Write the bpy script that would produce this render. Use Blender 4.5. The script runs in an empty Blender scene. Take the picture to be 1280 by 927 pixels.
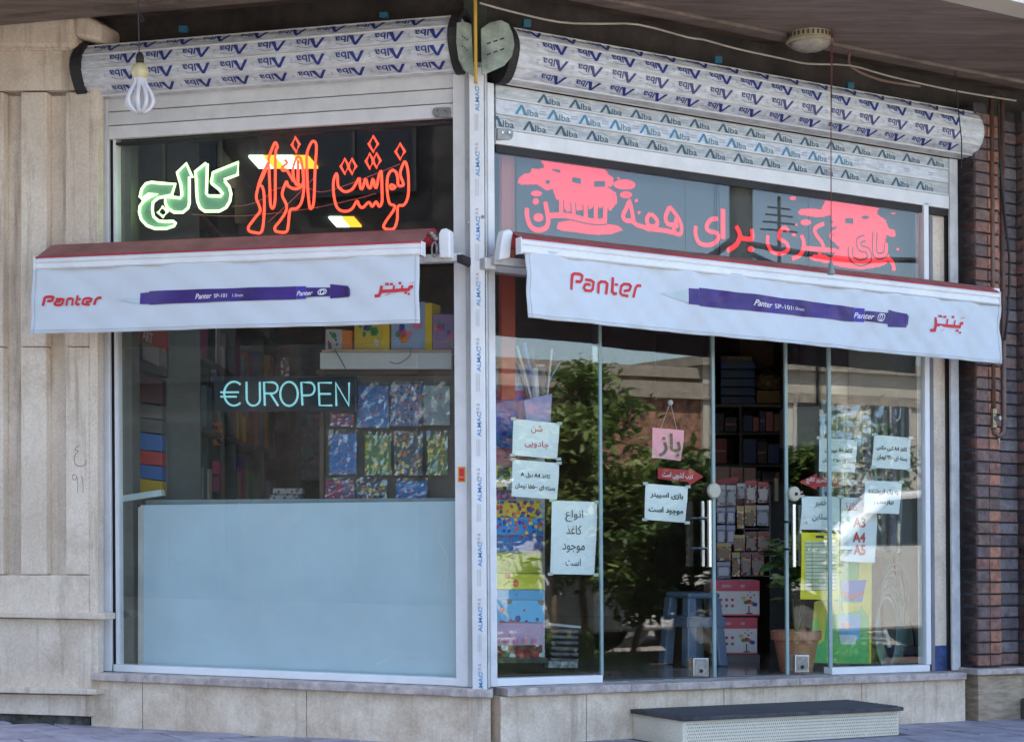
import bpy, math, random
from mathutils import Vector, Matrix
random.seed(7)
R = math.radians
sc = bpy.context.scene
col = sc.collection

# ------------------------------------------------------------------ camera, sky, sun, exposure
F = 2270.0; CX = 640.0; HY = 672.0; ROLL = 0.006; HC = 0.851
cam_d = bpy.data.cameras.new('camera'); cam = bpy.data.objects.new('camera', cam_d); col.objects.link(cam)
cam_d.sensor_width = 36; cam_d.lens = 36 * F / 1280
cam_d.shift_y = (HY - 463.5) / 1280
cam_d.clip_start = 0.1; cam_d.clip_end = 1000
cam.location = (0, 0, HC)
cam.rotation_euler = (Matrix.Rotation(R(90), 3, 'X') @ Matrix.Rotation(-ROLL, 3, 'Z')).to_euler()
sc.camera = cam
SUN_EL, SUN_ROT = R(60), R(-58)
world = bpy.data.worlds.new('World'); sc.world = world; world.use_nodes = True
wn = world.node_tree; wn.nodes.clear()
sky = wn.nodes.new('ShaderNodeTexSky'); sky.sky_type = 'NISHITA'; sky.sun_disc = False
sky.sun_elevation = SUN_EL; sky.sun_rotation = SUN_ROT; sky.air_density = 1.0; sky.dust_density = 1.8; sky.ozone_density = 1.0
bg = wn.nodes.new('ShaderNodeBackground'); bg.inputs['Strength'].default_value = 0.13
wo = wn.nodes.new('ShaderNodeOutputWorld')
wn.links.new(sky.outputs[0], bg.inputs[0]); wn.links.new(bg.outputs[0], wo.inputs[0])
sd = bpy.data.lights.new('sun', 'SUN'); sd.energy = 5.0; sd.angle = R(0.5); sd.color = (1, .95, .88)
sun = bpy.data.objects.new('sun', sd); col.objects.link(sun)
sdir = Vector((math.sin(SUN_ROT) * math.cos(SUN_EL), math.cos(SUN_ROT) * math.cos(SUN_EL), math.sin(SUN_EL)))
sun.rotation_euler = sdir.to_track_quat('Z', 'Y').to_euler(); sun.location = (0, 0, 20)
sc.view_settings.view_transform = 'Standard'; sc.view_settings.look = 'None'
sc.view_settings.gamma = 1; sc.view_settings.use_curve_mapping = False
sc.view_settings.exposure = 2.38
sc.cycles.max_bounces = 8; sc.cycles.transparent_max_bounces = 24; sc.cycles.glossy_bounces = 4

# ------------------------------------------------------------------ place geometry: two glazed wings meeting at an outward corner
X0, Y0 = -0.142, 7.5          # the corner of the shop
SLOPE = 0.0205                # the street and the building courses fall slightly to the right
TL_, TR_ = R(18.7), R(31.0)
WING = {'L': ((math.cos(TL_), -math.sin(TL_)), (-math.sin(TL_), -math.cos(TL_))),
        'R': ((math.cos(TR_), math.sin(TR_)), (math.sin(TR_), -math.cos(TR_))),
        'C': ((1, 0), (0, -1))}   # C: facing the street squarely

def P(wg, a, v, w):
    """a: metres to the right of the corner along the wing, v: height over the pavement, w: metres out of the wall"""
    d, n = WING[wg]
    x = X0 + a * d[0] + w * n[0]; y = Y0 + a * d[1] + w * n[1]
    return Vector((x, y, v - SLOPE * (x - X0)))
def ray(px, py):
    dx, dy = px - CX, py - HY
    c, s = math.cos(ROLL), math.sin(ROLL)
    return ((dx * c - dy * s) / F, 1.0, -(dx * s + dy * c) / F)
def UP(wg, px, py, w=0.0):
    d, n = WING[wg]; r = ray(px, py)
    ox, oy = X0 + w * n[0], Y0 + w * n[1]
    # r*t = o + a*d
    det = r[0] * d[1] - r[1] * d[0]
    t = (ox * d[1] - oy * d[0]) / det
    x, y = r[0] * t, r[1] * t
    a = (x - ox) * d[0] + (y - oy) * d[1]
    return a, HC + r[2] * t + SLOPE * (x - X0)
def UPV(wg, px, py, v):
    """pixel on a level sheet of height v -> a, w of the wing"""
    r = ray(px, py)
    t = (v + SLOPE * X0 - HC) / (r[2] + SLOPE * r[0])
    d, n = WING[wg]; x, y = r[0] * t - X0, t - Y0
    return x * d[0] + y * d[1], x * n[0] + y * n[1]
def YY(y): return Y0 - y      # w value in frame C for a depth from the camera

# ------------------------------------------------------------------ mesh building
class MB:
    def __init__(s): s.v = []; s.f = []; s.m = []
    def add(s, vs, fs, m=0):
        b = len(s.v); s.v += [Vector(p) for p in vs]; s.f += [[i + b for i in f] for f in fs]; s.m += [m] * len(fs); return s
    def prism(s, fr, bk, m=0):
        n = len(fr); fs = [list(range(n))[::-1], list(range(n, 2 * n))]
        fs = [list(range(n)), list(range(2 * n - 1, n - 1, -1))]
        for i in range(n): j = (i + 1) % n; fs.append([j, i, i + n, j + n])
        return s.add(list(fr) + list(bk), fs, m)
    def bar(s, wg, a0, a1, v0, v1, w0, w1, m=0):
        """w0 the street face, w1 the back"""
        q = [(a0, v0), (a1, v0), (a1, v1), (a0, v1)]
        return s.prism([P(wg, a, v, w0) for a, v in q], [P(wg, a, v, w1) for a, v in q], m)
    def pp(s, wg, pts, w0, th, m=0):
        """prism from outline seen on the plane w0 of a wing"""
        q = [UP(wg, x, y, w0) for x, y in pts][::-1]
        return s.prism([P(wg, a, v, w0) for a, v in q], [P(wg, a, v, w0 - th) for a, v in q], m)
    def rect(s, wg, x0, y0, x1, y1, w0, th, m=0):
        return s.pp(wg, [(x0, y0), (x1, y0), (x1, y1), (x0, y1)], w0, th, m)
    def tube(s, pts, r, n=8, closed=False, m=0, radii=None):
        pts = [Vector(p) for p in pts]; N = len(pts); rings = []
        up0 = None
        for i, p in enumerate(pts):
            a = pts[(i - 1) % N] if (closed or i > 0) else p
            b = pts[(i + 1) % N] if (closed or i < N - 1) else p
            t = (b - a)
            if t.length < 1e-9: t = Vector((0, 0, 1))
            t.normalize()
            if up0 is None:
                up0 = Vector((0, 0, 1)) if abs(t.z) < .9 else Vector((0, 1, 0))
            x = t.cross(up0)
            if x.length < 1e-4: x = t.cross(Vector((1, .3, 0)))
            x.normalize(); y = t.cross(x).normalized(); up0 = -y if False else x.cross(t).normalized()
            rr = radii[i] if radii else r
            rings.append([p + (x * math.cos(2 * math.pi * k / n) + y * math.sin(2 * math.pi * k / n)) * rr for k in range(n)])
        vs = [q for rg in rings for q in rg]; fs = []
        for i in range(N if closed else N - 1):
            j = (i + 1) % N
            for k in range(n): l = (k + 1) % n; fs.append([i * n + k, i * n + l, j * n + l, j * n + k])
        if not closed: fs += [list(range(n))[::-1], [(N - 1) * n + k for k in range(n)]]
        return s.add(vs, fs, m)
    def lathe(s, c, prof, n=20, m=0, ax=(Vector((1, 0, 0)), Vector((0, 1, 0)), Vector((0, 0, 1)))):
        c = Vector(c); vs = []; fs = []
        for r, h in prof:
            for k in range(n):
                t = 2 * math.pi * k / n; vs.append(c + ax[0] * math.cos(t) * r + ax[1] * math.sin(t) * r + ax[2] * h)
        for i in range(len(prof) - 1):
            for k in range(n): l = (k + 1) % n; fs.append([i * n + k, i * n + l, (i + 1) * n + l, (i + 1) * n + k])
        fs += [list(range(n))[::-1], [(len(prof) - 1) * n + k for k in range(n)]]
        return s.add(vs, fs, m)
    def build(s, name, mats, parent=None, smooth=False, bevel=0, kind=None):
        if not isinstance(mats, (list, tuple)): mats = [mats]
        lo = Vector([min(p[i] for p in s.v) for i in range(3)]); hi = Vector([max(p[i] for p in s.v) for i in range(3)])
        c = Vector(((lo.x + hi.x) / 2, (lo.y + hi.y) / 2, lo.z))
        me = bpy.data.meshes.new(name); me.from_pydata([p - c for p in s.v], [], s.f)
        for m in mats: me.materials.append(m)
        if len(mats) > 1: me.polygons.foreach_set('material_index', s.m)
        if smooth: me.polygons.foreach_set('use_smooth', [True] * len(me.polygons))
        o = bpy.data.objects.new(name, me); col.objects.link(o)
        o.location = c; WP[o] = c
        if parent is not None:
            o.parent = parent; o.location = c - WP[parent]
        if bevel:
            b = o.modifiers.new('bevel', 'BEVEL'); b.width = bevel; b.segments = 2; b.limit_method = 'ANGLE'; b.angle_limit = R(40)
            b.harden_normals = False
        if kind: o['kind'] = kind
        return o
WP = {}
ROOTS = []
def T(name, label, cat, group=None):
    o = bpy.data.objects.new(name, None); col.objects.link(o); o.empty_display_size = .1
    o['label'] = label; o['category'] = cat
    if group: o['group'] = group
    WP[o] = Vector((0, 0, 0)); ROOTS.append(o); return o
def tag(o, label, cat, group=None):
    o['label'] = label; o['category'] = cat
    if group: o['group'] = group
    return o
def settle():
    """put every thing's Empty at the thing's base"""
    for r in ROOTS:
        if not r.children: continue
        ps = [Vector((c.location.x + p[0], c.location.y + p[1], c.location.z + p[2])) for c in r.children if c.type == 'MESH' for p in c.bound_box]
        if not ps: continue
        lo = Vector([min(p[i] for p in ps) for i in range(3)]); hi = Vector([max(p[i] for p in ps) for i in range(3)])
        c = Vector(((lo.x + hi.x) / 2, (lo.y + hi.y) / 2, lo.z))
        r.location = c
        for ch in r.children: ch.location = ch.location - c
def move_copy(root, delta, **props):
    c = root.copy(); col.objects.link(c); ROOTS.append(c); WP[c] = WP[root].copy()
    for k, v in props.items(): c[k] = v
    for ch in root.children:
        d = ch.copy(); col.objects.link(d); d.parent = c; d.location = ch.location + delta
        for g in ch.children:
            e = g.copy(); col.objects.link(e); e.parent = d
    return c

# ------------------------------------------------------------------ materials
MC = {}
def nodes(name):
    m = bpy.data.materials.new(name); m.use_nodes = True; nt = m.node_tree
    return m, nt, nt.nodes['Principled BSDF'], nt.links
def srgb(c):
    return tuple(((x / 255 + .055) / 1.055) ** 2.4 if x > 10 else x / 255 / 12.92 for x in c) + (1,)
def M(name, c, rough=.6, metal=0, var=.12, scale=6, bump=.15, bscale=60, spec=.5, c2=None, trans=0, coat=0, streak=0, stretch=(1, 1, 1), dirt=0, dirtc=(.05, .045, .04)):
    """surface of base colour c with noise variation, grime patches and fine relief"""
    if name in MC: return MC[name]
    m, nt, b, L = nodes(name); N = nt.nodes.new
    tc = N('ShaderNodeTexCoord'); mp = N('ShaderNodeMapping'); mp.inputs['Scale'].default_value = stretch
    g = N('ShaderNodeNewGeometry')
    L.new(g.outputs['Position'] if True else tc.outputs['Object'], mp.inputs[0])
    nz = N('ShaderNodeTexNoise'); nz.inputs['Scale'].default_value = scale; nz.inputs['Detail'].default_value = 7; nz.inputs['Roughness'].default_value = .65
    L.new(mp.outputs[0], nz.inputs[0])
    mx = N('ShaderNodeMix'); mx.data_type = 'RGBA'
    c = tuple(c)[:3]; d = c2[:3] if c2 else tuple(x * (1 - 2.2 * var) for x in c)
    rp = N('ShaderNodeValToRGB'); rp.color_ramp.elements[0].position = .32; rp.color_ramp.elements[1].position = .68
    L.new(nz.outputs[0], rp.inputs[0]); L.new(rp.outputs[0], mx.inputs[0])
    mx.inputs[6].default_value = d + (1,); mx.inputs[7].default_value = tuple(min(1, x * (1 + .3 * var)) for x in c) + (1,)
    out = mx.outputs[2]
    if dirt:
        n2 = N('ShaderNodeTexNoise'); n2.inputs['Scale'].default_value = 3.1; n2.inputs['Detail'].default_value = 9; n2.inputs['Roughness'].default_value = .75
        L.new(g.outputs['Position'], n2.inputs[0])
        r2 = N('ShaderNodeValToRGB'); r2.color_ramp.elements[0].position = .52; r2.color_ramp.elements[1].position = .8
        r2.color_ramp.elements[1].color = (dirt, dirt, dirt, 1)
        L.new(n2.outputs[0], r2.inputs[0])
        m2 = N('ShaderNodeMix'); m2.data_type = 'RGBA'; L.new(r2.outputs[0], m2.inputs[0]); L.new(out, m2.inputs[6]); m2.inputs[7].default_value = tuple(dirtc) + (1,)
        out = m2.outputs[2]
    if streak:   # brown drip stains and veins running down the stone
        mp2 = N('ShaderNodeMapping'); mp2.inputs['Scale'].default_value = (1, 1, .07); L.new(g.outputs['Position'], mp2.inputs[0])
        n4 = N('ShaderNodeTexNoise'); n4.inputs['Scale'].default_value = 17; n4.inputs['Detail'].default_value = 6; n4.inputs['Roughness'].default_value = .7; L.new(mp2.outputs[0], n4.inputs[0])
        r4 = N('ShaderNodeValToRGB'); r4.color_ramp.elements[0].position = .53; r4.color_ramp.elements[1].position = .74; r4.color_ramp.elements[1].color = (streak, streak, streak, 1); L.new(n4.outputs[0], r4.inputs[0])
        m4 = N('ShaderNodeMix'); m4.data_type = 'RGBA'; L.new(r4.outputs[0], m4.inputs[0]); L.new(out, m4.inputs[6]); m4.inputs[7].default_value = (.30, .21, .145, 1); out = m4.outputs[2]
        n5 = N('ShaderNodeTexNoise'); n5.inputs['Scale'].default_value = 5; n5.inputs['Detail'].default_value = 8; n5.inputs['Distortion'].default_value = 1.5; L.new(g.outputs['Position'], n5.inputs[0])
        r5 = N('ShaderNodeValToRGB'); e5 = r5.color_ramp.elements; e5[0].position = .485; e5[0].color = (0, 0, 0, 1); e5[1].position = .5; e5[1].color = (.17, .17, .17, 1); e6 = e5.new(.515); e6.color = (0, 0, 0, 1); L.new(n5.outputs[0], r5.inputs[0])
        m5 = N('ShaderNodeMix'); m5.data_type = 'RGBA'; L.new(r5.outputs[0], m5.inputs[0]); L.new(out, m5.inputs[6]); m5.inputs[7].default_value = (.36, .25, .18, 1); out = m5.outputs[2]
        n7 = N('ShaderNodeTexNoise'); n7.inputs['Scale'].default_value = 95; n7.inputs['Detail'].default_value = 4; L.new(g.outputs['Position'], n7.inputs[0])
        r7 = N('ShaderNodeValToRGB'); r7.color_ramp.elements[0].position = .42; r7.color_ramp.elements[0].color = (.88, .86, .84, 1); r7.color_ramp.elements[1].position = .6; L.new(n7.outputs[0], r7.inputs[0])
        m7 = N('ShaderNodeMix'); m7.data_type = 'RGBA'; m7.blend_type = 'MULTIPLY'; m7.inputs[0].default_value = .8; L.new(out, m7.inputs[6]); L.new(r7.outputs[0], m7.inputs[7]); out = m7.outputs[2]
    L.new(out, b.inputs['Base Color'])
    b.inputs['Roughness'].default_value = rough; b.inputs['Metallic'].default_value = metal
    b.inputs['Specular IOR Level'].default_value = spec; b.inputs['Coat Weight'].default_value = coat
    if bump:
        n3 = N('ShaderNodeTexNoise'); n3.inputs['Scale'].default_value = bscale; n3.inputs['Detail'].default_value = 5
        L.new(mp.outputs[0], n3.inputs[0])
        bp = N('ShaderNodeBump'); bp.inputs['Strength'].default_value = bump; bp.inputs['Distance'].default_value = .01
        L.new(n3.outputs[0], bp.inputs['Height']); L.new(bp.outputs[0], b.inputs['Normal'])
    MC[name] = m; return m
def G(name, c, rough=.5, metal=0, spec=.5): return M(name, c, rough, metal, var=.05, bump=.03, spec=spec)
def EM(name, c, st):
    if name in MC: return MC[name]
    m, nt, b, L = nodes(name); b.inputs['Base Color'].default_value = tuple(c)[:3] + (1,)
    b.inputs['Emission Color'].default_value = tuple(c)[:3] + (1,); b.inputs['Emission Strength'].default_value = st
    MC[name] = m; return m
def PAT(name, cols, scale=22, rough=.35, base=None, cov=.5):
    """printed pattern: cells of several inks"""
    if name in MC: return MC[name]
    m, nt, b, L = nodes(name); N = nt.nodes.new
    g = N('ShaderNodeNewGeometry'); nz = N('ShaderNodeTexNoise'); nz.inputs['Scale'].default_value = scale * .8; nz.inputs['Detail'].default_value = 2
    ad = N('ShaderNodeVectorMath'); ad.operation = 'MULTIPLY_ADD'; ad.inputs[1].default_value = (.014, .014, .014)
    L.new(g.outputs['Position'], nz.inputs[0]); L.new(nz.outputs[1], ad.inputs[0]); L.new(g.outputs['Position'], ad.inputs[2])
    vo = N('ShaderNodeTexVoronoi'); vo.inputs['Scale'].default_value = scale; L.new(ad.outputs[0], vo.inputs[0])
    rp = N('ShaderNodeValToRGB'); rp.color_ramp.interpolation = 'CONSTANT'
    sep = N('ShaderNodeSeparateColor'); L.new(vo.outputs['Color'], sep.inputs[0]); L.new(sep.outputs[0], rp.inputs[0])
    els = rp.color_ramp.elements
    for i, c in enumerate(cols):
        e = els[i] if i < 2 else els.new(i / len(cols))
        e.position = i / len(cols); e.color = tuple(c)[:3] + (1,)
    out = rp.outputs[0]
    if base:
        mx = N('ShaderNodeMix'); mx.data_type = 'RGBA'; lt = N('ShaderNodeMath'); lt.operation = 'LESS_THAN'; lt.inputs[1].default_value = cov / scale * .9
        dd = N('ShaderNodeMath'); dd.operation = 'DIVIDE'; dd.inputs[1].default_value = scale
        L.new(vo.outputs['Distance'], dd.inputs[0]); L.new(dd.outputs[0], lt.inputs[0]); L.new(lt.outputs[0], mx.inputs[0])
        mx.inputs[6].default_value = tuple(base)[:3] + (1,); L.new(out, mx.inputs[7]); out = mx.outputs[2]
    L.new(out, b.inputs['Base Color']); b.inputs['Roughness'].default_value = rough
    MC[name] = m; return m
def GLASS(name, tint, boost=1.0, wob=.02):
    m = bpy.data.materials.new(name); m.use_nodes = True; nt = m.node_tree; nt.nodes.clear(); N = nt.nodes.new; L = nt.links
    # Schlick reflectance of each face of a thin pane
    gi = N('ShaderNodeNewGeometry'); dt = N('ShaderNodeVectorMath'); dt.operation = 'DOT_PRODUCT'; L.new(gi.outputs['Incoming'], dt.inputs[0]); L.new(gi.outputs['Normal'], dt.inputs[1])
    ab = N('ShaderNodeMath'); ab.operation = 'ABSOLUTE'; L.new(dt.outputs['Value'], ab.inputs[0])
    om = N('ShaderNodeMath'); om.operation = 'SUBTRACT'; om.inputs[0].default_value = 1; L.new(ab.outputs[0], om.inputs[1])
    pw = N('ShaderNodeMath'); pw.operation = 'POWER'; pw.inputs[1].default_value = 5; L.new(om.outputs[0], pw.inputs[0])
    ma = N('ShaderNodeMath'); ma.operation = 'MULTIPLY_ADD'; ma.inputs[1].default_value = .955; ma.inputs[2].default_value = .045; L.new(pw.outputs[0], ma.inputs[0])
    mu = N('ShaderNodeMath'); mu.operation = 'MULTIPLY'; mu.inputs[1].default_value = boost; mu.use_clamp = True
    t = N('ShaderNodeBsdfTransparent'); t.inputs[0].default_value = tint + (1,)
    g = N('ShaderNodeBsdfGlossy'); g.inputs['Roughness'].default_value = 0.0
    nz = N('ShaderNodeTexNoise'); nz.inputs['Scale'].default_value = 1.6; bp = N('ShaderNodeBump'); bp.inputs['Strength'].default_value = wob; bp.inputs['Distance'].default_value = .01
    ge = N('ShaderNodeNewGeometry'); L.new(ge.outputs['Position'], nz.inputs[0]); L.new(nz.outputs[0], bp.inputs['Height']); L.new(bp.outputs[0], g.inputs['Normal'])
    mx = N('ShaderNodeMixShader'); o = N('ShaderNodeOutputMaterial')
    L.new(ma.outputs[0], mu.inputs[0]); L.new(mu.outputs[0], mx.inputs[0]); L.new(t.outputs[0], mx.inputs[1]); L.new(g.outputs[0], mx.inputs[2]); L.new(mx.outputs[0], o.inputs[0])
    return m
glass = GLASS('window_glass', (.965, .985, .975), 1.6)
glass_edge = M('glass_edge', (.30, .42, .42), .15, var=.1, bump=0)
white_al = M('white_painted_aluminium', (.74, .74, .75), .35, var=.05, scale=9, bump=.05, dirt=.35, dirtc=(.3, .27, .24))
white_al2 = M('dirty_white_aluminium', (.66, .66, .66), .45, var=.12, scale=14, bump=.08, dirt=.6, dirtc=(.24, .21, .18))
white_frame = G('white_window_frame', (.80, .81, .83), .35)
marble = M('beige_marble', (.80, .70, .58), .45, var=.16, scale=4.5, bump=.2, streak=.8, c2=(.64, .53, .42), stretch=(1, 1, .45), dirt=.8, dirtc=(.36, .26, .18))
marble2 = M('warm_beige_marble', (.80, .68, .54), .5, streak=.7, var=.2, scale=7, bump=.15, c2=(.58, .45, .33), dirt=.8, dirtc=(.34, .21, .13))
marble3 = M('grey_stone_sill', (.58, .49, .45), .5, var=.25, scale=18, bump=.15, dirt=.6, dirtc=(.13, .11, .10))
travert = M('banded_travertine', (.46, .36, .25), .6, var=.3, scale=9, bump=.2, stretch=(1, 1, 5), c2=(.22, .16, .11))
dark = G('dark_gap', (.02, .02, .022), .7)
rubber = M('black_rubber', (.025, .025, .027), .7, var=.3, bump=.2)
soffit_m = M('brown_soffit', (.25, .195, .17), .6, var=.25, scale=5, bump=.1, stretch=(.5, 3, 1), dirt=.6, dirtc=(.07, .055, .05))
soffit_d = M('dark_brown_soffit', (.15, .11, .09), .7, var=.35, scale=6, bump=.15, stretch=(.4, 2, 1))
green_al = M('grey_green_metal', (.33, .38, .31), .45, var=.3, scale=12, bump=.08, dirt=.5)
film = M('pale_grey_protective_film', (.68, .71, .77), .3, var=.18, scale=16, bump=.25, bscale=18, stretch=(1, 1, 4), dirt=.3, dirtc=(.62, .64, .66))
film2 = M('grey_protective_film', (.54, .56, .56), .3, var=.18, scale=16, bump=.25, bscale=18, stretch=(1, 1, 4), dirt=.3, dirtc=(.6, .6, .6))
slat_m = M('white_slat', (.68, .68, .68), .35, var=.08, scale=8, bump=.04, dirt=.4, dirtc=(.34, .32, .30))
ink_navy = G('navy_ink', (.02, .035, .22)); ink_faint = G('pale_blue_ink', (.33, .38, .50)); ink_dk = G('blue_grey_ink', (.04, .10, .16)); ink_teal = G('sky_blue_ink', (.03, .25, .48))
ink_blue = G('light_blue_ink', (.08, .30, .58)); ink_grey = G('grey_ink', (.35, .36, .38)); ink_black = G('black_ink', (.02, .02, .025))
red_fab = M('red_awning_cloth', (.50, .045, .055), .8, var=.15, bump=.2, bscale=200)
red_top = M('skylit_red_awning_cloth', (.40, .16, .135), .85, var=.2, bump=.2, bscale=200)  # paler than the hem; sky light on the top painted into the colour
valance_m = M('white_valance_cloth', (.60, .65, .71), .7, var=.035, scale=4, bump=.5, bscale=7, dirt=.25, dirtc=(.46, .48, .52))
ink_red = G('red_print', (.62, .02, .035), .6); ink_purple = M('purple_print', (.055, .022, .22), .5, var=.25, scale=7, bump=0); ink_violet = G('violet_print', (.06, .03, .36), .5); ink_white = G('white_print', (.75, .75, .78), .6)
ink_steel = G('grey_blue_print', (.30, .42, .50), .6); ink_steel2 = G('pale_blue_print', (.5, .6, .66), .6)
steel = G('brushed_steel', (.62, .62, .63), .25, 1); steel_d = M('dull_steel', (.38, .38, .37), .5, .6, var=.25, scale=30)
paper = M('white_paper', (.84, .88, .86), .6, var=.03, scale=6, bump=.04)
paper_pink = G('pink_paper', (.82, .36, .46), .6); red_card = G('red_card', (.46, .02, .03), .5)
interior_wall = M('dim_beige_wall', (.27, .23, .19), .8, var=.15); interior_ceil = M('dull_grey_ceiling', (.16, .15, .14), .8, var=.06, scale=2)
floor_m = M('polished_shop_floor', (.28, .25, .22), .12, var=.25, scale=5, bump=0)
blk = G('black_painted_shelf', (.03, .028, .028), .5); grey_post = G('grey_steel_post', (.22, .23, .24), .5)
neon_red = EM('red_neon_tube', (1.0, .055, .025), .62); neon_green = EM('pale_green_neon_tube', (.62, 1.0, .42), .62); neon_cyan = EM('pale_cyan_neon_tube', (.26, .62, .68), .13)
led_red = None

# ------------------------------------------------------------------ lettering
TAB = {}
for k, v in {'ب': 0xFE8F, 'ت': 0xFE95, 'ج': 0xFE9D, 'ح': 0xFEA1, 'خ': 0xFEA5, 'س': 0xFEB1, 'ش': 0xFEB5, 'ع': 0xFEC9, 'غ': 0xFECD, 'ف': 0xFED1, 'ل': 0xFEDD, 'م': 0xFEE1, 'ن': 0xFEE5,
             'ه': 0xFEE9, 'ک': 0xFB8E, 'ی': 0xFBFC, 'پ': 0xFB56, 'گ': 0xFB92}.items(): TAB[k] = (v, v + 1, v + 2, v + 3)
for k, v in {'ا': 0xFE8D, 'د': 0xFEA9, 'ذ': 0xFEAB, 'ر': 0xFEAD, 'ز': 0xFEAF, 'و': 0xFEED}.items(): TAB[k] = (v, v + 1, None, None)
def shape(s):
    out = []
    for i, ch in enumerate(s):
        if ch not in TAB: out.append(ch); continue
        t = TAB[ch]
        pv = i > 0 and s[i - 1] in TAB and TAB[s[i - 1]][2] is not None
        nx = i < len(s) - 1 and s[i + 1] in TAB and t[2] is not None
        out.append(chr(t[3] if pv and nx else t[1] if pv else t[2] if nx else t[0]))
    runs = []; 
    for ch in out[::-1]:
        if ch.isascii() and ch.isalnum() or '۰' <= ch <= '۹': 
            if runs and runs[-1][0]: runs[-1][1].append(ch)
            else: runs.append([True, [ch]])
        else: runs.append([False, [ch]])
    return ''.join(''.join(r[1][::-1]) if r[0] else r[1][0] for r in runs)
TX = {}
def text2d(s, bold=0.0, shear=0.0, res=3):
    k = (s, bold, shear)
    if k in TX: return TX[k]
    c = bpy.data.curves.new('lettering', 'FONT'); c.body = s; c.resolution_u = res; c.offset = bold; c.shear = shear
    o = bpy.data.objects.new('lettering', c); col.objects.link(o); bpy.context.view_layer.update()
    me = o.evaluated_get(bpy.context.evaluated_depsgraph_get()).to_mesh()
    vs = [(v.co.x, v.co.y) for v in me.vertices]; fs = [list(p.vertices) for p in me.polygons]
    x0 = min(v[0] for v in vs); x1 = max(v[0] for v in vs); y0 = min(v[1] for v in vs); y1 = max(v[1] for v in vs)
    asp = (x1 - x0) / (y1 - y0)
    vs = [((x - x0) / (x1 - x0), (y - y0) / (y1 - y0)) for x, y in vs]
    bpy.data.objects.remove(o); bpy.data.curves.remove(c)
    TX[k] = (vs, fs, asp); return TX[k]
def put_text(mb, s, f, bold=0.0, shear=0.0, m=0, rot=False):
    """f maps (0..1, 0..1 upward) to a point"""
    vs, fs, _ = text2d(s, bold, shear)
    mb.add([f(1 - x, 1 - y) if rot else f(x, y) for x, y in vs], fs, m)
def quadmap(wg, w, tl, tr, br, bl, wf=None):
    A = [UP(wg, *p, w) for p in (tl, tr, br, bl)]
    def f(x, y):
        a = (A[3][0] * (1 - x) + A[2][0] * x) * (1 - y) + (A[0][0] * (1 - x) + A[1][0] * x) * y
        v = (A[3][1] * (1 - x) + A[2][1] * x) * (1 - y) + (A[0][1] * (1 - x) + A[1][1] * x) * y
        return P(wg, a, v, w + (wf(a, v) if wf else 0))
    return f
def ribbon2d(pts, wd):
    """mitred ribbon -> verts, quads"""
    vs = []; fs = []; n = len(pts)
    for i, p in enumerate(pts):
        a = pts[max(i - 1, 0)]; b = pts[min(i + 1, n - 1)]
        d1 = Vector((p[0] - a[0], p[1] - a[1])); d2 = Vector((b[0] - p[0], b[1] - p[1]))
        if d1.length < 1e-9: d1 = d2
        if d2.length < 1e-9: d2 = d1
        d1.normalize(); d2.normalize(); t = d1 + d2
        if t.length < .1: t = d1
        t.normalize(); nn = Vector((-t.y, t.x)); k = 1 / max(.6, abs(nn.dot(Vector((-d1.y, d1.x)))))
        vs += [(p[0] + nn.x * wd / 2 * k, p[1] + nn.y * wd / 2 * k), (p[0] - nn.x * wd / 2 * k, p[1] - nn.y * wd / 2 * k)]
        if i: fs.append([2 * i - 2, 2 * i - 1, 2 * i + 1, 2 * i])
    return vs, fs
def smooth(pts, n=4, closed=False):
    N = len(pts); out = []
    for i in range(N if closed else N - 1):
        g = lambda k: pts[k % N] if closed else pts[min(max(k, 0), N - 1)]
        p0, p1, p2, p3 = g(i - 1), g(i), g(i + 1), g(i + 2)
        for j in range(n):
            t = j / n
            out.append(tuple(.5 * (2 * p1[k] + (p2[k] - p0[k]) * t + (2 * p0[k] - 5 * p1[k] + 4 * p2[k] - p3[k]) * t * t + (3 * p1[k] - p0[k] - 3 * p2[k] + p3[k]) * t ** 3) for k in range(len(p1))))
    if not closed: out.append(tuple(pts[-1]))
    return out
def zc(pts, ox, oy, s): return [(ox + x / s, oy + y / s) for x, y in pts]

def AX(px, w=0.0, wg='L', py=500): return UP(wg, px, py, w)[0]
def Vv(px, py, w=0.0, wg='L'): return UP(wg, px, py, w)[1]

# ================================================================== SETTING
def gz(x): return -SLOPE * (x - X0)
ground = MB(); gs = 260
ground.add([(-gs, -gs, gz(-gs) - .012), (gs, -gs, gz(gs) - .012), (gs, gs, gz(gs) - .012), (-gs, gs, gz(-gs) - .012)], [[0, 1, 2, 3]])
ground.build('ground', M('dusty_ground', (.22, .20, .18), .9, var=.2, scale=2), kind='structure')
asphalt = M('grey_asphalt', (.115, .105, .10), .85, var=.15, scale=3, bump=.3, bscale=90)
paving = M('mauve_grey_paving_stone', (.38, .35, .41), .7, var=.2, scale=9, bump=.2, dirt=.6, dirtc=(.09, .08, .085))
kerb_m = M('pale_concrete_kerb', (.42, .40, .37), .8, var=.15, bump=.2)
earth = M('dry_planting_earth', (.12, .085, .06), .95, var=.3, scale=12, bump=.5)
def sheet(name, wg, a0, a1, w0, w1, v, mat, th=.0):
    b = MB(); N = 12
    b.add([P(wg, a0, v, w0), P(wg, a1, v, w0), P(wg, a1, v, w1), P(wg, a0, v, w1)], [[3, 2, 1, 0]])
    return b.build(name, mat, kind='structure')
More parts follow.
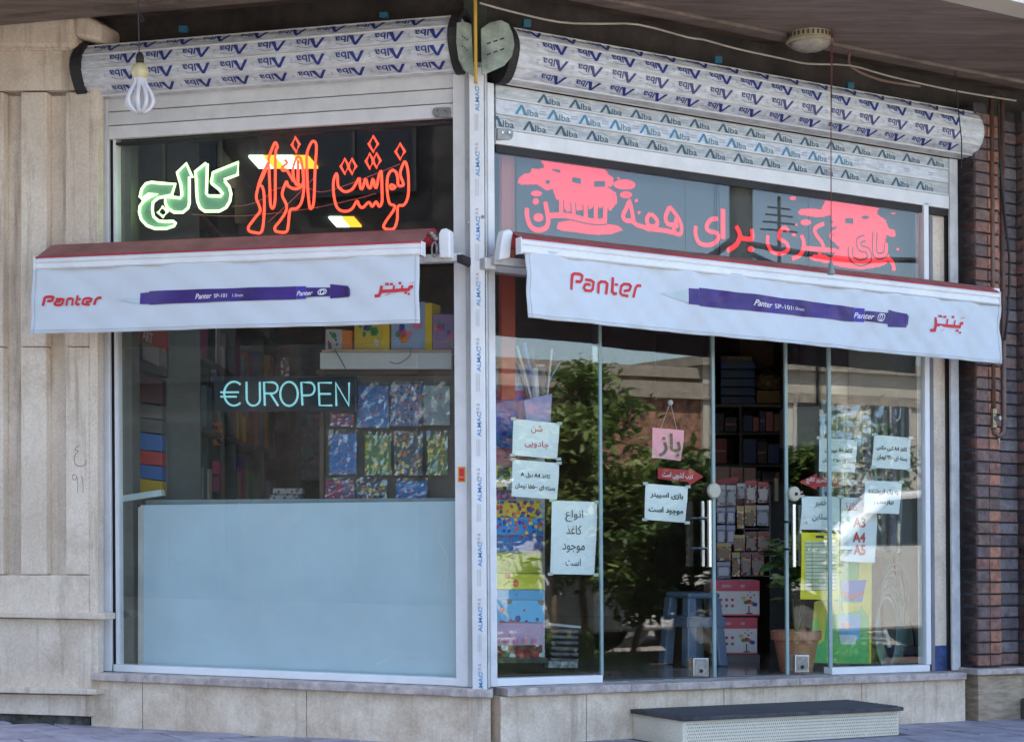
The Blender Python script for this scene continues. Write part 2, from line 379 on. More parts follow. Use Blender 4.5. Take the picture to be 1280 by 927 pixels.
# pavement in front of the two wings
pv = MB()
pv.add([P('L', -9, -.004, -.3), P('L', -9, -.004, 3.4), P('R', 0, -.004, 3.9), P('R', 60, -.004, 3.9), P('R', 60, -.004, -.3), P('C', 0, -.004, -.3)], [[0, 1, 2, 3, 4, 5]])
pave = pv.build('pavement', M('dark_paving_joint', (.05, .045, .045), .95, var=.2), kind='structure')
# laid slabs, each a piece of the pavement, where the photograph shows them
mesh_cache = {}
k = 0
for i in range(-10, 14):
    for j in range(-8, 5):
        a0 = i * .30 + (.15 if j % 2 else 0); w0 = .0 + j * .30
        c = P('R', a0 + .15, 0, w0 + .15)
        if not (-2.6 < c.x < 3.2 and 6.9 < c.y < 9.6): continue
        # keep off the left wing's footprint
        d, n = WING['L']; wl = (c.x - X0) * n[0] + (c.y - Y0) * n[1]
        if wl < .02 and w0 + .15 < .02: continue
        if c.y < 7.0 - .3: continue
        key = random.randrange(5)
        if key not in mesh_cache:
            b = MB(); h = .143 + random.uniform(-.002, .001); t = random.uniform(.002, .006)
            d2, n2 = WING['R']
            def q(a, v, w): x = a * d2[0] + w * n2[0]; return Vector((x, a * d2[1] + w * n2[1], v - SLOPE * x))
            b.prism([q(-h, t, -h), q(h, t, -h), q(h, t + random.uniform(-.002, .002), h), q(-h, t, h)], [q(-h, -.02, -h), q(h, -.02, -h), q(h, -.02, h), q(-h, -.02, h)])
            b.f = b.f; o = b.build('paving_slab', paving, pave, bevel=.003); mesh_cache[key] = o
            off = o.location + WP[pave]; WP[o] = off
            o['_off'] = 0; o.location = c + Vector((0, 0, 0)) - WP[pave] + Vector((0, 0, off.z)); del o['_off']; mesh_cache[key] = (o, off.z)
        else:
            o0, oz = mesh_cache[key]; o = o0.copy(); col.objects.link(o); o.parent = pave; o.location = c - WP[pave] + Vector((0, 0, oz))
# planting strip, kerb and road beyond the right wing (seen mirrored in the glass)
sheet('planting_bed', 'R', -.6, 40, 3.4, 5.3, .002, earth)
kb = MB(); kb.bar('R', -.6, 40, -.1, .07, 5.45, 5.3); kb.bar('R', -.6, 40, -.1, .06, 3.4, 3.28); kb.build('kerb', kerb_m, kind='structure')
sheet('added_dark_road', 'L', -60, -.5, 3.0, 40, .0, M('dark_asphalt', (.035, .035, .037), .95, var=.2, scale=3, spec=.05))  # unseen dark sheet added so the small window mirrors no bright ground
sheet('road', 'R', -1.2, 60, 5.45, 15, .0, M('worn_road_asphalt', (.26, .235, .21), .85, var=.12, scale=2, bump=.2))
sheet('far_pavement', 'R', -1.2, 60, 15, 19, .03, M('far_paving', (.30, .27, .24), .85, var=.15))
lm = MB()
for a in range(-20, 50, 4): lm.add([P('R', a, .004, 10), P('R', a + 2, .004, 10), P('R', a + 2, .004, 10.12), P('R', a, .004, 10.12)], [[3, 2, 1, 0]])
lm.build('road_marking', G('white_road_paint', (.6, .6, .58), .8), kind='structure')

# ------------------------------------------------------------------ the building above and around the shop
bld = T('shop_building', 'building over the corner shop with brown panelled soffit', 'building')
VS = 3.10                      # underside of the projecting soffit
def corner_poly(w, aL, aR):
    """street line parallel to both wings at distance w"""
    # intersection of the two offset lines
    dL, nL = WING['L']; dR, nR = WING['R']
    # point = t*dL + w*nL = s*dR + w*nR
    det = dL[0] * (-dR[1]) - (-dR[0]) * dL[1]
    bx = w * (nR[0] - nL[0]); by = w * (nR[1] - nL[1])
    t = (bx * (-dR[1]) - (-dR[0]) * by) / det
    c = (X0 + t * dL[0] + w * nL[0], Y0 + t * dL[1] + w * nL[1])
    l = (X0 + aL * dL[0] + w * nL[0], Y0 + aL * dL[1] + w * nL[1]); r = (X0 + aR * dR[0] + w * nR[0], Y0 + aR * dR[1] + w * nR[1])
    return [l, c, r]
def slab(name, w_in, w_out, v0, v1, mat, aL=-6, aR=9, parent=bld, inner=None):
    b = MB(); o = corner_poly(w_out, aL, aR); i = corner_poly(w_in, aL, aR)
    for s_ in (0, 1):
        q = [o[s_], o[s_ + 1], i[s_ + 1], i[s_]]
        b.prism([Vector((x, y, v0 + gz(x))) for x, y in q][::-1], [Vector((x, y, v1 + gz(x))) for x, y in q][::-1])
    return b.build(name, mat, parent)
slab('soffit_panel', .262, 1.00, VS, VS + .1, soffit_m)
slab('soffit_strip', .165, .250, VS - .012, VS + .1, soffit_m)
slab('soffit_strip', -.02, .160, VS + .03, VS + .12, soffit_d)
slab('soffit_trim', 1.004, 1.16, VS - .006, VS + .22, G('pale_cream_trim', (.62, .57, .50)))
slab('wall_beam', -.14, -.02, 2.60, VS + .12, M('dark_lintel', (.055, .045, .04), .8, var=.3))
up = MB(); o_ = corner_poly(1.0, -7, 12); 
q = o_ + [(12 * .857, 22), (-8, 22)]
up.prism([Vector((x, y, VS + .22 + gz(x))) for x, y in q][::-1], [Vector((x, y, 5.2 + gz(x))) for x, y in q][::-1])
up.build('upper_shade_mass', M('ochre_brick_facade', (.38, .28, .19), .85, var=.2, scale=3), bld)  # unseen mass added above the soffit to shade facade and pavement

# left: fluted marble pilaster
pil = T('marble_pilaster', 'fluted beige marble pilaster left of the small display window', 'pilaster')
def slabpx(name, x0, y0, x1, y1, w0, th, mat=marble, par=None, y0r=None, y1r=None, bev=.003, wg='L'):
    b = MB(); b.pp(wg, [(x0, y0), (x1, y0r if y0r is not None else y0), (x1, y1r if y1r is not None else y1), (x0, y1)], w0, th)
    return b.build(name, mat, par, bevel=bev)
slabpx('marble_slab', -70, 120, 119, 745, .068, .04, marble, pil)                       # back of the flutes
b = MB(); b.bar('L', -3.2, AX(121, .06), -.1, 3.0, .055, -.25); b.build('backing_wall', marble3, pil)
slabpx('capital', -70, 4, 92, 58, .15, .3, marble, pil, y0r=10, y1r=60, bev=.02)
slabpx('capital', 92.7, 10, 124, 46, .148, .3, marble, pil, y0r=28, y1r=52, bev=.02)
slabpx('marble_slab', -70, 65.5, 126, 114.5, .115, .05, marble, pil, y0r=62, y1r=112)
slabpx('marble_slab', -70, 60, 90, 65, .13, .2, marble, pil, y1r=62.5, y0r=60.2)
for x0, x1 in ((-70, -32), (-18, 3.5), (26, 57.5), (82, 111)):
    for y0, y1 in ((115, 433), (433.7, 718)):
        slabpx('flute_strip', x0, y0, x1, y1, .115, .048, marble, pil, bev=.006)
slabpx('marble_slab', 111.6, 112, 122, 842, .112, .05, marble, pil, bev=.002)
slabpx('marble_slab', -70, 718.6, 111, 763, .115, .05, marble, pil, y1r=766)
slabpx('marble_ledge', -70, 763, 131, 770, .15, .09, marble, pil, y0r=766, y1r=774, bev=.004)
slabpx('marble_slab', -70, 771, 114, 857, .12, .06, marble, pil, y0r=774, y1r=860)
slabpx('marble_ledge', -70, 855, 120, 864, .17, .25, marble, pil, y0r=861, y1r=868, bev=.004)
slabpx('marble_slab', -70, 865, 113, 889, .13, .2, marble, pil, y0r=868.5, y1r=895)
slabpx('footing', -70, 892, 112, 940, .09, .25, M('rough_grey_mortar', (.16, .15, .14), .95, var=.4, scale=20, bump=1, bscale=25), pil)
# graffiti pencilled on the pilaster
gm = MB()
for st in ([(395, 228), (378, 236), (376, 250), (392, 254), (374, 275), (370, 300), (382, 325), (410, 330), (430, 312), (424, 298)], [(378, 375), (364, 372), (362, 392), (376, 398), (384, 380), (388, 420), (386, 462)], [(408, 378), (414, 420), (414, 462)]):
    pts = [UP('L', 0 + x / 4, 500 + y / 4, .118) for x, y in smooth(st, 3)]
    vs, fs = ribbon2d(pts, .0022); gm.add([P('L', a, v, .1165) for a, v in vs], fs)
gm.build('pencil_scribble', G('pencil_grey', (.12, .11, .11)), pil)

# plinth below the windows: marble slabs and stone sill
pl = T('shop_plinth', 'low warm marble plinth with grey stone sill under both shop windows', 'plinth')
jl = [113.5, 178, 383, 603]
for i in range(3):
    a0, a1 = AX(jl[i], .10, 'L', 880), AX(jl[i + 1], .10, 'L', 880)
    if i == 2: a1 = .035
    b = MB(); b.bar('L', a0 + .0015, a1 - .0015, -.1, .203, .10, -.05); b.build('marble_slab', marble2, pl, bevel=.002)
jr = [603, 733, 905, 1077, 1207]
for i in range(4):
    a0, a1 = AX(jr[i], .10, 'R', 880), AX(jr[i + 1], .10, 'R', 880)
    if i == 0: a0 = .045
    b = MB(); b.bar('R', a0 + .0015, a1 - .0015, -.1, .203, .10, -.05); b.build('marble_slab', marble2, pl, bevel=.002)
for wg, xs in (('L', [112, 335, 601]), ('R', [606, 790, 1000, 1209])):
    for i in range(len(xs) - 1):
        a0, a1 = AX(xs[i], .125, wg, 855), AX(xs[i + 1], .125, wg, 855)
        if wg == 'L' and i == 1: a1 = .055
        if wg == 'R' and i == 0: a0 = .065
        b = MB(); b.bar(wg, a0 + .001, a1 - .001, .2045, .238, .125, -.12); b.build('sill_stone', marble3, pl, bevel=.004)
b = MB(); b.bar('C', -.045, .06, .204, .2365, .13, -.1); b.build('sill_stone', marble3, pl, bevel=.004)
b = MB(); b.bar('C', -.04, .05, -.1, .2025, .103, -.1); b.build('marble_slab', marble2, pl, bevel=.002)

# right: brick pier
pier = T('brick_pier', 'ribbed red and dark brick pier right of the glass doors', 'brick pier')
bm = []
for i, c in enumerate([(.44, .20, .13), (.30, .15, .12), (.22, .14, .125), (.18, .125, .125), (.12, .10, .11), (.19, .165, .175)]):
    bm.append(M('brick_tone_%s' % 'abcdef'[i], c, .85, var=.25, scale=25, bump=.5, bscale=50, dirt=.5, dirtc=(.05, .04, .04)))
b = MB(); A1 = 2.73
b.bar('R', A1 + .0, A1 + .155, .25, 3.0, .105, -.3); b.bar('R', A1 + .155, A1 + .33, .25, 3.0, .055, -.3); b.bar('R', A1 + .33, A1 + 2.4, .25, 3.0, .105, -.3)
b.build('mortar', M('dark_mortar', (.07, .062, .065), .95, var=.3, bump=.4), pier)
BH = .0585; cache = {}
nb = 0
for r_ in range(46):
    v0 = .262 + r_ * BH
    if v0 > 2.98: break
    for (a0, a1, w, kind) in ((A1 + .0, A1 + .078, .118, 0), (A1 + .082, A1 + .155, .118, 1), (A1 + .157, A1 + .326, .068, 2), (A1 + .33, A1 + .44, .118, 0), (A1 + .446, A1 + .66, .118, 2)):
        t = random.random()
        red = .35 + .45 * max(0, min(1, (v0 - .2) / 2.3))
        if kind == 0: mi = 2 if t < .5 else 1 if t < .8 else 3
        elif kind == 1: mi = 0 if t < red else 1 if t < .85 else 2
        else: mi = random.choice([3, 4, 4, 5, 5, 2])
        b = MB(); e = random.uniform(-.003, .003); b.bar('R', a0, a1, v0 + .005, v0 + BH - .004, w + e, w - .1)
        b.build('brick', bm[mi], pier, bevel=.003 if a0 < A1 + .5 else 0); nb += 1
b = MB(); b.bar('R', A1 - .05, A1 + 2.4, .225, .255, .16, -.2); b.build('stone_ledge', marble3, pier, bevel=.004)
b = MB(); b.bar('R', A1 - .02, A1 + 2.4, -.2, .224, .135, -.2); b.build('stone_base', travert, pier, bevel=.004)
b = MB(); b.bar('R', A1 + .26, A1 + 1.2, -.2, .105, .33, .136); b.build('kerb_stone', M('dark_stone_block', (.14, .12, .11), .8, var=.3, bump=.3), pier, bevel=.01)

# ------------------------------------------------------------------ corner post with printed film
cp = T('corner_post', 'white aluminium corner post with blue lettered film between the two windows', 'post')
wP = .115
def cx_(px, w, y=500): return UP('C', px, y, w)[0]
b = MB(); b.bar('C', cx_(583.5, .06), cx_(611, .06), .24, 2.80, .06, -.05); b.build('core', M('grey_core_strip', (.45, .46, .47), .5, var=.1, dirt=.5), cp, bevel=.002)
b = MB(); b.bar('C', cx_(588.5, wP), cx_(607, wP), .235, 2.765, wP, .062); b.build('cover_strip', white_al, cp, bevel=.004)
b = MB(); b.bar('C', cx_(606, .07) + .006, cx_(610, .07), .24, 2.78, .085, .061); b.build('edge_strip', white_al2, cp, bevel=.002)
pr = MB()
xl, xr = cx_(590, wP), cx_(604.5, wP)
per = 80 / 302.7
vtop = 2.745
kk = 0
v = vtop
while v > .33:
    def f(x, y, v=v): # text reading upward
        return P('C', xl + .019 + (1 - y) * .022 + .0, v - .158 + x * .155 + .0, wP + .0015)
    put_text(pr, 'ALMAC', lambda x, y, v=v: P('C', xl + .014 + (1 - y) * .017 + .006, v - .16 + x * .10, wP + .0012), bold=.02, m=0)
    for q_ in (0, .006, .012): pr.add([P('C', xl + .018 + q_, v - .165 - .075, wP + .001), P('C', xl + .0195 + q_, v - .24, wP + .001), P('C', xl + .0195 + q_, v - .17, wP + .001), P('C', xl + .018 + q_, v - .17, wP + .001)], [[0, 1, 2, 3]], m=1)
    for dv, s_ in ((-.02, 'R'), (-.036, '@'), (-.005, '&')):
        put_text(pr, s_, lambda x, y, v=v, dv=dv: P('C', xl + .018 + (1 - y) * .013, v + dv - .03 + x * .012, wP + .0012), m=1)
    v -= per
pr.build('film_lettering', [ink_blue, ink_grey], cp)
for y in (236, 240): pass
b = MB()
for px, py in ((586, 278), (605, 271)): b.lathe(P('C', cx_(px, .118), UP('C', px, py, .118)[1], .116), [(.0, .008), (.006, .006), (.007, 0)], 8, ax=(Vector((1, 0, 0)), Vector((0, 0, 1)), Vector((0, -1, 0))))
b.build('screw', steel_d, cp)

# ------------------------------------------------------------------ roller shutters
def alba(mb, wg, a, v, w, wd, ht, m=0, m2=None, rot=False, tilt=None):
    """one printed word: big peaked A, 'lba', a swoosh"""
    sg = -1 if rot else 1
    def Q(x, y):                           # x 0..1 right, y 0..1 up
        xx = (x - .5) * sg; yy = (y - .5) * sg
        if tilt: return tilt(a + xx * wd, yy * ht)
        return P(wg, a + xx * wd, v + yy * ht, w)
    mb.add([Q(x, y) for x, y in [(0, 0), (.11, .0), (.30, .80), (.24, 1.0)]], [[0, 1, 2, 3]], m)
    mb.add([Q(x, y) for x, y in [(.24, 1.0), (.33, 1.0), (.53, 0), (.37, 0), (.30, .62)]], [[4, 3, 2, 1, 0]], m if m2 is None else m2)
    vs, fs, _ = text2d('lba', .012, 0, 2)
    mb.add([Q(.52 + x * .46, y * .68) for x, y in vs], fs, m if m2 is None else m2)
    arc = [(.33 + .6 * t, .70 + .20 * math.sin(math.pi * t)) for t in [i / 6 for i in range(7)]]
    vs, fs = ribbon2d(arc, .03); mb.add([Q(x, y) for x, y in vs], fs, m if m2 is None else m2)
def fade_lines(mb, Q4, m):
    mb.add(Q4, [[0, 1, 2, 3]], m)
def roll(thing, wg, aL, aR, vc, wc, r, text_mats, pitch, off, n=14, ringL=True, ringR=False, rows=(0, 1, 2, 3, 4), wdt=.115, fm=film, ph=0.0):
    """the rolled-up curtain: flat slats around a drum, each with its printed film"""
    aw = 2 * math.pi / n
    for k in range(n):
        t0 = ph + k * aw; t1 = t0 + aw
        b = MB()
        ro = r; g = .035 * aw
        pts = lambda t, rr: (vc + math.sin(t) * rr, wc + math.cos(t) * rr)
        (v0, w0), (v1, w1) = pts(t0 + g, ro), pts(t1 - g, ro); (v2, w2), (v3, w3) = pts(t0 + g, ro - .012), pts(t1 - g, ro - .012)
        vm, wm = pts((t0 + t1) / 2, ro * 1.004)
        o = [P(wg, aL, v0, w0), P(wg, aR, v0, w0), P(wg, aR, vm, wm), P(wg, aL, vm, wm)]
        b.prism([P(wg, aL, v0, w0), P(wg, aL, vm, wm), P(wg, aL, v1, w1), P(wg, aL, v3, w3), P(wg, aL, v2, w2)][::-1],
                [P(wg, aR, v0, w0), P(wg, aR, vm, wm), P(wg, aR, v1, w1), P(wg, aR, v3, w3), P(wg, aR, v2, w2)][::-1])
        sl = b.build('slat', fm, thing, bevel=.0015)
        vj, wj = pts(t0, ro * 1.0); lb = MB(); lb.tube([P(wg, aL + .001, vj, wj), P(wg, aR - .001, vj, wj)], .0048, 6); lb.build('slat_lip', slat_m, sl)
        if k in rows:
            p = MB(); a = aL + off[k % len(off)] ; tm = (t0 + t1) / 2
            while a < aR - wdt * .4:
                def tl(aa, y, tm=tm):
                    # y across the slat, positive upward on the outside
                    t = tm + y / ro
                    flat = math.cos(aw / 2 - g) / max(.2, math.cos(abs(t - tm) - 0))
                    vv, ww = pts(t, ro * 1.004 + .0022)
                    return P(wg, aa, vv, ww)
                if a > aL + wdt * .55: alba(p, wg, a, 0, 0, wdt, .043, 0, 0, True, tl)
                for q_ in (-.006, .004):
                    p.add([tl(a + wdt * .62, q_), tl(a + pitch - wdt * .62, q_), tl(a + pitch - wdt * .62, q_ + .004), tl(a + wdt * .62, q_ + .004)], [[0, 1, 2, 3]], 1)
                a += pitch
            p.build('film_print', [text_mats[k % len(text_mats)], ink_faint], sl)
    b = MB()
    b.tube([P(wg, aL + .01, vc, wc), P(wg, aR - .01, vc, wc)], r - .014, 20); b.build('drum', film2, thing, smooth=False)
def ringcap(thing, wg, a, vc, wc, r, th=.035):
    b = MB(); n = 24
    vs = []
    for (aa, rr) in ((a, r * 1.12), (a + th, r * 1.12), (a + th, r * .95), (a, r * .95)):
        for k in range(n): t = 2 * math.pi * k / n; e = 1 + .03 * math.sin(5 * t + 1); vs.append(P(wg, aa, vc + math.sin(t) * rr * e, wc + math.cos(t) * rr * e))
    fs = [[j * n + k, j * n + (k + 1) % n, ((j + 1) % 4) * n + (k + 1) % n, ((j + 1) % 4) * n + k] for j in range(4) for k in range(n)]
    fs.append([k for k in range(n)])
    b.add(vs, fs); return b.build('end_ring', rubber, thing)

shL = T('roller_shutter', 'short roller shutter with upside-down navy lettered film above the neon window', 'roller shutter')
wc = .04
aL, aR = AX(103, wc + .1, 'L', 85), AX(566, wc + .1, 'L', 60)
vT, vB = UP('L', 340, 38, wc + .02)[1], UP('L', 340, 107, wc + .02)[1]
vcL, rL = (vT + vB) / 2, (vT - vB) / 2
roll(shL, 'L', aL, aR, vcL, wc, rL, [ink_navy], .178, [.03, .11, .06, .14, .02], n=11, rows=(0, 1, 2, 3, 9, 10), wdt=.135, ph=-.12)
ringcap(shL, 'L', aL - .045, vcL, wc, rL, .05); ringcap(shL, 'L', aR - .012, vcL, wc, rL, .04)
def slatbar(thing, wg, x0, x1, yl0, yl1, yr0, yr1, w, th, mat, name='slat', bev=.003):
    a0, a1 = AX(x0, w, wg, 160), AX(x1, w, wg, 160)
    v1 = (UP(wg, x0, yl0, w)[1] + UP(wg, x1, yr0, w)[1]) / 2; v0 = (UP(wg, x0, yl1, w)[1] + UP(wg, x1, yr1, w)[1]) / 2
    b = MB(); b.bar(wg, a0, a1, v0 + .0008, v1 - .0008, w, w - th); return b.build(name, mat, thing, bevel=bev), a0, a1, v0, v1
for (l0, l1, r0, r1, w) in ((100, 116.5, 78, 95.5, .022), (117, 136, 96, 114, .03), (136.6, 154, 114.6, 132, .03)):
    slatbar(shL, 'L', 135, 567, l0, l1, r0, r1, w, .02, slat_m)
slatbar(shL, 'L', 135, 567, 154.5, 171.3, 132.5, 149.2, .036, .03, white_al, 'bottom_rail')
def latch(thing, wg, x0, y0, x1, y1, w, rightcap=True):
    b = MB(); xm = x1 - (x1 - x0) * .3 if rightcap else x0 + (x1 - x0) * .35
    pts = []
    cy = (y0 + y1) / 2; ry = (y1 - y0) / 2
    if rightcap:
        pts = [(x0 + 4 - 4 * math.cos(t), cy - ry * .9 * math.sin(t)) for t in [R(-90 + 30 * i) for i in range(7)]] + [(x1 - 1, y0), (x1, cy), (x1 - 1, y1)]
    else:
        pts = [(x0, y1), (x0, y0)] + [(x1 - 4 + 4 * math.sin(t), cy - ry * .9 * math.cos(t)) for t in [R(30 * i) for i in range(7)]]
    b.pp(wg, pts, w + .012, .012); o = b.build('latch_plate', steel_d, thing, bevel=.002)
    b = MB()
    for fx in (.3, .72):
        a, v = UP(wg, x0 + (x1 - x0) * fx, cy - 2, w + .013); b.lathe(P(wg, a, v, w + .013), [(.0045, .003), (.0045, 0)], 8, ax=(Vector(WING[wg][0] + (0,)), Vector((0, 0, 1)), Vector(WING[wg][1] + (0,))))
    b.build('screw', steel, o)
latch(shL, 'L', 540, 134, 563, 147, .036)

shR = T('roller_shutter', 'long roller shutter with two rows of lettered film hanging above the LED sign', 'roller shutter')
wcR = .05
aL, aR = AX(643, wcR + .1, 'R', 65), AX(1226, wcR + .1, 'R', 165)
vT, vB = UP('R', 920, 86, wcR + .02)[1], UP('R', 920, 149, wcR + .02)[1]
vcR, rR = (vT + vB) / 2, (vT - vB) / 2
roll(shR, 'R', aL, aR, vcR, wcR, rR, [ink_navy, ink_navy, G('violet_grey_ink', (.07, .06, .20)), ink_dk], .172, [.02, .09, .05, .12, .03], n=11, rows=(0, 1, 2, 3, 9, 10), wdt=.128, ph=-.05)
ringcap(shR, 'R', aL - .03, vcR, wcR, rR, .04)
b = MB(); b.tube([P('R', aR - .003, vcR, wcR), P('R', aR + .02, vcR, wcR)], rR * .98, 24); b.build('end_cap', film, shR, bevel=.01)
RX = (620, 1186)
rows = [((104, 120), (199, 214), film2, ink_dk), ((120.6, 140), (214.6, 229.5), film, ink_teal), ((140.6, 159), (230, 245), film2, ink_dk)]
for i, ((l0, l1), (r0, r1), fm, ink) in enumerate(rows):
    sl, a0, a1, v0, v1 = slatbar(shR, 'R', 620, 1186, l0, l1, r0, r1, .02, .02, fm)
    p = MB(); a = a0 + [.26, .15, .03][i]; pit = [.158, .158, .158][i]
    n_ = 0
    while a < a1 - .05:
        m_ = 0
        if not (i == 1 and a > a0 + 1.95): alba(p, 'R', a, (v0 + v1) / 2 - .002, .0215, .118, (v1 - v0) * .68, m_, 1)
        for q_ in (-.008, 0.002):
            p.add([P('R', a + .062, (v0 + v1) / 2 + q_, .0212), P('R', a + pit - .062, (v0 + v1) / 2 + q_, .0212), P('R', a + pit - .062, (v0 + v1) / 2 + q_ + .004, .0212), P('R', a + .062, (v0 + v1) / 2 + q_ + .004, .0212)], [[0, 1, 2, 3]], 2)
        a += pit; n_ += 1
    p.build('film_print', [ink, ink_dk if i != 1 else G('slate_blue_ink', (.10, .24, .32)), ink_faint], sl)
    # thin lip between slats
    b = MB(); b.bar('R', a0, a1, v0 - .003, v0 + .003, .026, .001); b.build('slat_lip', slat_m, sl)
slatbar(shR, 'R', 620, 1186, 159.5, 179, 245.5, 262, .03, .03, white_al, 'bottom_rail')
b = MB(); _v = Vv(620, 179, .03, 'R'); b.bar('R', AX(620.5, .02, 'R', 160), AX(1186, .02, 'R', 260), _v - .034, _v - .001, .016, -.02); b.build('shade_strip', rubber, shR)  # black strip standing in for the shadow gap below the bottom rail
b = MB(); _v = Vv(567, 149.2, .036); b.bar('L', AX(136, .02), AX(567, .02), _v - .012, _v - .001, .012, -.02); b.build('shade_strip', rubber, shL)  # painted shadow strip along the head of the small window
latch(shR, 'R', 622, 160.5, 642, 175, .03, False)
# torn bare film patch
tp = MB(); tp.pp('R', [(1128, 152), (1150, 150), (1172, 156), (1168, 161), (1145, 160), (1124, 156)], wcR + rR + .004, .002)
# dark head behind the shutters
for wg, x0, x1, yl, yr in (('L', 136, 567, 171, 149), ('R', 620, 1186, 179, 262)):
    pass

# guide rails
def rail(name, thing, wg, x0, x1, yt, w, d=.05, mat=white_al, vb=.24):
    a0, a1 = AX(x0, w, wg), AX(x1, w, wg); vt = UP(wg, (x0 + x1) / 2, yt, w)[1]
    b = MB(); b.bar(wg, a0, a1, vb, vt, w, w - d); return b.build(name, mat, thing, bevel=.003)
rail('guide_rail', shL, 'L', 125.5, 137, 112, .03, .02)
rail('guide_rail', shL, 'L', 568, 583.2, 92, .055, .07)
rail('guide_rail', shR, 'R', 611.5, 620, 104, .05, .07)
rail('guide_rail', shR, 'R', 1189, 1199, 199, .03, .015, white_al2)

# bracket plates at the corner
for nm, lab, pts, w, slots in (('bracket_plate', 'grey green slotted shutter bracket left of the yellow rod', [(571, 28), (580, 27), (589, 30), (592.5, 95), (580, 88), (573, 74), (570, 52)], .17, [((577, 45), (586, 51)), ((577, 57), (586, 64))]),
                         ('bracket_plate', 'larger grey green slotted shutter bracket right of the yellow rod', [(601, 36), (612, 28), (626, 25), (636, 30), (641, 42), (643, 56), (640, 70), (630, 82), (612, 90), (602, 94)], .19, [((608, 55), (633, 47)), ((608, 69), (633, 60))])):
    t = T(nm, lab, 'bracket')
    b = MB(); b.pp('C', pts, w, .012); b.build('plate', green_al, t, bevel=.003)
    for (xa, ya), (xb, yb) in slots:
        for k in range(3):
            u0, u1 = k / 3 + .02, k / 3 + .22; b = MB()
            b.pp('C', [(xa + (xb - xa) * u0, ya + (yb - ya) * u0 - .9), (xa + (xb - xa) * u1, ya + (yb - ya) * u1 - .9), (xa + (xb - xa) * u1, ya + (yb - ya) * u1 + .9), (xa + (xb - xa) * u0, ya + (yb - ya) * u0 + .9)], w + .0015, .004); b.build('slot', dark, t)
b = MB(); b.bar('C', cx_(582, -.02), cx_(611, -.02), 2.72, 3.13, -.02, -.12); tag(b.build('corner_stanchion', M('green_black_steel', (.055, .07, .05), .6, var=.3), bevel=.003), 'dark green steel stanchion behind the bracket plates at the top of the corner', 'stanchion')
b = MB(); b.tube([P('C', cx_(594.5, .2, 60), UP('C', 594, 104, .2)[1], .2), P('C', cx_(594.5, .2, 60), 3.1, .2)], .007, 10); tag(b.build('yellow_rod', M('yellow_plastic', (.62, .36, .04), .5)), 'thin yellow rod standing between the two bracket plates', 'rod')

# ------------------------------------------------------------------ windows
win = T('shop_window', 'left shop window with neon words above and pale blue board below', 'window')
def wbar(th, wg, x0, x1, y0, y1, w, d, mat=white_frame, name='frame_bar'):
    b = MB(); b.rect(wg, x0, y0, x1, y1, w, d); return b.build(name, mat, th, bevel=.003)
a0, a1 = AX(143, .02, 'L', 845), AX(583, .02, 'L', 845)
b = MB(); b.bar('L', a0, a1, .2395, .271, .03, -.03); b.build('frame_bar', white_frame, win, bevel=.003)
b = MB(); b.bar('L', AX(138, .004), AX(143, .004), .24, 2.6, .004, -.03); b.build('frame_bar', dark, win)
b = MB(); b.bar('L', AX(143.2, .02), AX(145.6, .02), .272, 2.6, .02, -.03); b.build('frame_bar', white_frame, win)
b = MB(); b.bar('L', AX(145.8, .0), AX(160, .0), .272, 2.6, -.035, -.10); b.build('side_jamb', M('olive_grey_jamb', (.15, .145, .125), .6, var=.15), win)
b = MB(); b.bar('L', a0 + .01, -.052, .268, 2.62, .004, -.004); b.build('glass_pane', glass, win)
# awning carrier rail crossing window
b = MB(); b.bar('L', -1.70, -.05, 1.99, 2.02, .012, .0045); b.build('transom', white_frame, win, bevel=.002)

doors = T('sliding_glass_doors', 'glazed front with two sliding glass doors standing open in the middle', 'glass doors')
VT = 2.20
def gp(x0, x1, w, v0=.24, v1=2.2, th=.008, name='glass_pane', x1w=None):
    b = MB(); a0, a1 = AX(x0, w, 'R', 700), AX(x1, w, 'R', 700); b.bar('R', a0, a1, v0, v1, w + th / 2, w - th / 2); o = b.build(name, glass, doors); return o, a0, a1
gp(620, 751, .01, .27, 1.955); gp(742, 892, -.03, .243, 1.95)
gp(983, 1060, -.03, .243, 1.95); gp(1038, 1158, .01, .27, 1.955)
for x, w, wd in ((751.5, .015, 1.6), (892.5, -.02, 1.7), (983.5, -.02, 1.7), (1037.5, .015, 2.0)):
    b = MB(); b.bar('R', AX(x - wd, w, 'R', 600), AX(x + wd, w, 'R', 600), .27 if w > 0 else .243, 1.95, w, w - .01); o = b.build('glass_edge', glass_edge, doors)
def hb(x0, x1, v0, v1, w, d, mat=white_frame, nm='frame_bar'):
    b = MB(); b.bar('R', AX(x0, w, 'R', 800), AX(x1, w, 'R', 800), v0, v1, w, w - d); return b.build(nm, mat, doors, bevel=.003)
hb(612, 753.5, .2395, .272, .03, .06); hb(1040, 1162.5, .2395, .272, .03, .06)
hb(620, 1162, 1.955, 1.985, .005, .05); hb(753.5, 1040, .2375, .2415, -.005, .06, steel_d, 'floor_track')
b = MB(); b.bar('R', AX(1156.5, .03, 'R'), AX(1162.5, .03, 'R'), .273, 2.5, .03, -.03); b.build('frame_bar', white_frame, doors, bevel=.003)
b = MB(); b.bar('R', AX(1162.8, .0, 'R'), AX(1167, .0, 'R'), .24, 2.5, .0, -.05); b.build('frame_bar', M('violet_grey_seal', (.22, .21, .24), .6), doors)
b = MB(); b.bar('R', AX(1183, .0, 'R'), AX(1189, .0, 'R'), .24, 2.6, .0, -.05); b.build('frame_bar', dark, doors)
b = MB(); b.bar('R', AX(1167, -.01, 'R'), AX(1183, -.01, 'R'), .36, 2.5, -.01, -.06); b.build('marble_strip', marble, doors, bevel=.002)
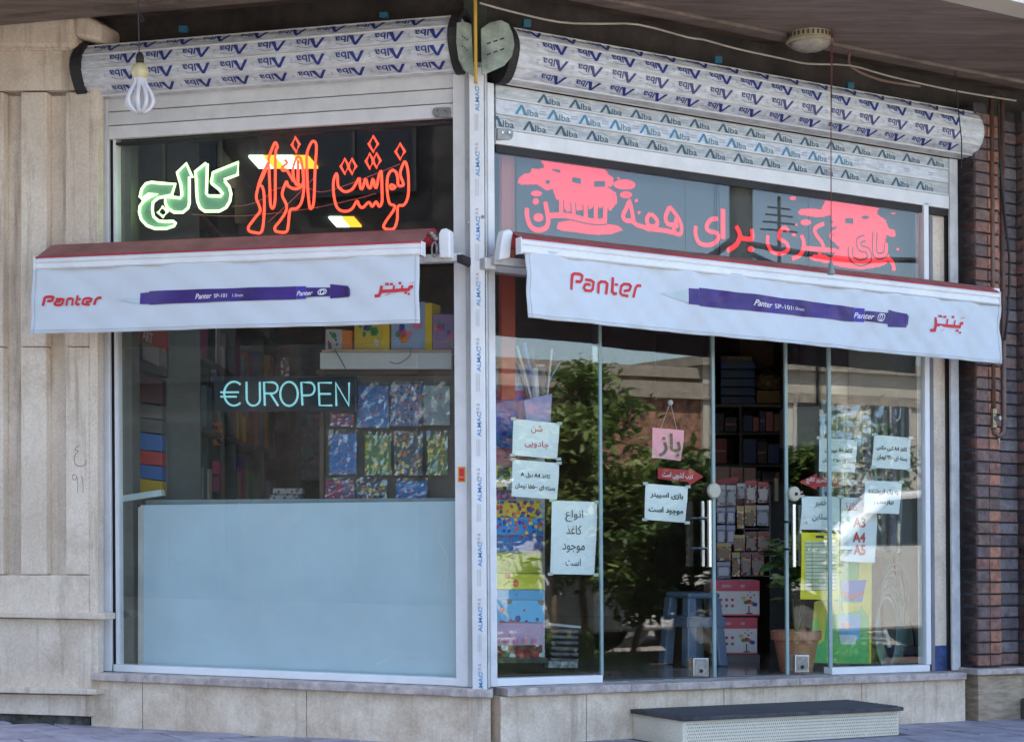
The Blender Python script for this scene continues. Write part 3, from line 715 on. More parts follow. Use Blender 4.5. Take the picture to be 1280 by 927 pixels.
b = MB(); b.bar('R', AX(1167, -.008, 'R'), AX(1183, -.008, 'R'), .24, .359, -.008, -.06); b.build('blue_painted_strip', M('scuffed_blue_paint', (.05, .09, .27), .6, var=.3, scale=20, dirt=.6, dirtc=(.3, .3, .32)), doors)
gp(620, 1158, .006, 1.99, 2.52)[0].data.materials[0] = GLASS('upper_window_glass', (.965, .985, .975), 1.15)
# handles, locks
for hx, kx, sx in ((886, 891, -1), (996, 991, 1)):
    wH = .0
    for dx in (0, 9.5 * (1 if sx > 0 else -1)):
        x = (878 if dx else 887) if sx < 0 else (992 + (8 if dx else 0))
        y0, y1 = (625, 708) if sx < 0 else (630, 708)
        a, v0_ = UP('R', x, y1, .045); _, v1_ = UP('R', x, y0, .045)
        b = MB(); ww = .045 if not dx else -.09
        a = AX(x, ww, 'R', 660)
        b.tube([P('R', a, v0_, ww), P('R', a, v1_, ww)], .0105, 10)
        for vv in (v0_ + .08, v1_ - .08): b.tube([P('R', a, vv, ww), P('R', a, vv, -.03)], .006, 8)
        b.build('door_handle', steel, doors, smooth=False)
    a, v = UP('R', kx, 613 if sx < 0 else 617, -.02)
    b = MB(); b.lathe(P('R', a, v, -.02), [(.034, 0), (.034, .014), (.029, .018), (0.001, .019)], 24, ax=(Vector(WING['R'][0] + (0,)), Vector((0, 0, 1)), Vector(WING['R'][1] + (0,))))
    o = b.build('lock_disc', M('cream_enamel', (.50, .46, .36), .4), doors)
    if sx > 0:
        b = MB(); b.lathe(P('R', a + .004, v, .0), [(.008, .004), (.008, -.003)], 10, ax=(Vector(WING['R'][0] + (0,)), Vector((0, 0, 1)), Vector(WING['R'][1] + (0,)))); b.build('keyhole', dark, o)
for x0, y0, x1, y1 in ((867, 822, 886, 845), (994, 818, 1012, 840)):
    b = MB(); b.rect('R', x0, y0, x1, y1, -.005, .05); o = b.build('floor_lock', steel, doors, bevel=.003)
    b = MB(); b.rect('R', x0 + 2.2, y0 + 2.5, x1 - 2.2, y1 - 2.5, -.0035, .004); o2 = b.build('lock_plate', steel_d, o)
    b = MB(); a, v = UP('R', (x0 + x1) / 2, y1 - 7, -.003); b.lathe(P('R', a, v, -.0035), [(.009, 0), (.008, .006)], 10, ax=(Vector(WING['R'][0] + (0,)), Vector((0, 0, 1)), Vector(WING['R'][1] + (0,)))); b.build('keyhole', rubber, o)

# ------------------------------------------------------------------ awnings
def awning(label, wg, TLf, TRf, railh, wR, back, wB, roller_px, seed):
    """TLf/TRf: top corners of the front rail; back: rear edge of the cloth; a shallow folded awning"""
    t = T('awning', label, 'awning')
    d = Vector(WING[wg][0] + (0,)); n = Vector(WING[wg][1] + (0,))
    a0, a1 = UP(wg, *TLf, wR)[0], UP(wg, *TRf, wR)[0]
    v1 = (UP(wg, *TLf, wR)[1] + UP(wg, *TRf, wR)[1]) / 2
    hl = railh
    vb = (UP(wg, *back[0], wB)[1] + UP(wg, *back[1], wB)[1]) / 2
    b0, b1 = UP(wg, *back[0], wB)[0], UP(wg, *back[1], wB)[0]
    print('awning', label[:12], 'rail a', round(a0, 3), round(a1, 3), 'v', round(v1, 3), UP(wg, *TLf, wR)[1], UP(wg, *TRf, wR)[1], 'back', round(b0, 3), round(b1, 3), round(vb, 3))
    # rail: rounded profile
    b = MB(); prof = [(0, 0), (.012, .004), (.020, .016), (.022, -.0)][:0]
    pr_ = [(v1 - hl, wR - .03), (v1 - hl, wR - .002), (v1 - hl + .006, wR + .004), (v1 - hl * .62, wR + .002), (v1 - hl * .5, wR - .004), (v1 - hl * .38, wR + .004), (v1 - .010, wR + .006), (v1 - .002, wR - .002), (v1, wR - .03)]
    b.prism([P(wg, a0, v, w) for v, w in pr_], [P(wg, a1, v, w) for v, w in pr_]); b.build('front_rail', white_frame, t, bevel=.001)
    for a in (a0 - .004, a1 + .0):
        b = MB(); b.bar(wg, a, a + .004, v1 - hl - .004, v1 + .003, wR + .008, wR - .034); b.build('end_cap', white_frame, t, bevel=.001)
    # cloth top
    b = MB(); N = 24
    vs = []; 
    for i in range(N + 1):
        u = i / N; sag = .0
        vs += [P(wg, b0 + (b1 - b0) * u, vb, wB), P(wg, a0 + (a1 - a0) * u, v1 + .002, wR - .006)]
    b.add(vs, [[2 * i, 2 * i + 1, 2 * i + 3, 2 * i + 2] for i in range(N)]); o = b.build('cloth_top', red_top, t); so = o.modifiers.new('s', 'SOLIDIFY'); so.thickness = .003; so.offset = 0
    b = MB(); b.tube([P(wg, a0 + .002, v1 + .0025, wR - .004), P(wg, a1 - .002, v1 + .0025, wR - .004)], .004, 8); b.build('cloth_hem', red_fab, t)
    # rolled tube behind
    b = MB(); b.tube([P(wg, roller_px[0], vb - .03, wB - .02), P(wg, roller_px[1], vb - .03, wB - .02)], .036, 18); b.build('roller_tube', red_fab, t, smooth=True)
    return t, a0, a1, v1, hl
wRL, wRR = .34, .30
aw1, la0, la1, lv1, lh = awning('shorter awning with red top and white pen banner over the small window', 'L', (44, 322), (527, 303), .050, wRL, ((64, 305.5), (537, 288)), .20, (AX(64, .2, 'L', 300), AX(541, .2, 'L', 300)), 1)
aw2, ra0, ra1, rv1, rh = awning('longer awning with red top and white pen banner over the glass doors', 'R', (651, 293), (1249, 369), .060, wRR, ((640, 288), (1243, 361.5)), .20, (AX(634, .2, 'R', 295), AX(1240, .2, 'R', 360)), 2)
def wave(wg):
    if wg == 'L': return lambda a, v: .005 * math.sin(a * 7 + v * 5) + .0035 * math.sin(a * 17 - v * 19 + 1) + .0028 * math.sin(a * 29 + v * 41) + .012 * (2.1 - v) * math.sin(a * 5)
    return lambda a, v: .006 * math.sin(a * 6 + v * 7) + .004 * math.sin(a * 19 + v * 15) + .0045 * math.sin(a * 27 - v * 33) + .0022 * math.sin(a * 49 + v * 55) + .016 * (2.1 - v) * math.sin(a * 5 + 1)
def valance(t, wg, tl, tr, br, bl, w):
    f = quadmap(wg, w, tl, tr, br, bl, wave(wg)); b = MB(); NX, NY = 150, 24
    b.add([f(i / NX, j / NY) for j in range(NY + 1) for i in range(NX + 1)], [[j * (NX + 1) + i, j * (NX + 1) + i + 1, (j + 1) * (NX + 1) + i + 1, (j + 1) * (NX + 1) + i] for j in range(NY) for i in range(NX)])
    o = b.build('valance', valance_m, t, smooth=True); so = o.modifiers.new('s', 'SOLIDIFY'); so.thickness = .0012; so.offset = -1
    return o
WVL, WVR = wRL - .008, wRR - .008
va1 = valance(aw1, 'L', (42, 335), (524.5, 316), (524.5, 404), (38, 417.5), WVL)
va2 = valance(aw2, 'R', (656, 311), (1252, 382), (1251, 455), (658.5, 397), WVR)
for va, wg, tl, tr, br, bl, w in ((va1, 'L', (42, 335), (524.5, 316), (524.5, 404), (38, 417.5), WVL), (va2, 'R', (656, 311), (1252, 382), (1251, 455), (658.5, 397), WVR)):
    A = [UP(wg, *p, w) for p in (bl, br, tl, tr)]; wf = wave(wg)
    def hem(p, q, dv, da): return [P(wg, p[0] + (q[0] - p[0]) * k / 60 + da, p[1] + (q[1] - p[1]) * k / 60 + dv, w + .0012 + wf(p[0] + (q[0] - p[0]) * k / 60 + da, p[1] + (q[1] - p[1]) * k / 60 + dv)) for k in range(61)]
    b = MB(); b.tube(hem(A[0], A[1], .014, 0), .0009, 4); b.build('hem_stitch', M('grey_thread', (.40, .44, .50), .8), va)
    b = MB(); b.tube(hem(A[1], A[3], 0, -.018), .0009, 4); b.build('hem_stitch', MC['grey_thread'], va)
    b = MB(); b.tube(hem(A[0], A[2], 0, .018), .0009, 4); b.build('hem_stitch', MC['grey_thread'], va)
# print on the valances, following the cloth
def onval(wg, pts, w):
    wf = wave(wg); return [P(wg, a, v, w + wf(a, v) + .0034) for a, v in pts]
PL = [([(150, 232), (160, 150), (168, 100), (188, 88), (238, 92), (260, 106), (250, 148), (236, 160), (195, 158)], 27),
      ([(290, 140), (350, 143), (378, 160), (364, 222), (342, 240), (295, 235), (277, 214), (286, 186), (300, 180), (345, 182)], 25),
      ([(411, 262), (424, 172), (442, 154), (478, 158), (493, 176), (481, 270)], 25), ([(546, 116), (530, 244), (545, 264), (572, 264)], 26), ([(556, 181), (584, 184)], 22),
      ([(686, 284), (622, 273), (604, 254), (614, 196), (636, 178), (680, 181), (700, 200), (690, 232), (640, 240)], 24), ([(731, 296), (747, 212), (766, 190), (806, 189)], 25)]
def logo(mb, wg, w, conv, wd):
    for pts, k in PL:
        q = [conv(x, y) for x, y in pts]; vs, fs = ribbon2d(q, k * wd)
        mb.add(onval(wg, vs, w), fs, 0)
# right banner
pR = MB(); cR = lambda x, y: UP('R', 690 + x / 7.11, 330 + y / 7.11, WVR)
pR1 = MB(); pR3 = MB(); pL1 = MB(); pL3 = MB()
logo(pR1, 'R', WVR, cR, 1 / 7.11 / 300)
# map right logo to the left banner
def bb(ps): return min(p[0] for p in ps), max(p[0] for p in ps), min(p[1] for p in ps), max(p[1] for p in ps)
def lvl(p): return p
allR = [cR(x, y) for pts, k in PL for x, y in pts]; B = bb(allR)
q0 = UP('L', 54.5, 383, WVL); q1 = UP('L', 126, 368, WVL)
pL = MB(); cL = lambda x, y: (lambda p: (q0[0] + (p[0] - B[0]) / (B[1] - B[0]) * (q1[0] - q0[0]), q0[1] + (p[1] - B[2]) / (B[3] - B[2]) * (q1[1] - q0[1])))(cR(x, y))
logo(pL1, 'L', WVL, cL, (q1[0] - q0[0]) / (806 - 150))
def strip(mb, wg, w, top, bot, n, m, rows=3):
    """closed band between two seen outlines, cut fine so it follows the cloth"""
    def along(pl, t):
        L = [0]; 
        for i in range(1, len(pl)): L.append(pl[i][0] - pl[0][0])
        x = t * L[-1]
        for i in range(1, len(pl)):
            if x <= L[i] + 1e-9:
                k = (x - L[i - 1]) / max(1e-9, L[i] - L[i - 1]); return (pl[i - 1][0] + (pl[i][0] - pl[i - 1][0]) * k, pl[i - 1][1] + (pl[i][1] - pl[i - 1][1]) * k)
        return pl[-1]
    vs = []
    for j in range(rows + 1):
        for i in range(n + 1):
            a = along(top, i / n); b_ = along(bot, i / n); s_ = j / rows
            vs.append(UP(wg, a[0] * (1 - s_) + b_[0] * s_, a[1] * (1 - s_) + b_[1] * s_, w))
    mb.add(onval(wg, vs, w), [[(j + 1) * (n + 1) + i, (j + 1) * (n + 1) + i + 1, j * (n + 1) + i + 1, j * (n + 1) + i] for j in range(rows) for i in range(n)], m)
strip(pR, 'R', WVR, [(827, 366), (846, 364.5), (861, 361.5)], [(827, 366.6), (846, 373), (861, 378)], 8, 4)
strip(pR, 'R', WVR, [(861, 360), (873.3, 361)], [(861, 379.8), (873.3, 381.5)], 4, 1); strip(pR, 'R', WVR, [(873.5, 359.6), (1069, 383.8)], [(873.5, 382.5), (1069, 402)], 60, 1)
strip(pR, 'R', WVR, [(1069.3, 384.2), (1080.6, 385.6)], [(1069.3, 401.8), (1080.6, 402.6)], 4, 2); strip(pR, 'R', WVR, [(1081, 388.3), (1110.6, 391)], [(1081, 401), (1110.6, 404.7)], 10, 1)
strip(pR, 'R', WVR, [(1111, 386.8), (1133, 392.4)], [(1111, 408.3), (1133, 409.3)], 8, 1); strip(pR, 'R', WVR, [(1133.2, 393.5), (1134.4, 395)], [(1133.2, 407), (1134.4, 406)], 1, 1)
strip(pL, 'L', WVL, [(147, 374), (160, 372), (174, 371.5)], [(147, 374.6), (160, 377), (174, 379.5)], 8, 4)
strip(pL, 'L', WVL, [(174.4, 366), (186.4, 365.2)], [(174.4, 379.8), (186.4, 380)], 4, 1); strip(pL, 'L', WVL, [(186.6, 364), (369.8, 357.7)], [(186.6, 380.8), (369.8, 373.8)], 60, 1)
strip(pL, 'L', WVL, [(370, 357.8), (382.4, 357.6)], [(370, 373.6), (382.4, 373.2)], 4, 2); strip(pL, 'L', WVL, [(382.6, 359.2), (412.6, 359.2)], [(382.6, 371.2), (412.6, 370.2)], 10, 1)
strip(pL, 'L', WVL, [(412.8, 355), (436, 357.6)], [(412.8, 373), (436, 370.8)], 8, 1); strip(pL, 'L', WVL, [(436.2, 359), (437.4, 360)], [(436.2, 370), (437.4, 369)], 1, 1)
def vtext(mb, wg, w, s, tl, tr, br, bl, m, bold=0., shear=0.):
    f = quadmap(wg, w, tl, tr, br, bl); wf = wave(wg)
    vs, fs, _ = text2d(s, bold, shear)
    A = [UP(wg, *p, w) for p in (tl, tr, br, bl)]
    out = []
    for x, y in vs:
        a = (A[3][0] * (1 - x) + A[2][0] * x) * (1 - y) + (A[0][0] * (1 - x) + A[1][0] * x) * y; v = (A[3][1] * (1 - x) + A[2][1] * x) * (1 - y) + (A[0][1] * (1 - x) + A[1][1] * x) * y
        out.append((a, v))
    mb.add([p + Vector(WING[wg][1] + (0,)) * .001 for p in onval(wg, out, w)], fs, m)
vtext(pR, 'R', WVR, 'Panter', (940, 374.5), (965, 378), (964, 385.5), (939, 382), 3, .015, .25); vtext(pR, 'R', WVR, 'SP-101', (967.5, 379.5), (988, 382.2), (988, 388), (967.5, 385.3), 3, .01); vtext(pR, 'R', WVR, '1.0mm', (990, 383), (1004, 385), (1004, 389), (990, 387), 3)
vtext(pR, 'R', WVR, 'Panter', (1069.5, 390), (1092, 392.5), (1091, 399.5), (1068.5, 397), 3, .015, .25)
vtext(pL, 'L', WVL, 'Panter', (245.5, 367.5), (266.5, 366.5), (266, 373), (245, 374), 3, .015, .25); vtext(pL, 'L', WVL, 'SP-101', (269, 367.6), (285, 367), (285, 372), (269, 372.6), 3, .01); vtext(pL, 'L', WVL, '1.0mm', (292, 367.5), (305, 367), (305, 371), (292, 371.5), 3)
vtext(pL, 'L', WVL, 'Panter', (370.6, 363.6), (391.5, 363), (391, 368.8), (370, 369.6), 3, .015, .25)
# pen emblem: round white mark
for mb_, wg, w, (cx0, cy0), (rx, ry), sl in ((pR, 'R', WVR, (1101.5, 396.6), (4.6, 4.4), .12), (pL, 'L', WVL, (403, 364.8), (5.0, 3.3), -.05)):
    for (ox, rr) in ((-1.4, .72), (1.4, .72)):
        ring = [UP(wg, cx0 + ox + rx * rr * math.cos(t) + 1.0 * math.sin(t) * -1, cy0 + sl * ox + ry * math.sin(t), w) for t in [i * math.pi / 8 for i in range(16)]]
        vs, fs = ribbon2d(ring + [ring[0]], .0042 if wg == 'R' else .004); mb_.add([p + Vector(WING[wg][1] + (0,)) * .001 * (1 + (ox > 0)) for p in onval(wg, vs, w)], fs, 3)
# the word in Persian letters
PF = [([(964, 179), (992, 176), (1002, 150), (1008, 112)], 20), ([(1004, 149), (1188, 140), (1198, 122), (1216, 120)], 20), ([(1086, 138), (1092, 112)], 13), ([(1142, 138), (1148, 112)], 13), ([(1032, 103), (1056, 102)], 15), ([(1064, 104), (1084, 102)], 13), ([(1122, 99), (1140, 98)], 15),
      ([(1160, 160), (1178, 159)], 13), ([(1182, 168), (1196, 167)], 12), ([(1192, 100), (1222, 92)], 3), ([(1030, 176), (1062, 164)], 3)]
for pts, k in PF:
    q = [UP('L', 280 + x / 5.12, 335 + y / 5.12, WVL) for x, y in pts]; vs, fs = ribbon2d(q, k / 5.12 / 300); pL3.add(onval('L', vs, WVL), fs, 0)
q0 = UP('L', 280 + 964 / 5.12, 335 + 179 / 5.12, WVL); q1 = UP('L', 280 + 1222 / 5.12, 335 + 92 / 5.12, WVL)
r0 = UP('R', 1161, 413, WVR); r1 = UP('R', 1205, 397, WVR)
for pts, k in PF:
    q = [UP('L', 280 + x / 5.12, 335 + y / 5.12, WVL) for x, y in pts]
    q = [(r0[0] + (a - q0[0]) / (q1[0] - q0[0]) * (r1[0] - r0[0]), r0[1] + (v - q0[1]) / (q1[1] - q0[1]) * (r1[1] - r0[1])) for a, v in q]
    vs, fs = ribbon2d(q, k / 5.12 / 270); pR3.add(onval('R', vs, WVR), fs, 0)
PM = [ink_red, ink_purple, ink_violet, ink_white, ink_steel2]
pR.build('printed_pen', PM, va2); pL.build('printed_pen', PM, va1)
pR1.build('red_wordmark', ink_red, va2); pL1.build('red_wordmark', ink_red, va1); pR3.build('persian_wordmark', ink_red, va2); pL3.build('persian_wordmark', ink_red, va1)
# ghosted hems, arms and wall brackets
for t, wg, xa, vb in ((aw1, 'L', 559, 2.115), (aw2, 'R', 632, 2.09)):
    pass
b = MB(); b.pp('L', [(548, 303), (548, 292), (551, 286), (557, 285), (562, 288), (562.5, 322), (549, 322)], .24, .05); b.build('arm_bracket', white_frame, aw1, bevel=.006)
b = MB(); b.bar('L', AX(528, .2, 'L', 320), AX(576, .2, 'L', 320), Vv(550, 327, .2), Vv(550, 317, .2), .2, .15); b.build('mounting_bar', white_al2, aw1, bevel=.003)
b = MB(); b.bar('L', AX(571, .205, 'L', 320), AX(579, .205, 'L', 320), Vv(575, 328, .205), Vv(575, 318, .205), .206, .05); b.build('bar_end', rubber, aw1, bevel=.002)
b = MB(); b.bar('L', AX(541, .2, 'L', 305), AX(552, .2, 'L', 305), Vv(545, 316, .2), Vv(545, 303, .2), .18, .14); b.build('roller_end', steel_d, aw1, bevel=.003)
b = MB(); ring = [P('L', UP('L', 543, 312, .23)[0] + .012 * math.cos(t), UP('L', 543, 312, .23)[1] + .03 * math.sin(t), .23) for t in [i * math.pi / 6 for i in range(12)]]; b.tube(ring, .004, 6, closed=True)
for i in range(3): b.lathe(P('L', *UP('L', 539 + 3 * i, 292 + 3 * i, .22), .22), [(.002, -.01), (.011, -.006), (.012, .004), (.003, .01)], 8)
b.build('crank_eye', steel_d, aw1)
b = MB(); b.pp('R', [(624, 325), (628, 296), (630, 288), (637, 286), (642, 290), (640, 300), (638, 322)], .22, .05); b.build('arm_bracket', white_frame, aw2, bevel=.006)
b = MB(); b.bar('R', AX(618, .18, 'R', 320), AX(660, .18, 'R', 320), Vv(640, 332, .18, 'R'), Vv(640, 322, .18, 'R'), .18, .13); b.build('mounting_bar', white_al2, aw2, bevel=.003)
b = MB(); b.bar('R', AX(606, .15, 'R', 320), AX(620, .15, 'R', 320), Vv(612, 336, .15, 'R'), Vv(612, 322, .15, 'R'), .15, .05); b.build('bar_end', white_al2, aw2, bevel=.003)
b = MB(); b.bar('R', AX(1243, .25, 'R', 360), AX(1250, .25, 'R', 360), Vv(1246, 372, .25, 'R'), Vv(1246, 360, .25, 'R'), .25, .0); b.build('arm_bracket', white_frame, aw2, bevel=.003)

# ------------------------------------------------------------------ neon words in the small window
def neon(label, name, strokes, ox, oy, s, w, mat, r, closed=True, n=4, parent=None):
    t = T(name, label, 'neon sign')
    for pts in strokes:
        cl = closed; 
        if isinstance(pts, tuple): pts, cl, sm = pts
        else: sm = True
        q = zc(pts, ox, oy, s)
        if sm: q = smooth(q, n, cl)
        b = MB(); b.tube([P('L', *UP('L', x, y, w), w) for x, y in q], r, 8, closed=cl); b.build('neon_tube', mat, t, smooth=True)
    return t
wN = -.06
# green word, traced at 9.14 px per px
g1 = [(722, 180), (845, 82), (862, 90), (850, 430), (872, 455), (1015, 458), (1035, 435), (1000, 385), (912, 315), (905, 300), (925, 190), (1215, 72), (1208, 215), (1055, 270), (1060, 290), (1110, 350), (1132, 430), (1118, 520), (1075, 590), (1000, 630), (830, 632), (775, 590), (748, 520), (738, 400), (735, 280)]
g2 = [(620, 85), (690, 245), (655, 240), (655, 540), (640, 595), (580, 645), (480, 645), (410, 600), (383, 545), (378, 470), (455, 470), (548, 480), (570, 450), (560, 340), (515, 190)]
g3 = [(495, 322), (455, 445), (380, 462), (300, 480), (240, 530), (232, 610), (245, 690), (300, 740), (380, 750), (470, 745), (500, 765), (480, 800), (390, 830), (260, 830), (170, 795), (105, 725), (82, 640), (92, 570), (140, 510), (205, 465), (285, 440), (190, 435), (110, 495), (90, 470), (110, 380), (160, 315), (220, 300), (340, 312)]
g4 = [(350, 580), (405, 640), (355, 695), (295, 645)]
tg = neon('pale green neon word on teal backing in the small window', 'green_neon_sign', [(g1, True, False), (g2, True, False), (g3, True, False), (g4, True, False)], 165, 195, 9.14, wN, neon_green, .0062)
teal = M('frosted_teal_backing', (.20, .34, .31), .5, var=.06)
for g in (g1, g2, g3):
    b = MB(); b.pp('L', zc(g, 165, 195, 9.14), wN - .012, .006); b.build('backing', teal, tg)
# orange-red words traced at 6.62
k1 = [(292, 120), (310, 160), (295, 200), (292, 420), (290, 600), (272, 665), (252, 630), (246, 480), (240, 330), (236, 260), (262, 180)]
k2 = [(605, 110), (632, 150), (622, 330), (615, 540), (605, 640), (580, 665), (565, 560), (555, 380), (552, 230), (575, 150)]
k3 = [(180, 480), (198, 540), (200, 700), (180, 855), (120, 865), (75, 850), (72, 815), (120, 750), (165, 690), (158, 640), (135, 580), (145, 510), (170, 420), (230, 290), (200, 380), (160, 470)]
k4 = [(385, 440), (400, 480), (450, 505), (500, 490), (525, 440), (515, 320), (500, 250), (470, 245), (440, 330), (445, 420), (470, 470), (500, 470)]
k5 = [(385, 440), (360, 500), (350, 560), (385, 640), (375, 700), (330, 770), (290, 820), (300, 855), (380, 860), (400, 800), (415, 680), (470, 665), (510, 610), (528, 500), (525, 340)]
k6 = [(458, 78), (492, 135), (465, 200), (428, 140)]
k7 = [(370, 265), (390, 290), (355, 320), (350, 350), (390, 350)]
neon('orange red neon word with two tall strokes, middle of the small window', 'red_neon_sign', [k1, k2, k3, (k4, False, True), (k5, False, True), (k6, True, False), (k7, False, True), ([(390, 350), (430, 420), (440, 440)], False, False), ([(480, 270), (480, 480)], False, False)], 300, 160, 6.62, wN, neon_red, .0058)
m1 = [(98, 380), (112, 400), (115, 470), (135, 505), (180, 528), (235, 505), (270, 450), (292, 415), (300, 490), (318, 500), (345, 420), (362, 480), (385, 495), (405, 420), (420, 480), (435, 490), (455, 390), (475, 365), (480, 520), (480, 610), (458, 650), (430, 610), (400, 650), (370, 615), (320, 660), (290, 640), (272, 605), (230, 670), (170, 690), (110, 660), (82, 560), (78, 450)]
m2 = [(672, 280), (695, 360), (700, 520), (685, 600), (655, 640), (612, 650), (605, 760), (578, 832), (520, 838), (492, 815), (520, 760), (570, 690), (585, 645), (540, 620), (522, 500), (528, 400), (560, 352), (595, 365), (610, 420), (615, 475), (655, 475), (650, 440), (630, 380), (650, 310)]
m3 = [(558, 470), (590, 490), (560, 505), (548, 485)]
dm = lambda cx, cy, rx=38, ry=65: ([(cx, cy - ry), (cx + rx, cy), (cx, cy + ry), (cx - rx, cy)], True, False)
neon('orange red neon word with diamond dots, right side of the small window', 'red_neon_sign', [m1, m2, m3, dm(408, 133), dm(630, 195), dm(378, 275, 32, 62), dm(435, 270, 32, 60), dm(172, 318, 34, 62), dm(232, 318, 34, 62)], 405, 160, 6.62, wN, neon_red, .0058)
b = MB()
for pts in ([(290, 258), (310, 256), (330, 248), (345, 236), (380, 234), (405, 240), (450, 225), (500, 205)], [(240, 268), (300, 270), (380, 262), (440, 250), (470, 242)], [(335, 278), (360, 255), (395, 220)]):
    b.tube([P('L', *UP('L', x, y, wN - .02), wN - .02) for x, y in smooth(pts, 4)], .0016, 5)
tag(b.build('neon_wire', G('pinkish_wire', (.42, .20, .18))), 'thin slack wires strung behind the neon words', 'wires')

# EUROPEN sign
eu = T('lettered_sign', 'dark sign with thin pale cyan capitals hanging behind the small window', 'sign')
b = MB(); b.rect('L', 268, 470, 445, 514, -.10, .012); b.build('sign_board', G('dark_teal_acrylic', (.02, .035, .045), .3), eu, bevel=.002)
def arc(cx, cy, rx, ry, a0, a1, n=12): return [(cx + rx * math.cos(R(a0 + (a1 - a0) * i / n)), cy - ry * math.sin(R(a0 + (a1 - a0) * i / n))) for i in range(n + 1)]
LT = {'E1': [arc(190, 220, 85, 104, 50, 310, 16), [(75, 208), (230, 208)], [(75, 246), (212, 246)]],
      'U': [[(298, 118), (300, 270)] + arc(358, 262, 58, 62, 190, 350, 10) + [(413, 118)]],
      'R': [[(457, 325), (449, 122), (520, 122)] + arc(520, 170, 48, 48, 80, -90, 8) + [(462, 218)], [(505, 218), (572, 325)]],
      'O': [arc(666, 222, 76, 104, 0, 360, 24)],
      'P': [[(782, 322), (772, 122), (840, 124)] + arc(840, 178, 48, 56, 80, -85, 8) + [(782, 236)]],
      'E': [[(1034, 126), (922, 126), (930, 322), (1038, 322)], [(926, 222), (1026, 222)]], 'N': [[(1076, 326), (1070, 126), (1184, 324), (1186, 124)]]}
b = MB()
for k, ss in LT.items():
    for st in ss: b.tube([P('L', *UP('L', x, y, -.094), -.094) for x, y in zc(st, 265, 460, 6.92)], .0048, 6)
b.build('lit_letters', neon_cyan, eu)

# ------------------------------------------------------------------ LED text sign behind the upper glass of the long front
led_mat = bpy.data.materials.new('lit_red_led_matrix'); led_mat.use_nodes = True
_n = led_mat.node_tree; _b = _n.nodes['Principled BSDF']; _b.inputs['Base Color'].default_value = (.12, .01, .01, 1)
_b.inputs['Emission Color'].default_value = (1, .018, .03, 1)
_g = _n.nodes.new('ShaderNodeNewGeometry'); _s = _n.nodes.new('ShaderNodeSeparateXYZ'); _n.links.new(_g.outputs['Position'], _s.inputs[0])
def _w(sock, k):
    a = _n.nodes.new('ShaderNodeMath'); a.operation = 'MULTIPLY'; a.inputs[1].default_value = k; _n.links.new(sock, a.inputs[0])
    c = _n.nodes.new('ShaderNodeMath'); c.operation = 'SINE'; _n.links.new(a.outputs[0], c.inputs[0]); return c.outputs[0]
_m = _n.nodes.new('ShaderNodeMath'); _m.operation = 'MULTIPLY'; _n.links.new(_w(_s.outputs[0], 900), _m.inputs[0]); _n.links.new(_w(_s.outputs[2], 780), _m.inputs[1])
_e = _n.nodes.new('ShaderNodeMapRange'); _e.inputs[1].default_value = -1; _e.inputs[2].default_value = 1; _e.inputs[3].default_value = .08; _e.inputs[4].default_value = .44
_n.links.new(_m.outputs[0], _e.inputs[0]); _n.links.new(_e.outputs[0], _b.inputs['Emission Strength'])
led_bd = G('dark_led_board', (.018, .018, .022), .5)
ld = T('led_sign', 'long red dot-matrix sign with Persian words behind the upper glass of the doors', 'LED sign')
wD = -.06
for x0, x1 in ((646, 856), (857, 898.5), (899.5, 1010), (1011, 1147)):
    b = MB(); a0, a1 = AX(x0, wD, 'R', 260), AX(x1, wD, 'R', 300); b.bar('R', a0, a1, 2.0, 2.50, wD, wD - .05); b.build('led_module', led_bd, ld)
LD = MB(); DK = MB()
def ragged(q, g=.85):
    """outline broken into the square steps of the lamp matrix"""
    out = []
    for i in range(len(q)):
        a, b_ = q[i], q[(i + 1) % len(q)]; n = max(1, int(math.hypot(b_[0] - a[0], b_[1] - a[1]) / 2.2))
        for k in range(n):
            x, y = a[0] + (b_[0] - a[0]) * k / n, a[1] + (b_[1] - a[1]) * k / n
            x += random.uniform(-.5, .5); y += random.uniform(-.5, .5); p = (round(x / 1.1) * 1.1, round((y - .13 * x) / 1.1) * 1.1 + .13 * x)
            if out and out[-1] == p: continue
            if out and out[-1][0] != p[0] and out[-1][1] != p[1]: out.append((p[0], out[-1][1] + .13 * (p[0] - out[-1][0])))
            out.append(p)
    return out
def lp(pts, ox, oy, s, lay, mb=None):
    q = zc(pts, ox, oy, s); w = wD + .0012 * lay
    if len(pts) > 8 and lay == 1: q = q if lay != 1 else ragged(q)
    mb = LD if mb is None else mb; A = [UP('R', x, y, w) for x, y in q]
    mb.add([P('R', a, v, w) for a, v in A], [list(range(len(A)))[::-1]])
def lr(pts, wd, ox, oy, s, lay, mb=None, sm=True):
    q = zc(smooth(pts, 3) if sm else pts, ox, oy, s); w = wD + .0012 * lay
    vs, fs = ribbon2d([UP('R', x, y, w) for x, y in q], wd / s / 285)
    (LD if mb is None else mb).add([P('R', a, v, w) for a, v in vs], fs)
def both(pts, wd, *a):
    lr(pts, wd + 30, *a, 3, DK); lr(pts, wd, *a, 4)
def ell(cx, cy, rx, ry, n=14): return [(cx + rx * math.cos(2 * math.pi * i / n), cy + ry * math.sin(2 * math.pi * i / n)) for i in range(n)]
A_ = (640, 190, 8)
lp([(270, 35), (905, 125), (960, 230), (1010, 265), (1010, 340), (940, 350), (1040, 420), (1055, 500), (1000, 585), (880, 560), (560, 600), (440, 455), (410, 370), (360, 390), (260, 320), (130, 330), (65, 315), (65, 260), (100, 225), (190, 205), (195, 165), (260, 175), (330, 155)], *A_, 1)
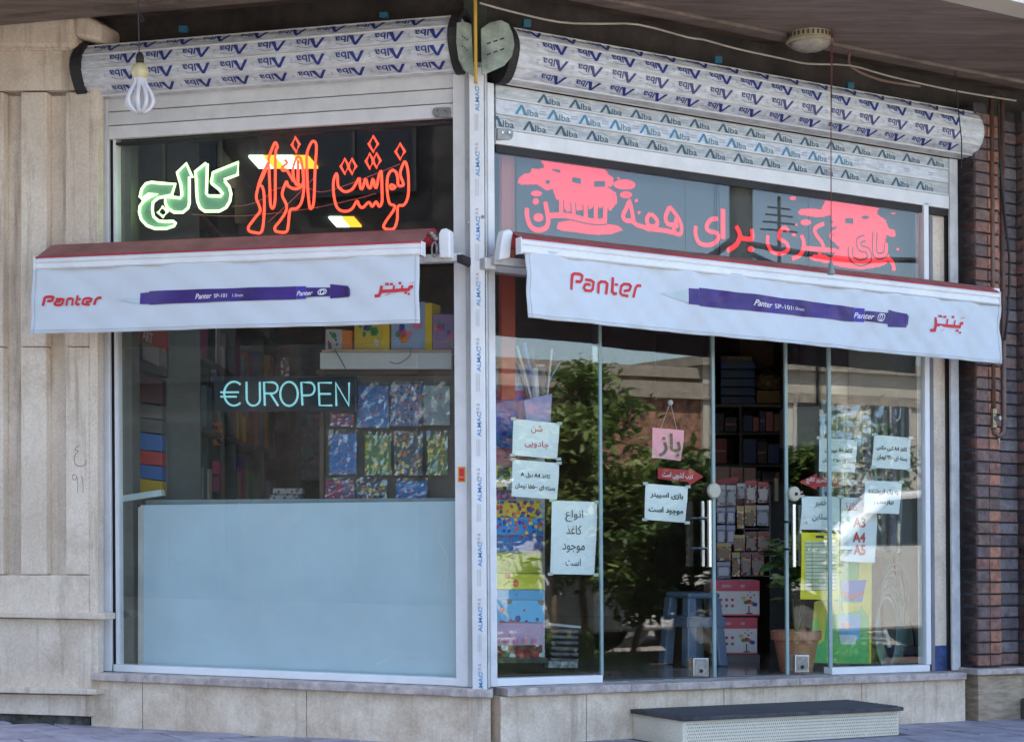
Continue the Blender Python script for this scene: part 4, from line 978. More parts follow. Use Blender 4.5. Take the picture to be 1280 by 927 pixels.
for e in (ell(1120, 325, 105, 50), ell(1140, 430, 60, 32), ell(1245, 490, 14, 14), ell(75, 42, 12, 12), ell(265, 655, 50, 42), ell(245, 415, 55, 28), ell(238, 495, 30, 32), ell(1065, 262, 14, 9)): lp(e, *A_, 2)
lp([(460, 700), (600, 680), (900, 720), (1040, 730), (1105, 785), (1000, 825), (850, 828), (560, 792), (450, 770)], *A_, 1)
for e in ([(390, 165), (490, 180), (480, 212), (410, 190)], [(600, 250), (690, 262), (690, 325), (600, 300)], [(820, 290), (935, 290), (930, 350), (820, 350)], ell(358, 300, 26, 22)): lp(e, *A_, 2, DK)
for st, wd in (([(150, 560), (152, 650), (185, 740), (250, 780), (330, 765), (362, 700), (352, 600), (332, 500)], 48), ([(350, 640), (480, 632), (620, 650), (740, 680), (850, 695), (945, 690)], 52), ([(492, 640), (492, 475)], 42), ([(618, 640), (612, 500)], 42), ([(738, 660), (735, 525)], 44), ([(838, 670), (838, 535)], 44), ([(930, 690), (935, 545)], 46)): both(st, wd, *A_)
B_ = (780, 220, 8)
for st, wd in (([(455, 310), (415, 410), (440, 480), (515, 480), (520, 420)], 44), ([(455, 305), (530, 400), (575, 500), (565, 580), (510, 570), (500, 520), (540, 490)], 40), ([(520, 570), (400, 545), (280, 530), (262, 500)], 46), ([(262, 375), (228, 430), (250, 495), (320, 500), (330, 440), (270, 378)], 42),
               ([(262, 540), (200, 510), (130, 490), (80, 450), (20, 445), (-10, 400), (20, 330), (55, 260), (85, 380), (95, 450)], 44), ([(720, 500), (715, 580), (755, 670), (850, 690), (930, 650), (935, 575), (850, 550), (825, 500), (870, 435), (940, 430)], 44)): lr(st, wd, *B_, 4)
lr([(990, 330), (990, 630)], 58, *B_, 4, None, False)
lr([(1120, 500), (1160, 590), (1120, 690), (1030, 745)], 52, *B_, 4); lr([(1170, 620), (1280, 628), (1275, 530)], 50, *B_, 4); lp(ell(1270, 730, 34, 30), *B_, 4)
for e in (ell(40, 90, 75, 45), ell(20, 185, 60, 30), ell(125, 245, 16, 16), ell(150, 365, 16, 16)): lp(e, *B_, 2)
C_ = (930, 235, 6.4)
lp([(655, 82), (1088, 150), (1060, 215), (1130, 255), (1150, 320), (1215, 345), (1205, 392), (1140, 375), (1120, 480), (1165, 540), (1150, 600), (1090, 630), (960, 655), (800, 635), (680, 600), (560, 585), (520, 545), (600, 520), (700, 560), (760, 470), (700, 400), (740, 300), (690, 220), (600, 235), (450, 210), (432, 185), (460, 165), (570, 165), (620, 170)], *C_, 1)
for e in (ell(392, 82, 25, 14), ell(515, 65, 16, 7), ell(495, 275, 42, 24), ell(418, 293, 9, 9), ell(715, 295, 18, 18), ell(1195, 203, 20, 6), ell(1230, 490, 10, 10), ell(400, 375, 18, 12)): lp(e, *C_, 2)
for e in ([(808, 240), (875, 240), (875, 290), (808, 282)], ell(970, 235, 32, 15)): lp(e, *C_, 2, DK)
for st, wd in (([(195, 380), (188, 440), (225, 510), (300, 525), (352, 490), (340, 440), (285, 405), (285, 350), (325, 318), (358, 345)], 34), ([(458, 378), (480, 440), (455, 530), (385, 565)], 38), ([(470, 480), (600, 490), (740, 500)], 38), ([(640, 285), (570, 320), (575, 370), (620, 430), (640, 480)], 34), ([(715, 345), (690, 380), (715, 415), (745, 390), (735, 350), (715, 345)], 24)): lr(st, wd, *C_, 4)
for st, wd in (([(850, 470), (860, 560), (930, 600), (1000, 570), (990, 500), (930, 480), (920, 420), (970, 400)], 34), ([(1048, 350), (1050, 530), (1130, 530), (1140, 440)], 34)): both(st, wd, *C_)
lr([(1150, 560), (1190, 600), (1200, 660)], 40, *C_, 4)
_u = LD.build('lit_pixels', led_mat, ld); _v = DK.build('unlit_pixels', led_bd, ld)
b = MB(); b.rect('R', 627, 150, 644, 500, -.075, .02)
tag(b.build('orange_red_board', M('orange_red_painted_panel', (.42, .07, .03), .5, var=.1)), 'tall orange red panel just behind the left edge of the long glass front', 'panel')

# ------------------------------------------------------------------ paper notices taped inside the glass
def note(label, wg, cs, lines, w=-.016, mat=paper, name='paper_notice', cat='notice', shape_=None):
    t = T(name, label, cat)
    b = MB()
    if shape_: b.pp(wg, shape_, w, .0015); b.build('sheet', mat, t)
    else:
        rs = random.Random(len(label) * 7 + int(cs[0][0])); kx, ky, cu = rs.uniform(4, 9), rs.uniform(0, 6), rs.uniform(.006, .014); sd = rs.choice((0, 1)); NN = 8; f = quadmap(wg, w, *cs); nn = Vector(WING[wg][1] + (0,))
        def off(x, y): return -(.0012 * (1 + math.sin(x * kx + ky + y * 4)) + cu * max(0, (abs(x - (1 - sd)) + (1 - y)) - 1.35) ** 1.0 * 2)
        b.add([f(i / NN, j / NN) + nn * off(i / NN, j / NN) for j in range(NN + 1) for i in range(NN + 1)], [[j * (NN + 1) + i, j * (NN + 1) + i + 1, (j + 1) * (NN + 1) + i + 1, (j + 1) * (NN + 1) + i] for j in range(NN) for i in range(NN)]); b.build('sheet', mat, t, smooth=True)
    if mat is paper:
        for (tx, ty) in cs[:2] if len(label) % 2 else cs:
            b = MB(); b.rect(wg, tx - 3.2, ty - 1.8, tx + 3.2, ty + 1.8, w + .0016, .0005); b.build('tape', tape_m, t)
    for (s_, x0, y0, x1, y1, ink, bo) in lines:
        b = MB(); f = quadmap(wg, w + .0008, (x0, y0), (x1, y0 + (x1 - x0) * (cs[1][1] - cs[0][1]) / (cs[1][0] - cs[0][0])), (x1, y1 + (x1 - x0) * (cs[1][1] - cs[0][1]) / (cs[1][0] - cs[0][0])), (x0, y1))
        put_text(b, shape(s_), f, bold=bo); b.build('printed_line', ink, t)
    return t
tape_m = M('yellowed_clear_tape', (.60, .64, .58), .2, var=.1); ink_k = ink_black; rd = G('red_ink', (.60, .05, .05))
note('white sheet with two red handwritten style words, upper left on the long glass', 'R', [(642, 523), (699.5, 529), (698.5, 573.5), (640.5, 568.5)], [('شن', 664, 530.5, 678, 541, rd, .01), ('جادویی', 656, 548.5, 686, 558.5, rd, .01)])
note('white price sheet directly below the sheet with red words', 'R', [(641, 573.8), (699, 578.5), (698, 624), (639.5, 620)], [('کاغذ A4 دبل A', 651, 589.5, 688, 596.5, ink_k, .02), ('بسته ای ۱۵۵۰۰ تومان', 644, 603, 694, 610.5, ink_k, .02)])
note('tall white sheet with four lines of Persian text beside the glass edge', 'R', [(690, 625), (746.5, 627), (745, 718), (688, 717)], [('انواع', 707, 636.5, 729, 651.5, ink_k, .0), ('کاغذ', 708, 655.5, 727, 667, ink_k, .0), ('موجود', 703, 678.5, 731, 690, ink_k, 0), ('است', 707, 697, 726, 706.5, ink_k, 0)])
tp_ = note('square pink sign with dark Persian word hanging on the left sliding door', 'R', [(816, 534), (855, 537.5), (854, 575.5), (815, 571.5)], [('باز', 823.6, 540, 851, 570, G('dark_green_ink', (.03, .06, .03)), .02)], -.046, paper_pink, 'hanging_sign', 'sign')
b = MB(); hk = UP('R', 838, 503, -.04); e1 = UP('R', 826, 535, -.044); e2 = UP('R', 846, 537, -.044)
for e in (e1, e2): b.tube([P('R', *hk, -.04), P('R', *e, -.044)], .0012, 5)
b.lathe(P('R', hk[0], hk[1], -.04), [(.012, -.004), (.012, .004), (.004, .008)], 12, ax=(Vector(WING['R'][0] + (0,)), Vector((0, 0, 1)), Vector(WING['R'][1] + (0,))))
b.build('suction_hook', G('clear_plastic_grey', (.5, .52, .5)), tp_)
note('red arrow sticker pointing right on the left sliding door', 'R', [(822.5, 584.5), (861, 587), (861, 602), (822.5, 598)], [('درب کشویی است', 828, 588.7, 866, 597.5, ink_white, .02)], -.036, red_card, 'arrow_sticker', 'sticker', [(822.5, 584.5), (861, 587), (861, 584), (879.5, 595.5), (861, 607), (861, 602), (822.5, 598)])
note('white sheet with two bold lines below the red arrow on the left door', 'R', [(807, 604), (860, 608), (859, 653), (806, 649)], [('بازی اسپینر', 813, 613.5, 854, 622.5, ink_k, .03), ('موجود است', 811, 631.5, 854, 641, ink_k, .03)], -.036)
note('white price sheet behind the two overlapping glass edges on the right', 'R', [(1024, 547), (1071.5, 549.5), (1071, 590), (1024, 589)], [('کاغذ A4 پیپروان', 1031, 558.5, 1066, 566, ink_k, .03), ('بسته ای ۱۳۵۰۰ تومان', 1028, 571, 1069, 578, ink_k, .03)], -.036)
note('rightmost white price sheet, highest on the fixed glass near the frame', 'R', [(1093, 543), (1138.5, 547), (1137.5, 587), (1091.5, 584)], [('کاغذ A4 کپی مکس', 1096, 555.5, 1134, 563, ink_k, .03), ('بسته ای ۹۹۰۰ تومان', 1096.5, 567, 1134, 574.5, ink_k, .03)])
note('pale blue white sheet with two bold lines below the rightmost price sheet', 'R', [(1081.5, 600), (1127, 602), (1126, 642), (1080, 640.5)], [('به یک فروشنده', 1085.5, 609.5, 1123, 618, ink_k, .03), ('نیازمندیم', 1092, 623.5, 1117, 631.5, ink_k, .03)])
note('red arrow sticker pointing left beside the open doorway', 'R', [(1021, 597), (1052, 598.5), (1052, 608), (1021, 607)], [('لوازم تحریر کالج', 1008, 596, 1046, 603.5, ink_white, .02)], -.036, red_card, 'arrow_sticker', 'sticker', [(999, 602), (1021, 591.5), (1021, 596.5), (1056, 598.5), (1048, 603), (1052, 608), (1021, 608), (1021, 612)])
note('white sheet with two thin handwritten words above the yellow list', 'R', [(1002.5, 620), (1049.5, 620.5), (1049.5, 662), (1002.5, 661.5)], [('خمیر', 1019, 624, 1033, 634, ink_k, 0), ('سلاین', 1015.6, 641.5, 1034.5, 651, ink_k, 0)], -.036)
pz = note('tall pale blue sheet with red paper sizes A3, A4 and A5', 'R', [(1052, 621), (1097, 623), (1096, 703), (1050, 701)], [('کاغذ', 1056, 627, 1072, 637.5, rd, .01), ('A3', 1066.4, 646, 1082, 658.5, rd, .03), ('A4', 1066, 664.5, 1082, 677, rd, .03), ('A5', 1067, 680, 1082, 693, rd, .03)], -.07)
yl = note('yellow ruled list sheet below the handwritten white sheet', 'R', [(1002, 665), (1049.5, 666), (1049, 749), (1002, 748.5)], [], -.036, G('yellow_card', (.85, .72, .02)), 'list_sheet', 'notice')
b = MB(); b.rect('R', 1006.5, 676, 1046, 737, -.0355, .001)
b.build('white_table', G('pale_table_paper', (.62, .66, .50)), yl); b = MB()
for i in range(14): b.rect('R', 1007, 678 + i * 4.5, 1045.5, 679 + i * 4.5, -.0345, .0008)
for x in (1015, 1033): b.rect('R', x, 676.3, x + .6, 736.8, -.034, .0006)
b.build('ruled_lines', G('olive_lines', (.30, .30, .10)), yl)
b = MB(); put_text(b, 'ئ', quadmap('R', -.0345, (1022, 668), (1028, 668), (1028, 674), (1022, 674))) if False else b.rect('R', 1020, 669, 1030, 672, -.0345, .0006); b.build('printed_line', ink_k, yl)
# red and yellow sticker on the frame beside the corner
st = T('price_sticker', 'small red and yellow sticker on the white rail left of the corner post', 'sticker')
b = MB(); b.rect('L', 572.5, 583, 581.5, 602, .0568, .001); b.build('label_base', G('orange_yellow', (.7, .30, .02)), st)
b = MB(); b.rect('L', 574, 585, 580, 595, .0575, .0006); b.rect('L', 573.5, 597, 580.5, 600.5, .0575, .0006); b.build('red_print', ink_red, st)

# ------------------------------------------------------------------ the room behind
room = T('shop_interior', 'dim shop room with beige walls and grey ceiling behind the glass', 'room')
def wall(pts, v0, v1, mat, name, par=room, th=.05):
    b = MB()
    (xa, ya), (xb, yb) = pts; d = Vector((xb - xa, yb - ya, 0)).normalized(); n = Vector((-d.y, d.x, 0)) * th
    q = [Vector((xa, ya, v0 + gz(xa))), Vector((xb, yb, v0 + gz(xb))), Vector((xb, yb, v1 + gz(xb))), Vector((xa, ya, v1 + gz(xa)))]
    b.prism(q, [p + n for p in q]); return b.build(name, mat, par)
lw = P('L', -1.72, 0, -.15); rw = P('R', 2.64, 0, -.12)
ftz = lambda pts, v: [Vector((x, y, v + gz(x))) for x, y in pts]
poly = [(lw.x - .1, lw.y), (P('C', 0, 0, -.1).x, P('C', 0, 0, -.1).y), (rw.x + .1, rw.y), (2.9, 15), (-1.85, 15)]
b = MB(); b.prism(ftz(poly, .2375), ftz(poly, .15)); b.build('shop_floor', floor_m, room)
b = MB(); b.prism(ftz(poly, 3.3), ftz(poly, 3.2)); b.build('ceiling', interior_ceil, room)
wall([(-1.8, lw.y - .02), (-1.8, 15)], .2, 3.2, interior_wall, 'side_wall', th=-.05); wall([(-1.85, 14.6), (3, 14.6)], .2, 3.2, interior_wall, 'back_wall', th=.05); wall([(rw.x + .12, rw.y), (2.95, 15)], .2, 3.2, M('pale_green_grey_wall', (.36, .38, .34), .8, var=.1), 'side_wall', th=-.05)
# lit ceiling lamps
def lamp(label, quads, v=3.185):
    t = T('ceiling_lamp', label, 'ceiling lamp')
    al = []
    for cols, q in quads:
        A = [UPV('C', x, y, v) for x, y in q]; b = MB(); b.prism([P('C', a, v, w) for a, w in A][::-1], [P('C', a, v + .02, w) for a, w in A][::-1])
        b.build('white_diffuser' if cols == 'w' else 'amber_diffuser', EM('lit_white_diffuser', (.80, 1, .86), .75) if cols == 'w' else EM('lit_amber_diffuser', (1, .42, .03), .45), t)
    return t
def L4(x0, x1, yt=197, yb=211, sk=.9): 
    return [(x0, yt), (x1, yt), (x1 + (yb - yt) * sk, yb), (x0 + (yb - yt) * sk, yb)]
lamp('nearer lit ceiling lamp with white and amber panels behind the red neon', [('w', L4(311, 329)), ('a', L4(330, 345)), ('w', L4(346, 366)), ('a', L4(367, 385))])
lamp('farther small lit ceiling lamp with white and amber panels', [('w', L4(411, 427, 273, 284)), ('a', L4(428, 442, 273, 284))])
tag(MB().bar('C', -.9, -.75, 3.05, 3.19, -4.4, -4.6).build('ceiling_speaker', blk), 'small black box fixed under the shop ceiling', 'speaker') if False else None

def card(name, label, cat, wg, x0, y0, x1, y1, w, dep, mat, group=None, prints=(), y0r=None, y1r=None, bev=0, tilt=0):
    """a packaged thing standing behind the glass: body plus what is printed on its face"""
    t = T(name, label, cat, group); y0r = y0 if y0r is None else y0r; y1r = y1 if y1r is None else y1r
    b = MB(); b.pp(wg, [(x0, y0), (x1, y0r), (x1 + tilt, y1r), (x0 + tilt, y1)], w, dep); b.build('body', mat, t, bevel=bev)
    for nm, pts, m in prints:
        b = MB(); b.pp(wg, [(x0 + (x1 - x0) * x, y0 + (y1 - y0) * y) for x, y in pts], w + .0015, .001); b.build(nm, m, t)
    return t
def C3(*c): return [srgb(x)[:3] for x in c]
# ---- small window: pale blue board, white strip, shelf, boxes, bags
wB_ = -.05
bb_ = T('blue_board', 'large plain pale blue board filling the lower half of the small window', 'board')
b = MB(); b.pp('L', [(176, 631), (570, 626), (571, 850), (176, 836)], wB_, .018); b.build('board_face', M('pale_blue_board', (.55, .69, .77), .5, var=.05, scale=2.5, bump=.08, dirt=.6, dirtc=(.64, .74, .79)), bb_)
b = MB()
for pts in ([(254, 640), (262, 668), (270, 700), (276, 735)], [(556, 650), (548, 672), (560, 700), (556, 740)], [(300, 628), (297, 650), (300, 690)], [(470, 830), (500, 820), (540, 828)], [(205, 690), (214, 735), (210, 770)], [(420, 640), (428, 668), (425, 690)]):
    vs, fs = ribbon2d([UP('L', x, y, wB_) for x, y in smooth(pts, 4)], .003); b.add([P('L', a, v, wB_ + .0015) for a, v in vs], fs)
b.build('scratch', M('pale_scratch', (.72, .79, .82), .5, var=.1), bb_)
b = MB(); b.pp('L', [(182, 624.5), (570, 622), (570, 627.5), (182, 630.6)], wB_ - .03, .02); b.build('top_edge', M('grey_green_edge', (.26, .32, .33), .5), bb_)
b = MB(); b.pp('L', [(172.5, 634), (179, 631), (179, 836), (172.5, 835)], wB_ + .004, .02); b.build('side_trim', M('cream_trim', (.62, .62, .56), .4), bb_)
b = MB(); b.pp('L', [(145, 620), (201, 611.5), (202.5, 619), (146, 628)], -.03, .03); tag(b.build('white_strip', M('pale_mint_plastic', (.55, .66, .64), .4), bevel=.002), 'tilted pale mint plastic strip lying at the left end of the blue board', 'strip')
pb = T('pegboard', 'grey brown backing board behind the hanging sticker bags', 'backing board')
b = MB(); b.rect('L', 402, 466, 569, 626, -.20, .02); b.build('board', M('grey_brown_board', (.16, .145, .13), .8, var=.12), pb); b = MB(); b.rect('L', 395, 462, 569, 468, -.18, .02); b.build('board_top', M('brown_wood_edge', (.14, .09, .06), .7), pb)
b = MB(); b.rect('L', 399.5, 465, 404.5, 626, -.17, .02); b.build('side_batten', M('brown_wood_edge', (.2, .1, .06)), pb)
sh = T('display_shelf', 'white display shelf in the small window carrying four puzzle boxes', 'shelf')
b = MB(); b.rect('L', 400, 440.5, 564, 461, -.12, .02); b.build('shelf_front', M('off_white_laminate', (.50, .52, .54), .5, var=.05), sh, bevel=.001); b = MB(); b.rect('L', 402, 437, 564, 440, -.115, .22); b.build('shelf_top', M('light_wood', (.42, .33, .22), .6), sh)
def blobs(seed, n, cs_):
    rr = random.Random(seed); out = []
    for i in range(n):
        cx, cy, rx = rr.uniform(.15, .85), rr.uniform(.18, .85), rr.uniform(.06, .15)
        out.append(('printed_shape', [(min(.97, max(.03, cx + rx * rr.uniform(.6, 1.2) * math.cos(t))), min(.97, max(.03, cy + rx * rr.uniform(.6, 1.3) * math.sin(t)))) for t in [j * math.pi / 4 for j in range(8)]], rr.choice(cs_)))
    return out
cR_, cB_, cY_, cG_, cW_, cO_, cP_ = [G('print_' + n, c) for n, c in (('crimson', (.45, .03, .04)), ('royal_blue', (.03, .07, .35)), ('yellow', (.65, .48, .03)), ('leaf_green', (.03, .25, .07)), ('soft_white', (.55, .6, .62)), ('orange', (.6, .2, .03)), ('pink', (.6, .16, .28)))]
for (lab, x0, y0, x1, y1, dep, m, sd_, cs_, side) in (
    ('small white puzzle box with red shapes, leftmost on the display shelf', 407, 411.5, 427, 437, .14, G('box_white', (.42, .46, .46)), 1, [cR_, cB_, cG_], cO_),
    ('yellow puzzle box with blue and red squares on the display shelf', 443, 398, 477.5, 437, .14, G('box_yellow', (.55, .42, .05)), 2, [cB_, cR_, cW_, cG_], cY_),
    ('tall pale blue puzzle box with yellow side on the display shelf', 489, 377, 531, 437, .16, G('box_blue', (.26, .36, .55)), 3, [cB_, cR_, cG_, cO_, cP_], cY_),
    ('purple puzzle box with red and green shapes, rightmost on the display shelf', 541, 392.5, 567, 437, .12, G('box_purple', (.24, .17, .33)), 4, [cR_, cG_, cP_, cB_], G('box_dark_purple', (.14, .09, .2)))):
    t = card('puzzle_box', lab, 'puzzle box', 'L', x0, y0, x1, y1, -.16, dep, m, 'puzzle boxes on the white shelf', blobs(sd_, 9, cs_), bev=.001)
    wdt = {407: 13, 443: 9, 489: 9, 541: 3}[x0]
    b = MB(); b.rect('L', x1 + .3, y0 + 1.5, x1 + wdt, y1, -.163, .1); b.build('box_side', side, t)
b = MB(); b.tube([P('L', *UP('L', x, y, -.09), -.09) for x, y in smooth([(418, 436), (424, 446), (430, 457), (434, 464)], 3)], .0025, 5); tag(b.build('cord', G('brown_cord', (.12, .08, .07))), 'short brown cord hanging over the left end of the white shelf', 'cord')
b = MB(); b.tube([P('L', *UP('L', x, y, -.09), -.09) for x, y in smooth([(513, 436), (512, 445), (498, 454), (487, 452)], 3)], .0018, 5); tag(b.build('cord', G('dark_red_cord', (.13, .03, .03))), 'curled dark red cord hanging over the middle of the white shelf', 'cord')
bagp = [PAT('sticker_print_blue', C3((60, 130, 200), (240, 150, 70), (90, 60, 120), (130, 190, 220), (210, 70, 70)), 75, base=srgb((62, 118, 178))[:3], cov=.35), PAT('sticker_print_mixed', C3((200, 90, 60), (230, 180, 70), (70, 110, 170), (60, 40, 40), (190, 150, 150)), 70, base=srgb((80, 120, 165))[:3], cov=.5),
        PAT('sticker_print_pale', C3((170, 180, 170), (130, 160, 190), (150, 120, 150)), 45, base=srgb((140, 160, 165))[:3], cov=.4), PAT('sticker_print_green', C3((220, 170, 50), (170, 190, 80), (90, 130, 90)), 45, base=srgb((95, 125, 75))[:3], cov=.5),
        PAT('sticker_print_teal', C3((200, 120, 60), (70, 60, 80), (210, 190, 120)), 55, base=srgb((70, 100, 115))[:3], cov=.5), PAT('sticker_print_red', C3((190, 60, 80), (60, 100, 160), (200, 160, 160)), 50, base=srgb((120, 80, 110))[:3], cov=.5)]
film_clear = bpy.data.materials.new('crinkled_clear_bag'); film_clear.use_nodes = True; _n = film_clear.node_tree; _n.nodes.clear()
_t = _n.nodes.new('ShaderNodeBsdfTransparent'); _g = _n.nodes.new('ShaderNodeBsdfGlossy'); _g.inputs[1].default_value = .12; _x = _n.nodes.new('ShaderNodeMixShader'); _o = _n.nodes.new('ShaderNodeOutputMaterial')
_z = _n.nodes.new('ShaderNodeTexNoise'); _z.inputs['Scale'].default_value = 9; _z.inputs['Detail'].default_value = 1; _bp = _n.nodes.new('ShaderNodeBump'); _bp.inputs['Strength'].default_value = 1; _bp.inputs['Distance'].default_value = .05
_ge = _n.nodes.new('ShaderNodeNewGeometry'); _n.links.new(_ge.outputs['Position'], _z.inputs[0]); _n.links.new(_z.outputs[0], _bp.inputs['Height']); _n.links.new(_bp.outputs[0], _g.inputs['Normal'])
_x.inputs[0].default_value = .13; _n.links.new(_t.outputs[0], _x.inputs[1]); _n.links.new(_g.outputs[0], _x.inputs[2]); _n.links.new(_x.outputs[0], _o.inputs[0])
def bag(label, wg, x0, y0, x1, y1, w, m, sd_, grp, cat='sticker bag'):
    rr = random.Random(sd_); t = T('sticker_bag', label, cat, grp)
    b = MB(); b.pp(wg, [(x0 + 1.5, y0 + 5), (x1 - 1.5, y0 + 5 + rr.uniform(-1, 1)), (x1 - 1, y1 - 1), (x0 + 1, y1 - 1)], w, .004); b.build('printed_sheet', m, t)
    NX, NY = 6, 8; f = quadmap(wg, w + .008, (x0, y0), (x1, y0 + rr.uniform(-1, 1)), (x1 + rr.uniform(-1, 1), y1), (x0 + rr.uniform(-1, 1), y1))
    n = Vector(WING[wg][1] + (0,)); b = MB()
    b.add([f(i / NX, j / NY) + n * rr.uniform(-.004, .006) for j in range(NY + 1) for i in range(NX + 1)], [[j * (NX + 1) + i, j * (NX + 1) + i + 1, (j + 1) * (NX + 1) + i + 1, (j + 1) * (NX + 1) + i] for j in range(NY) for i in range(NX)]); b.build('clear_bag', film_clear, t, smooth=False)
bg_ = 'clear bags of sticker sheets on the backing board'
for i, (lab, x0, y0, x1, y1, m) in enumerate((
    ('blue sticker bag just right of the lettered sign', 446, 477, 487, 535, 0), ('busy multicoloured sticker bag, middle of the top row', 487.5, 475.5, 528, 533, 1), ('pale silvery sticker bag at the right end of the top row', 528.5, 476.5, 563, 532, 2),
    ('narrow pink and blue sticker bag half hidden below the lettered sign', 412, 512, 443, 533, 5),
    ('bright blue sticker bag at the left end of the second row', 411, 536.5, 446.5, 593, 0), ('green sticker bag with yellow print in the second row', 455, 538.5, 489.5, 594, 3), ('teal sticker bag with round pictures in the second row', 492, 538.5, 529, 594, 4), ('dark green sticker bag at the right end of the second row', 533.5, 538, 560, 594, 3),  # yellow cells belong to the printed pattern
    ('red sticker bag, leftmost just above the blue board', 405.5, 596, 444, 626, 5), ('dark sticker bag, middle just above the blue board', 445, 596, 484, 626, 4), ('blue and red sticker bag, right one just above the blue board', 494, 596.5, 535, 626, 0))):
    bag(lab, 'L', x0, y0, x1, y1, -.15, bagp[m], i, bg_)
# ---- deep shelves along the left wall, facing the room
SX0, SX1 = -1.79, -1.47
def bx3(x0, x1, y0, y1, v0, v1, mat, name, par=None, bevel=0):
    b = MB(); q = [(x0, y0), (x1, y0), (x1, y1), (x0, y1)]
    b.prism(ftz(q, v0)[::-1], ftz(q, v1)[::-1]); b.f = [f[::-1] for f in b.f]; return b.build(name, mat, par, bevel=bevel)
su = T('wall_shelving', 'tall dark shelving with pale board edges receding along the left wall', 'shelving')
for v in (.62, 1.0, 1.34, 1.68, 2.02, 2.36): bx3(SX0, SX1, 8.62, 13.9, v, v + .022, M('worn_shelf_board', (.24, .21, .18), .6), 'shelf_board', su)
for y in (8.60, 9.7, 10.8, 11.9, 13.0): bx3(SX0, SX1 - .002, y, y + .02, .24, 2.7, M('grey_shelf_upright', (.13, .15, .145), .6), 'upright', su)
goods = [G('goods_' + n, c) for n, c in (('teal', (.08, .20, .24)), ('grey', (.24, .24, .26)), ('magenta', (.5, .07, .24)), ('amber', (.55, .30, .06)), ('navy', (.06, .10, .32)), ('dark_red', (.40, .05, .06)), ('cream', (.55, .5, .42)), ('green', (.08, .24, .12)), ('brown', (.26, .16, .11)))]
SEEN = {}; rr = random.Random(11); nm_ = ['boxed_goods', 'folder_pile', 'packet_row']
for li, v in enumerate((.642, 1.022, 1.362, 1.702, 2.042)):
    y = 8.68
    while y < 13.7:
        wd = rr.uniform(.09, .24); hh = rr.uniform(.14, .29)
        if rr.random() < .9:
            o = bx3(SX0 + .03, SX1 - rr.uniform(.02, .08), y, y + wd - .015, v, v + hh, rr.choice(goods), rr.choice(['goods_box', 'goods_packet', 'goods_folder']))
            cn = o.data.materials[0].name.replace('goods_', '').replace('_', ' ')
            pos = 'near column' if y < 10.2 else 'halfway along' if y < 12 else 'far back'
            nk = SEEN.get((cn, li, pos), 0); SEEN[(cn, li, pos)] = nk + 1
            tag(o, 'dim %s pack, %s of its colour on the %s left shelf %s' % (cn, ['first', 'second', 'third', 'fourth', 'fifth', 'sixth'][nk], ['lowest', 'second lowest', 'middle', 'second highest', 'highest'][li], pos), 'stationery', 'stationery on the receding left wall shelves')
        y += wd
# pieces facing the street at the near end of the shelving
wN2 = YY(8.5)
def fb(name, label, cat, x0, y0, x1, y1, mat, Y=8.5, dep=.12, group=None, y0r=None, y1r=None):
    b = MB(); y0r = y0 if y0r is None else y0r; y1r = y1 if y1r is None else y1r
    b.pp('C', [(x0, y0), (x1, y0r), (x1, y1r), (x0, y1)], YY(Y), dep); return tag(b.build(name, mat, bevel=.002), label, cat, group)
art = T('shop_sign', 'small tilted red sign reading ART at the upper left of the small window', 'sign')
b = MB(); b.pp('C', [(175, 398), (210, 417), (210, 440), (175, 425)], YY(8.42), .01); b.build('sign_plate', G('sign_red', (.26, .03, .03)), art)
b = MB(); put_text(b, 'ART', quadmap('C', YY(8.41), (178, 411), (191, 417), (191, 430), (178, 424)), bold=.03); b.build('letters', G('sign_white', (.4, .4, .4)), art)
fb('display_box', 'white box with a red arc under the red ART sign', 'box', 178, 424, 199, 448, G('dull_white_box', (.25, .25, .26)), y0r=430, y1r=458)
fb('shelf_end', 'dark shelf end below the white box at the window left', 'shelf', 172, 450, 204, 462, blk, y0r=458, y1r=470)
for lab, y0, y1, m in (('dark maroon binder box above the grey ones in the left stack', 470, 502, (.08, .03, .035)), ('upper grey binder box in the left stack', 504, 521, (.13, .14, .14)), ('lower grey binder box in the left stack', 522, 539, (.12, .13, .13)), ('upper blue binder box in the left stack', 540, 561, (.04, .17, .52)), ('red binder box between two blue ones', 561.5, 579, (.52, .04, .05)), ('lower blue binder box under the red one', 579.5, 597, (.04, .16, .5)), ('yellow binder box at the bottom of the stack', 597.5, 616, (.60, .40, .02))):
    fb('binder_box', lab, 'binder box', 173, y0, 203, y1, G('binder_' + str(int(y0)), m), group='coloured binder boxes stacked at the left', y0r=y0 + 4, y1r=y1 + 3)
fb('steel_post', 'slim grey steel post between the binder stack and the green column', 'post', 225, 380, 233.5, 622, grey_post, 8.8, .04)
fb('packet_bay', 'dark narrow bay with grey packets beside the steel post', 'shelf', 205, 380, 224, 622, M('dim_grey_goods', (.08, .085, .09), .6, var=.4, scale=18), 8.85, .1)
for lab, y0, y1, m in (('pale grey wrapped packet high beside the steel post', 452, 463, (.3, .3, .3)), ('crumpled pale packet beside the grey post', 486, 502, (.3, .31, .36)), ('silver canister beside the steel post', 565, 600, (.28, .32, .32)), ('dark packet above the silver canister', 540, 556, (.12, .06, .07))):
    fb('packet', lab, 'packet', 207, y0, 222, y1, G('packet_%d' % y0, m), 8.8, .05)
gc = T('brick_column', 'dark green painted brick column inside the small window', 'column')
b = MB(); b.rect('C', 234.5, 150, 259.5, 700, YY(9.05), .3); b.build('column_core', M('dark_green_joint', (.03, .05, .042), .8), gc)
yy = 170; k = 0
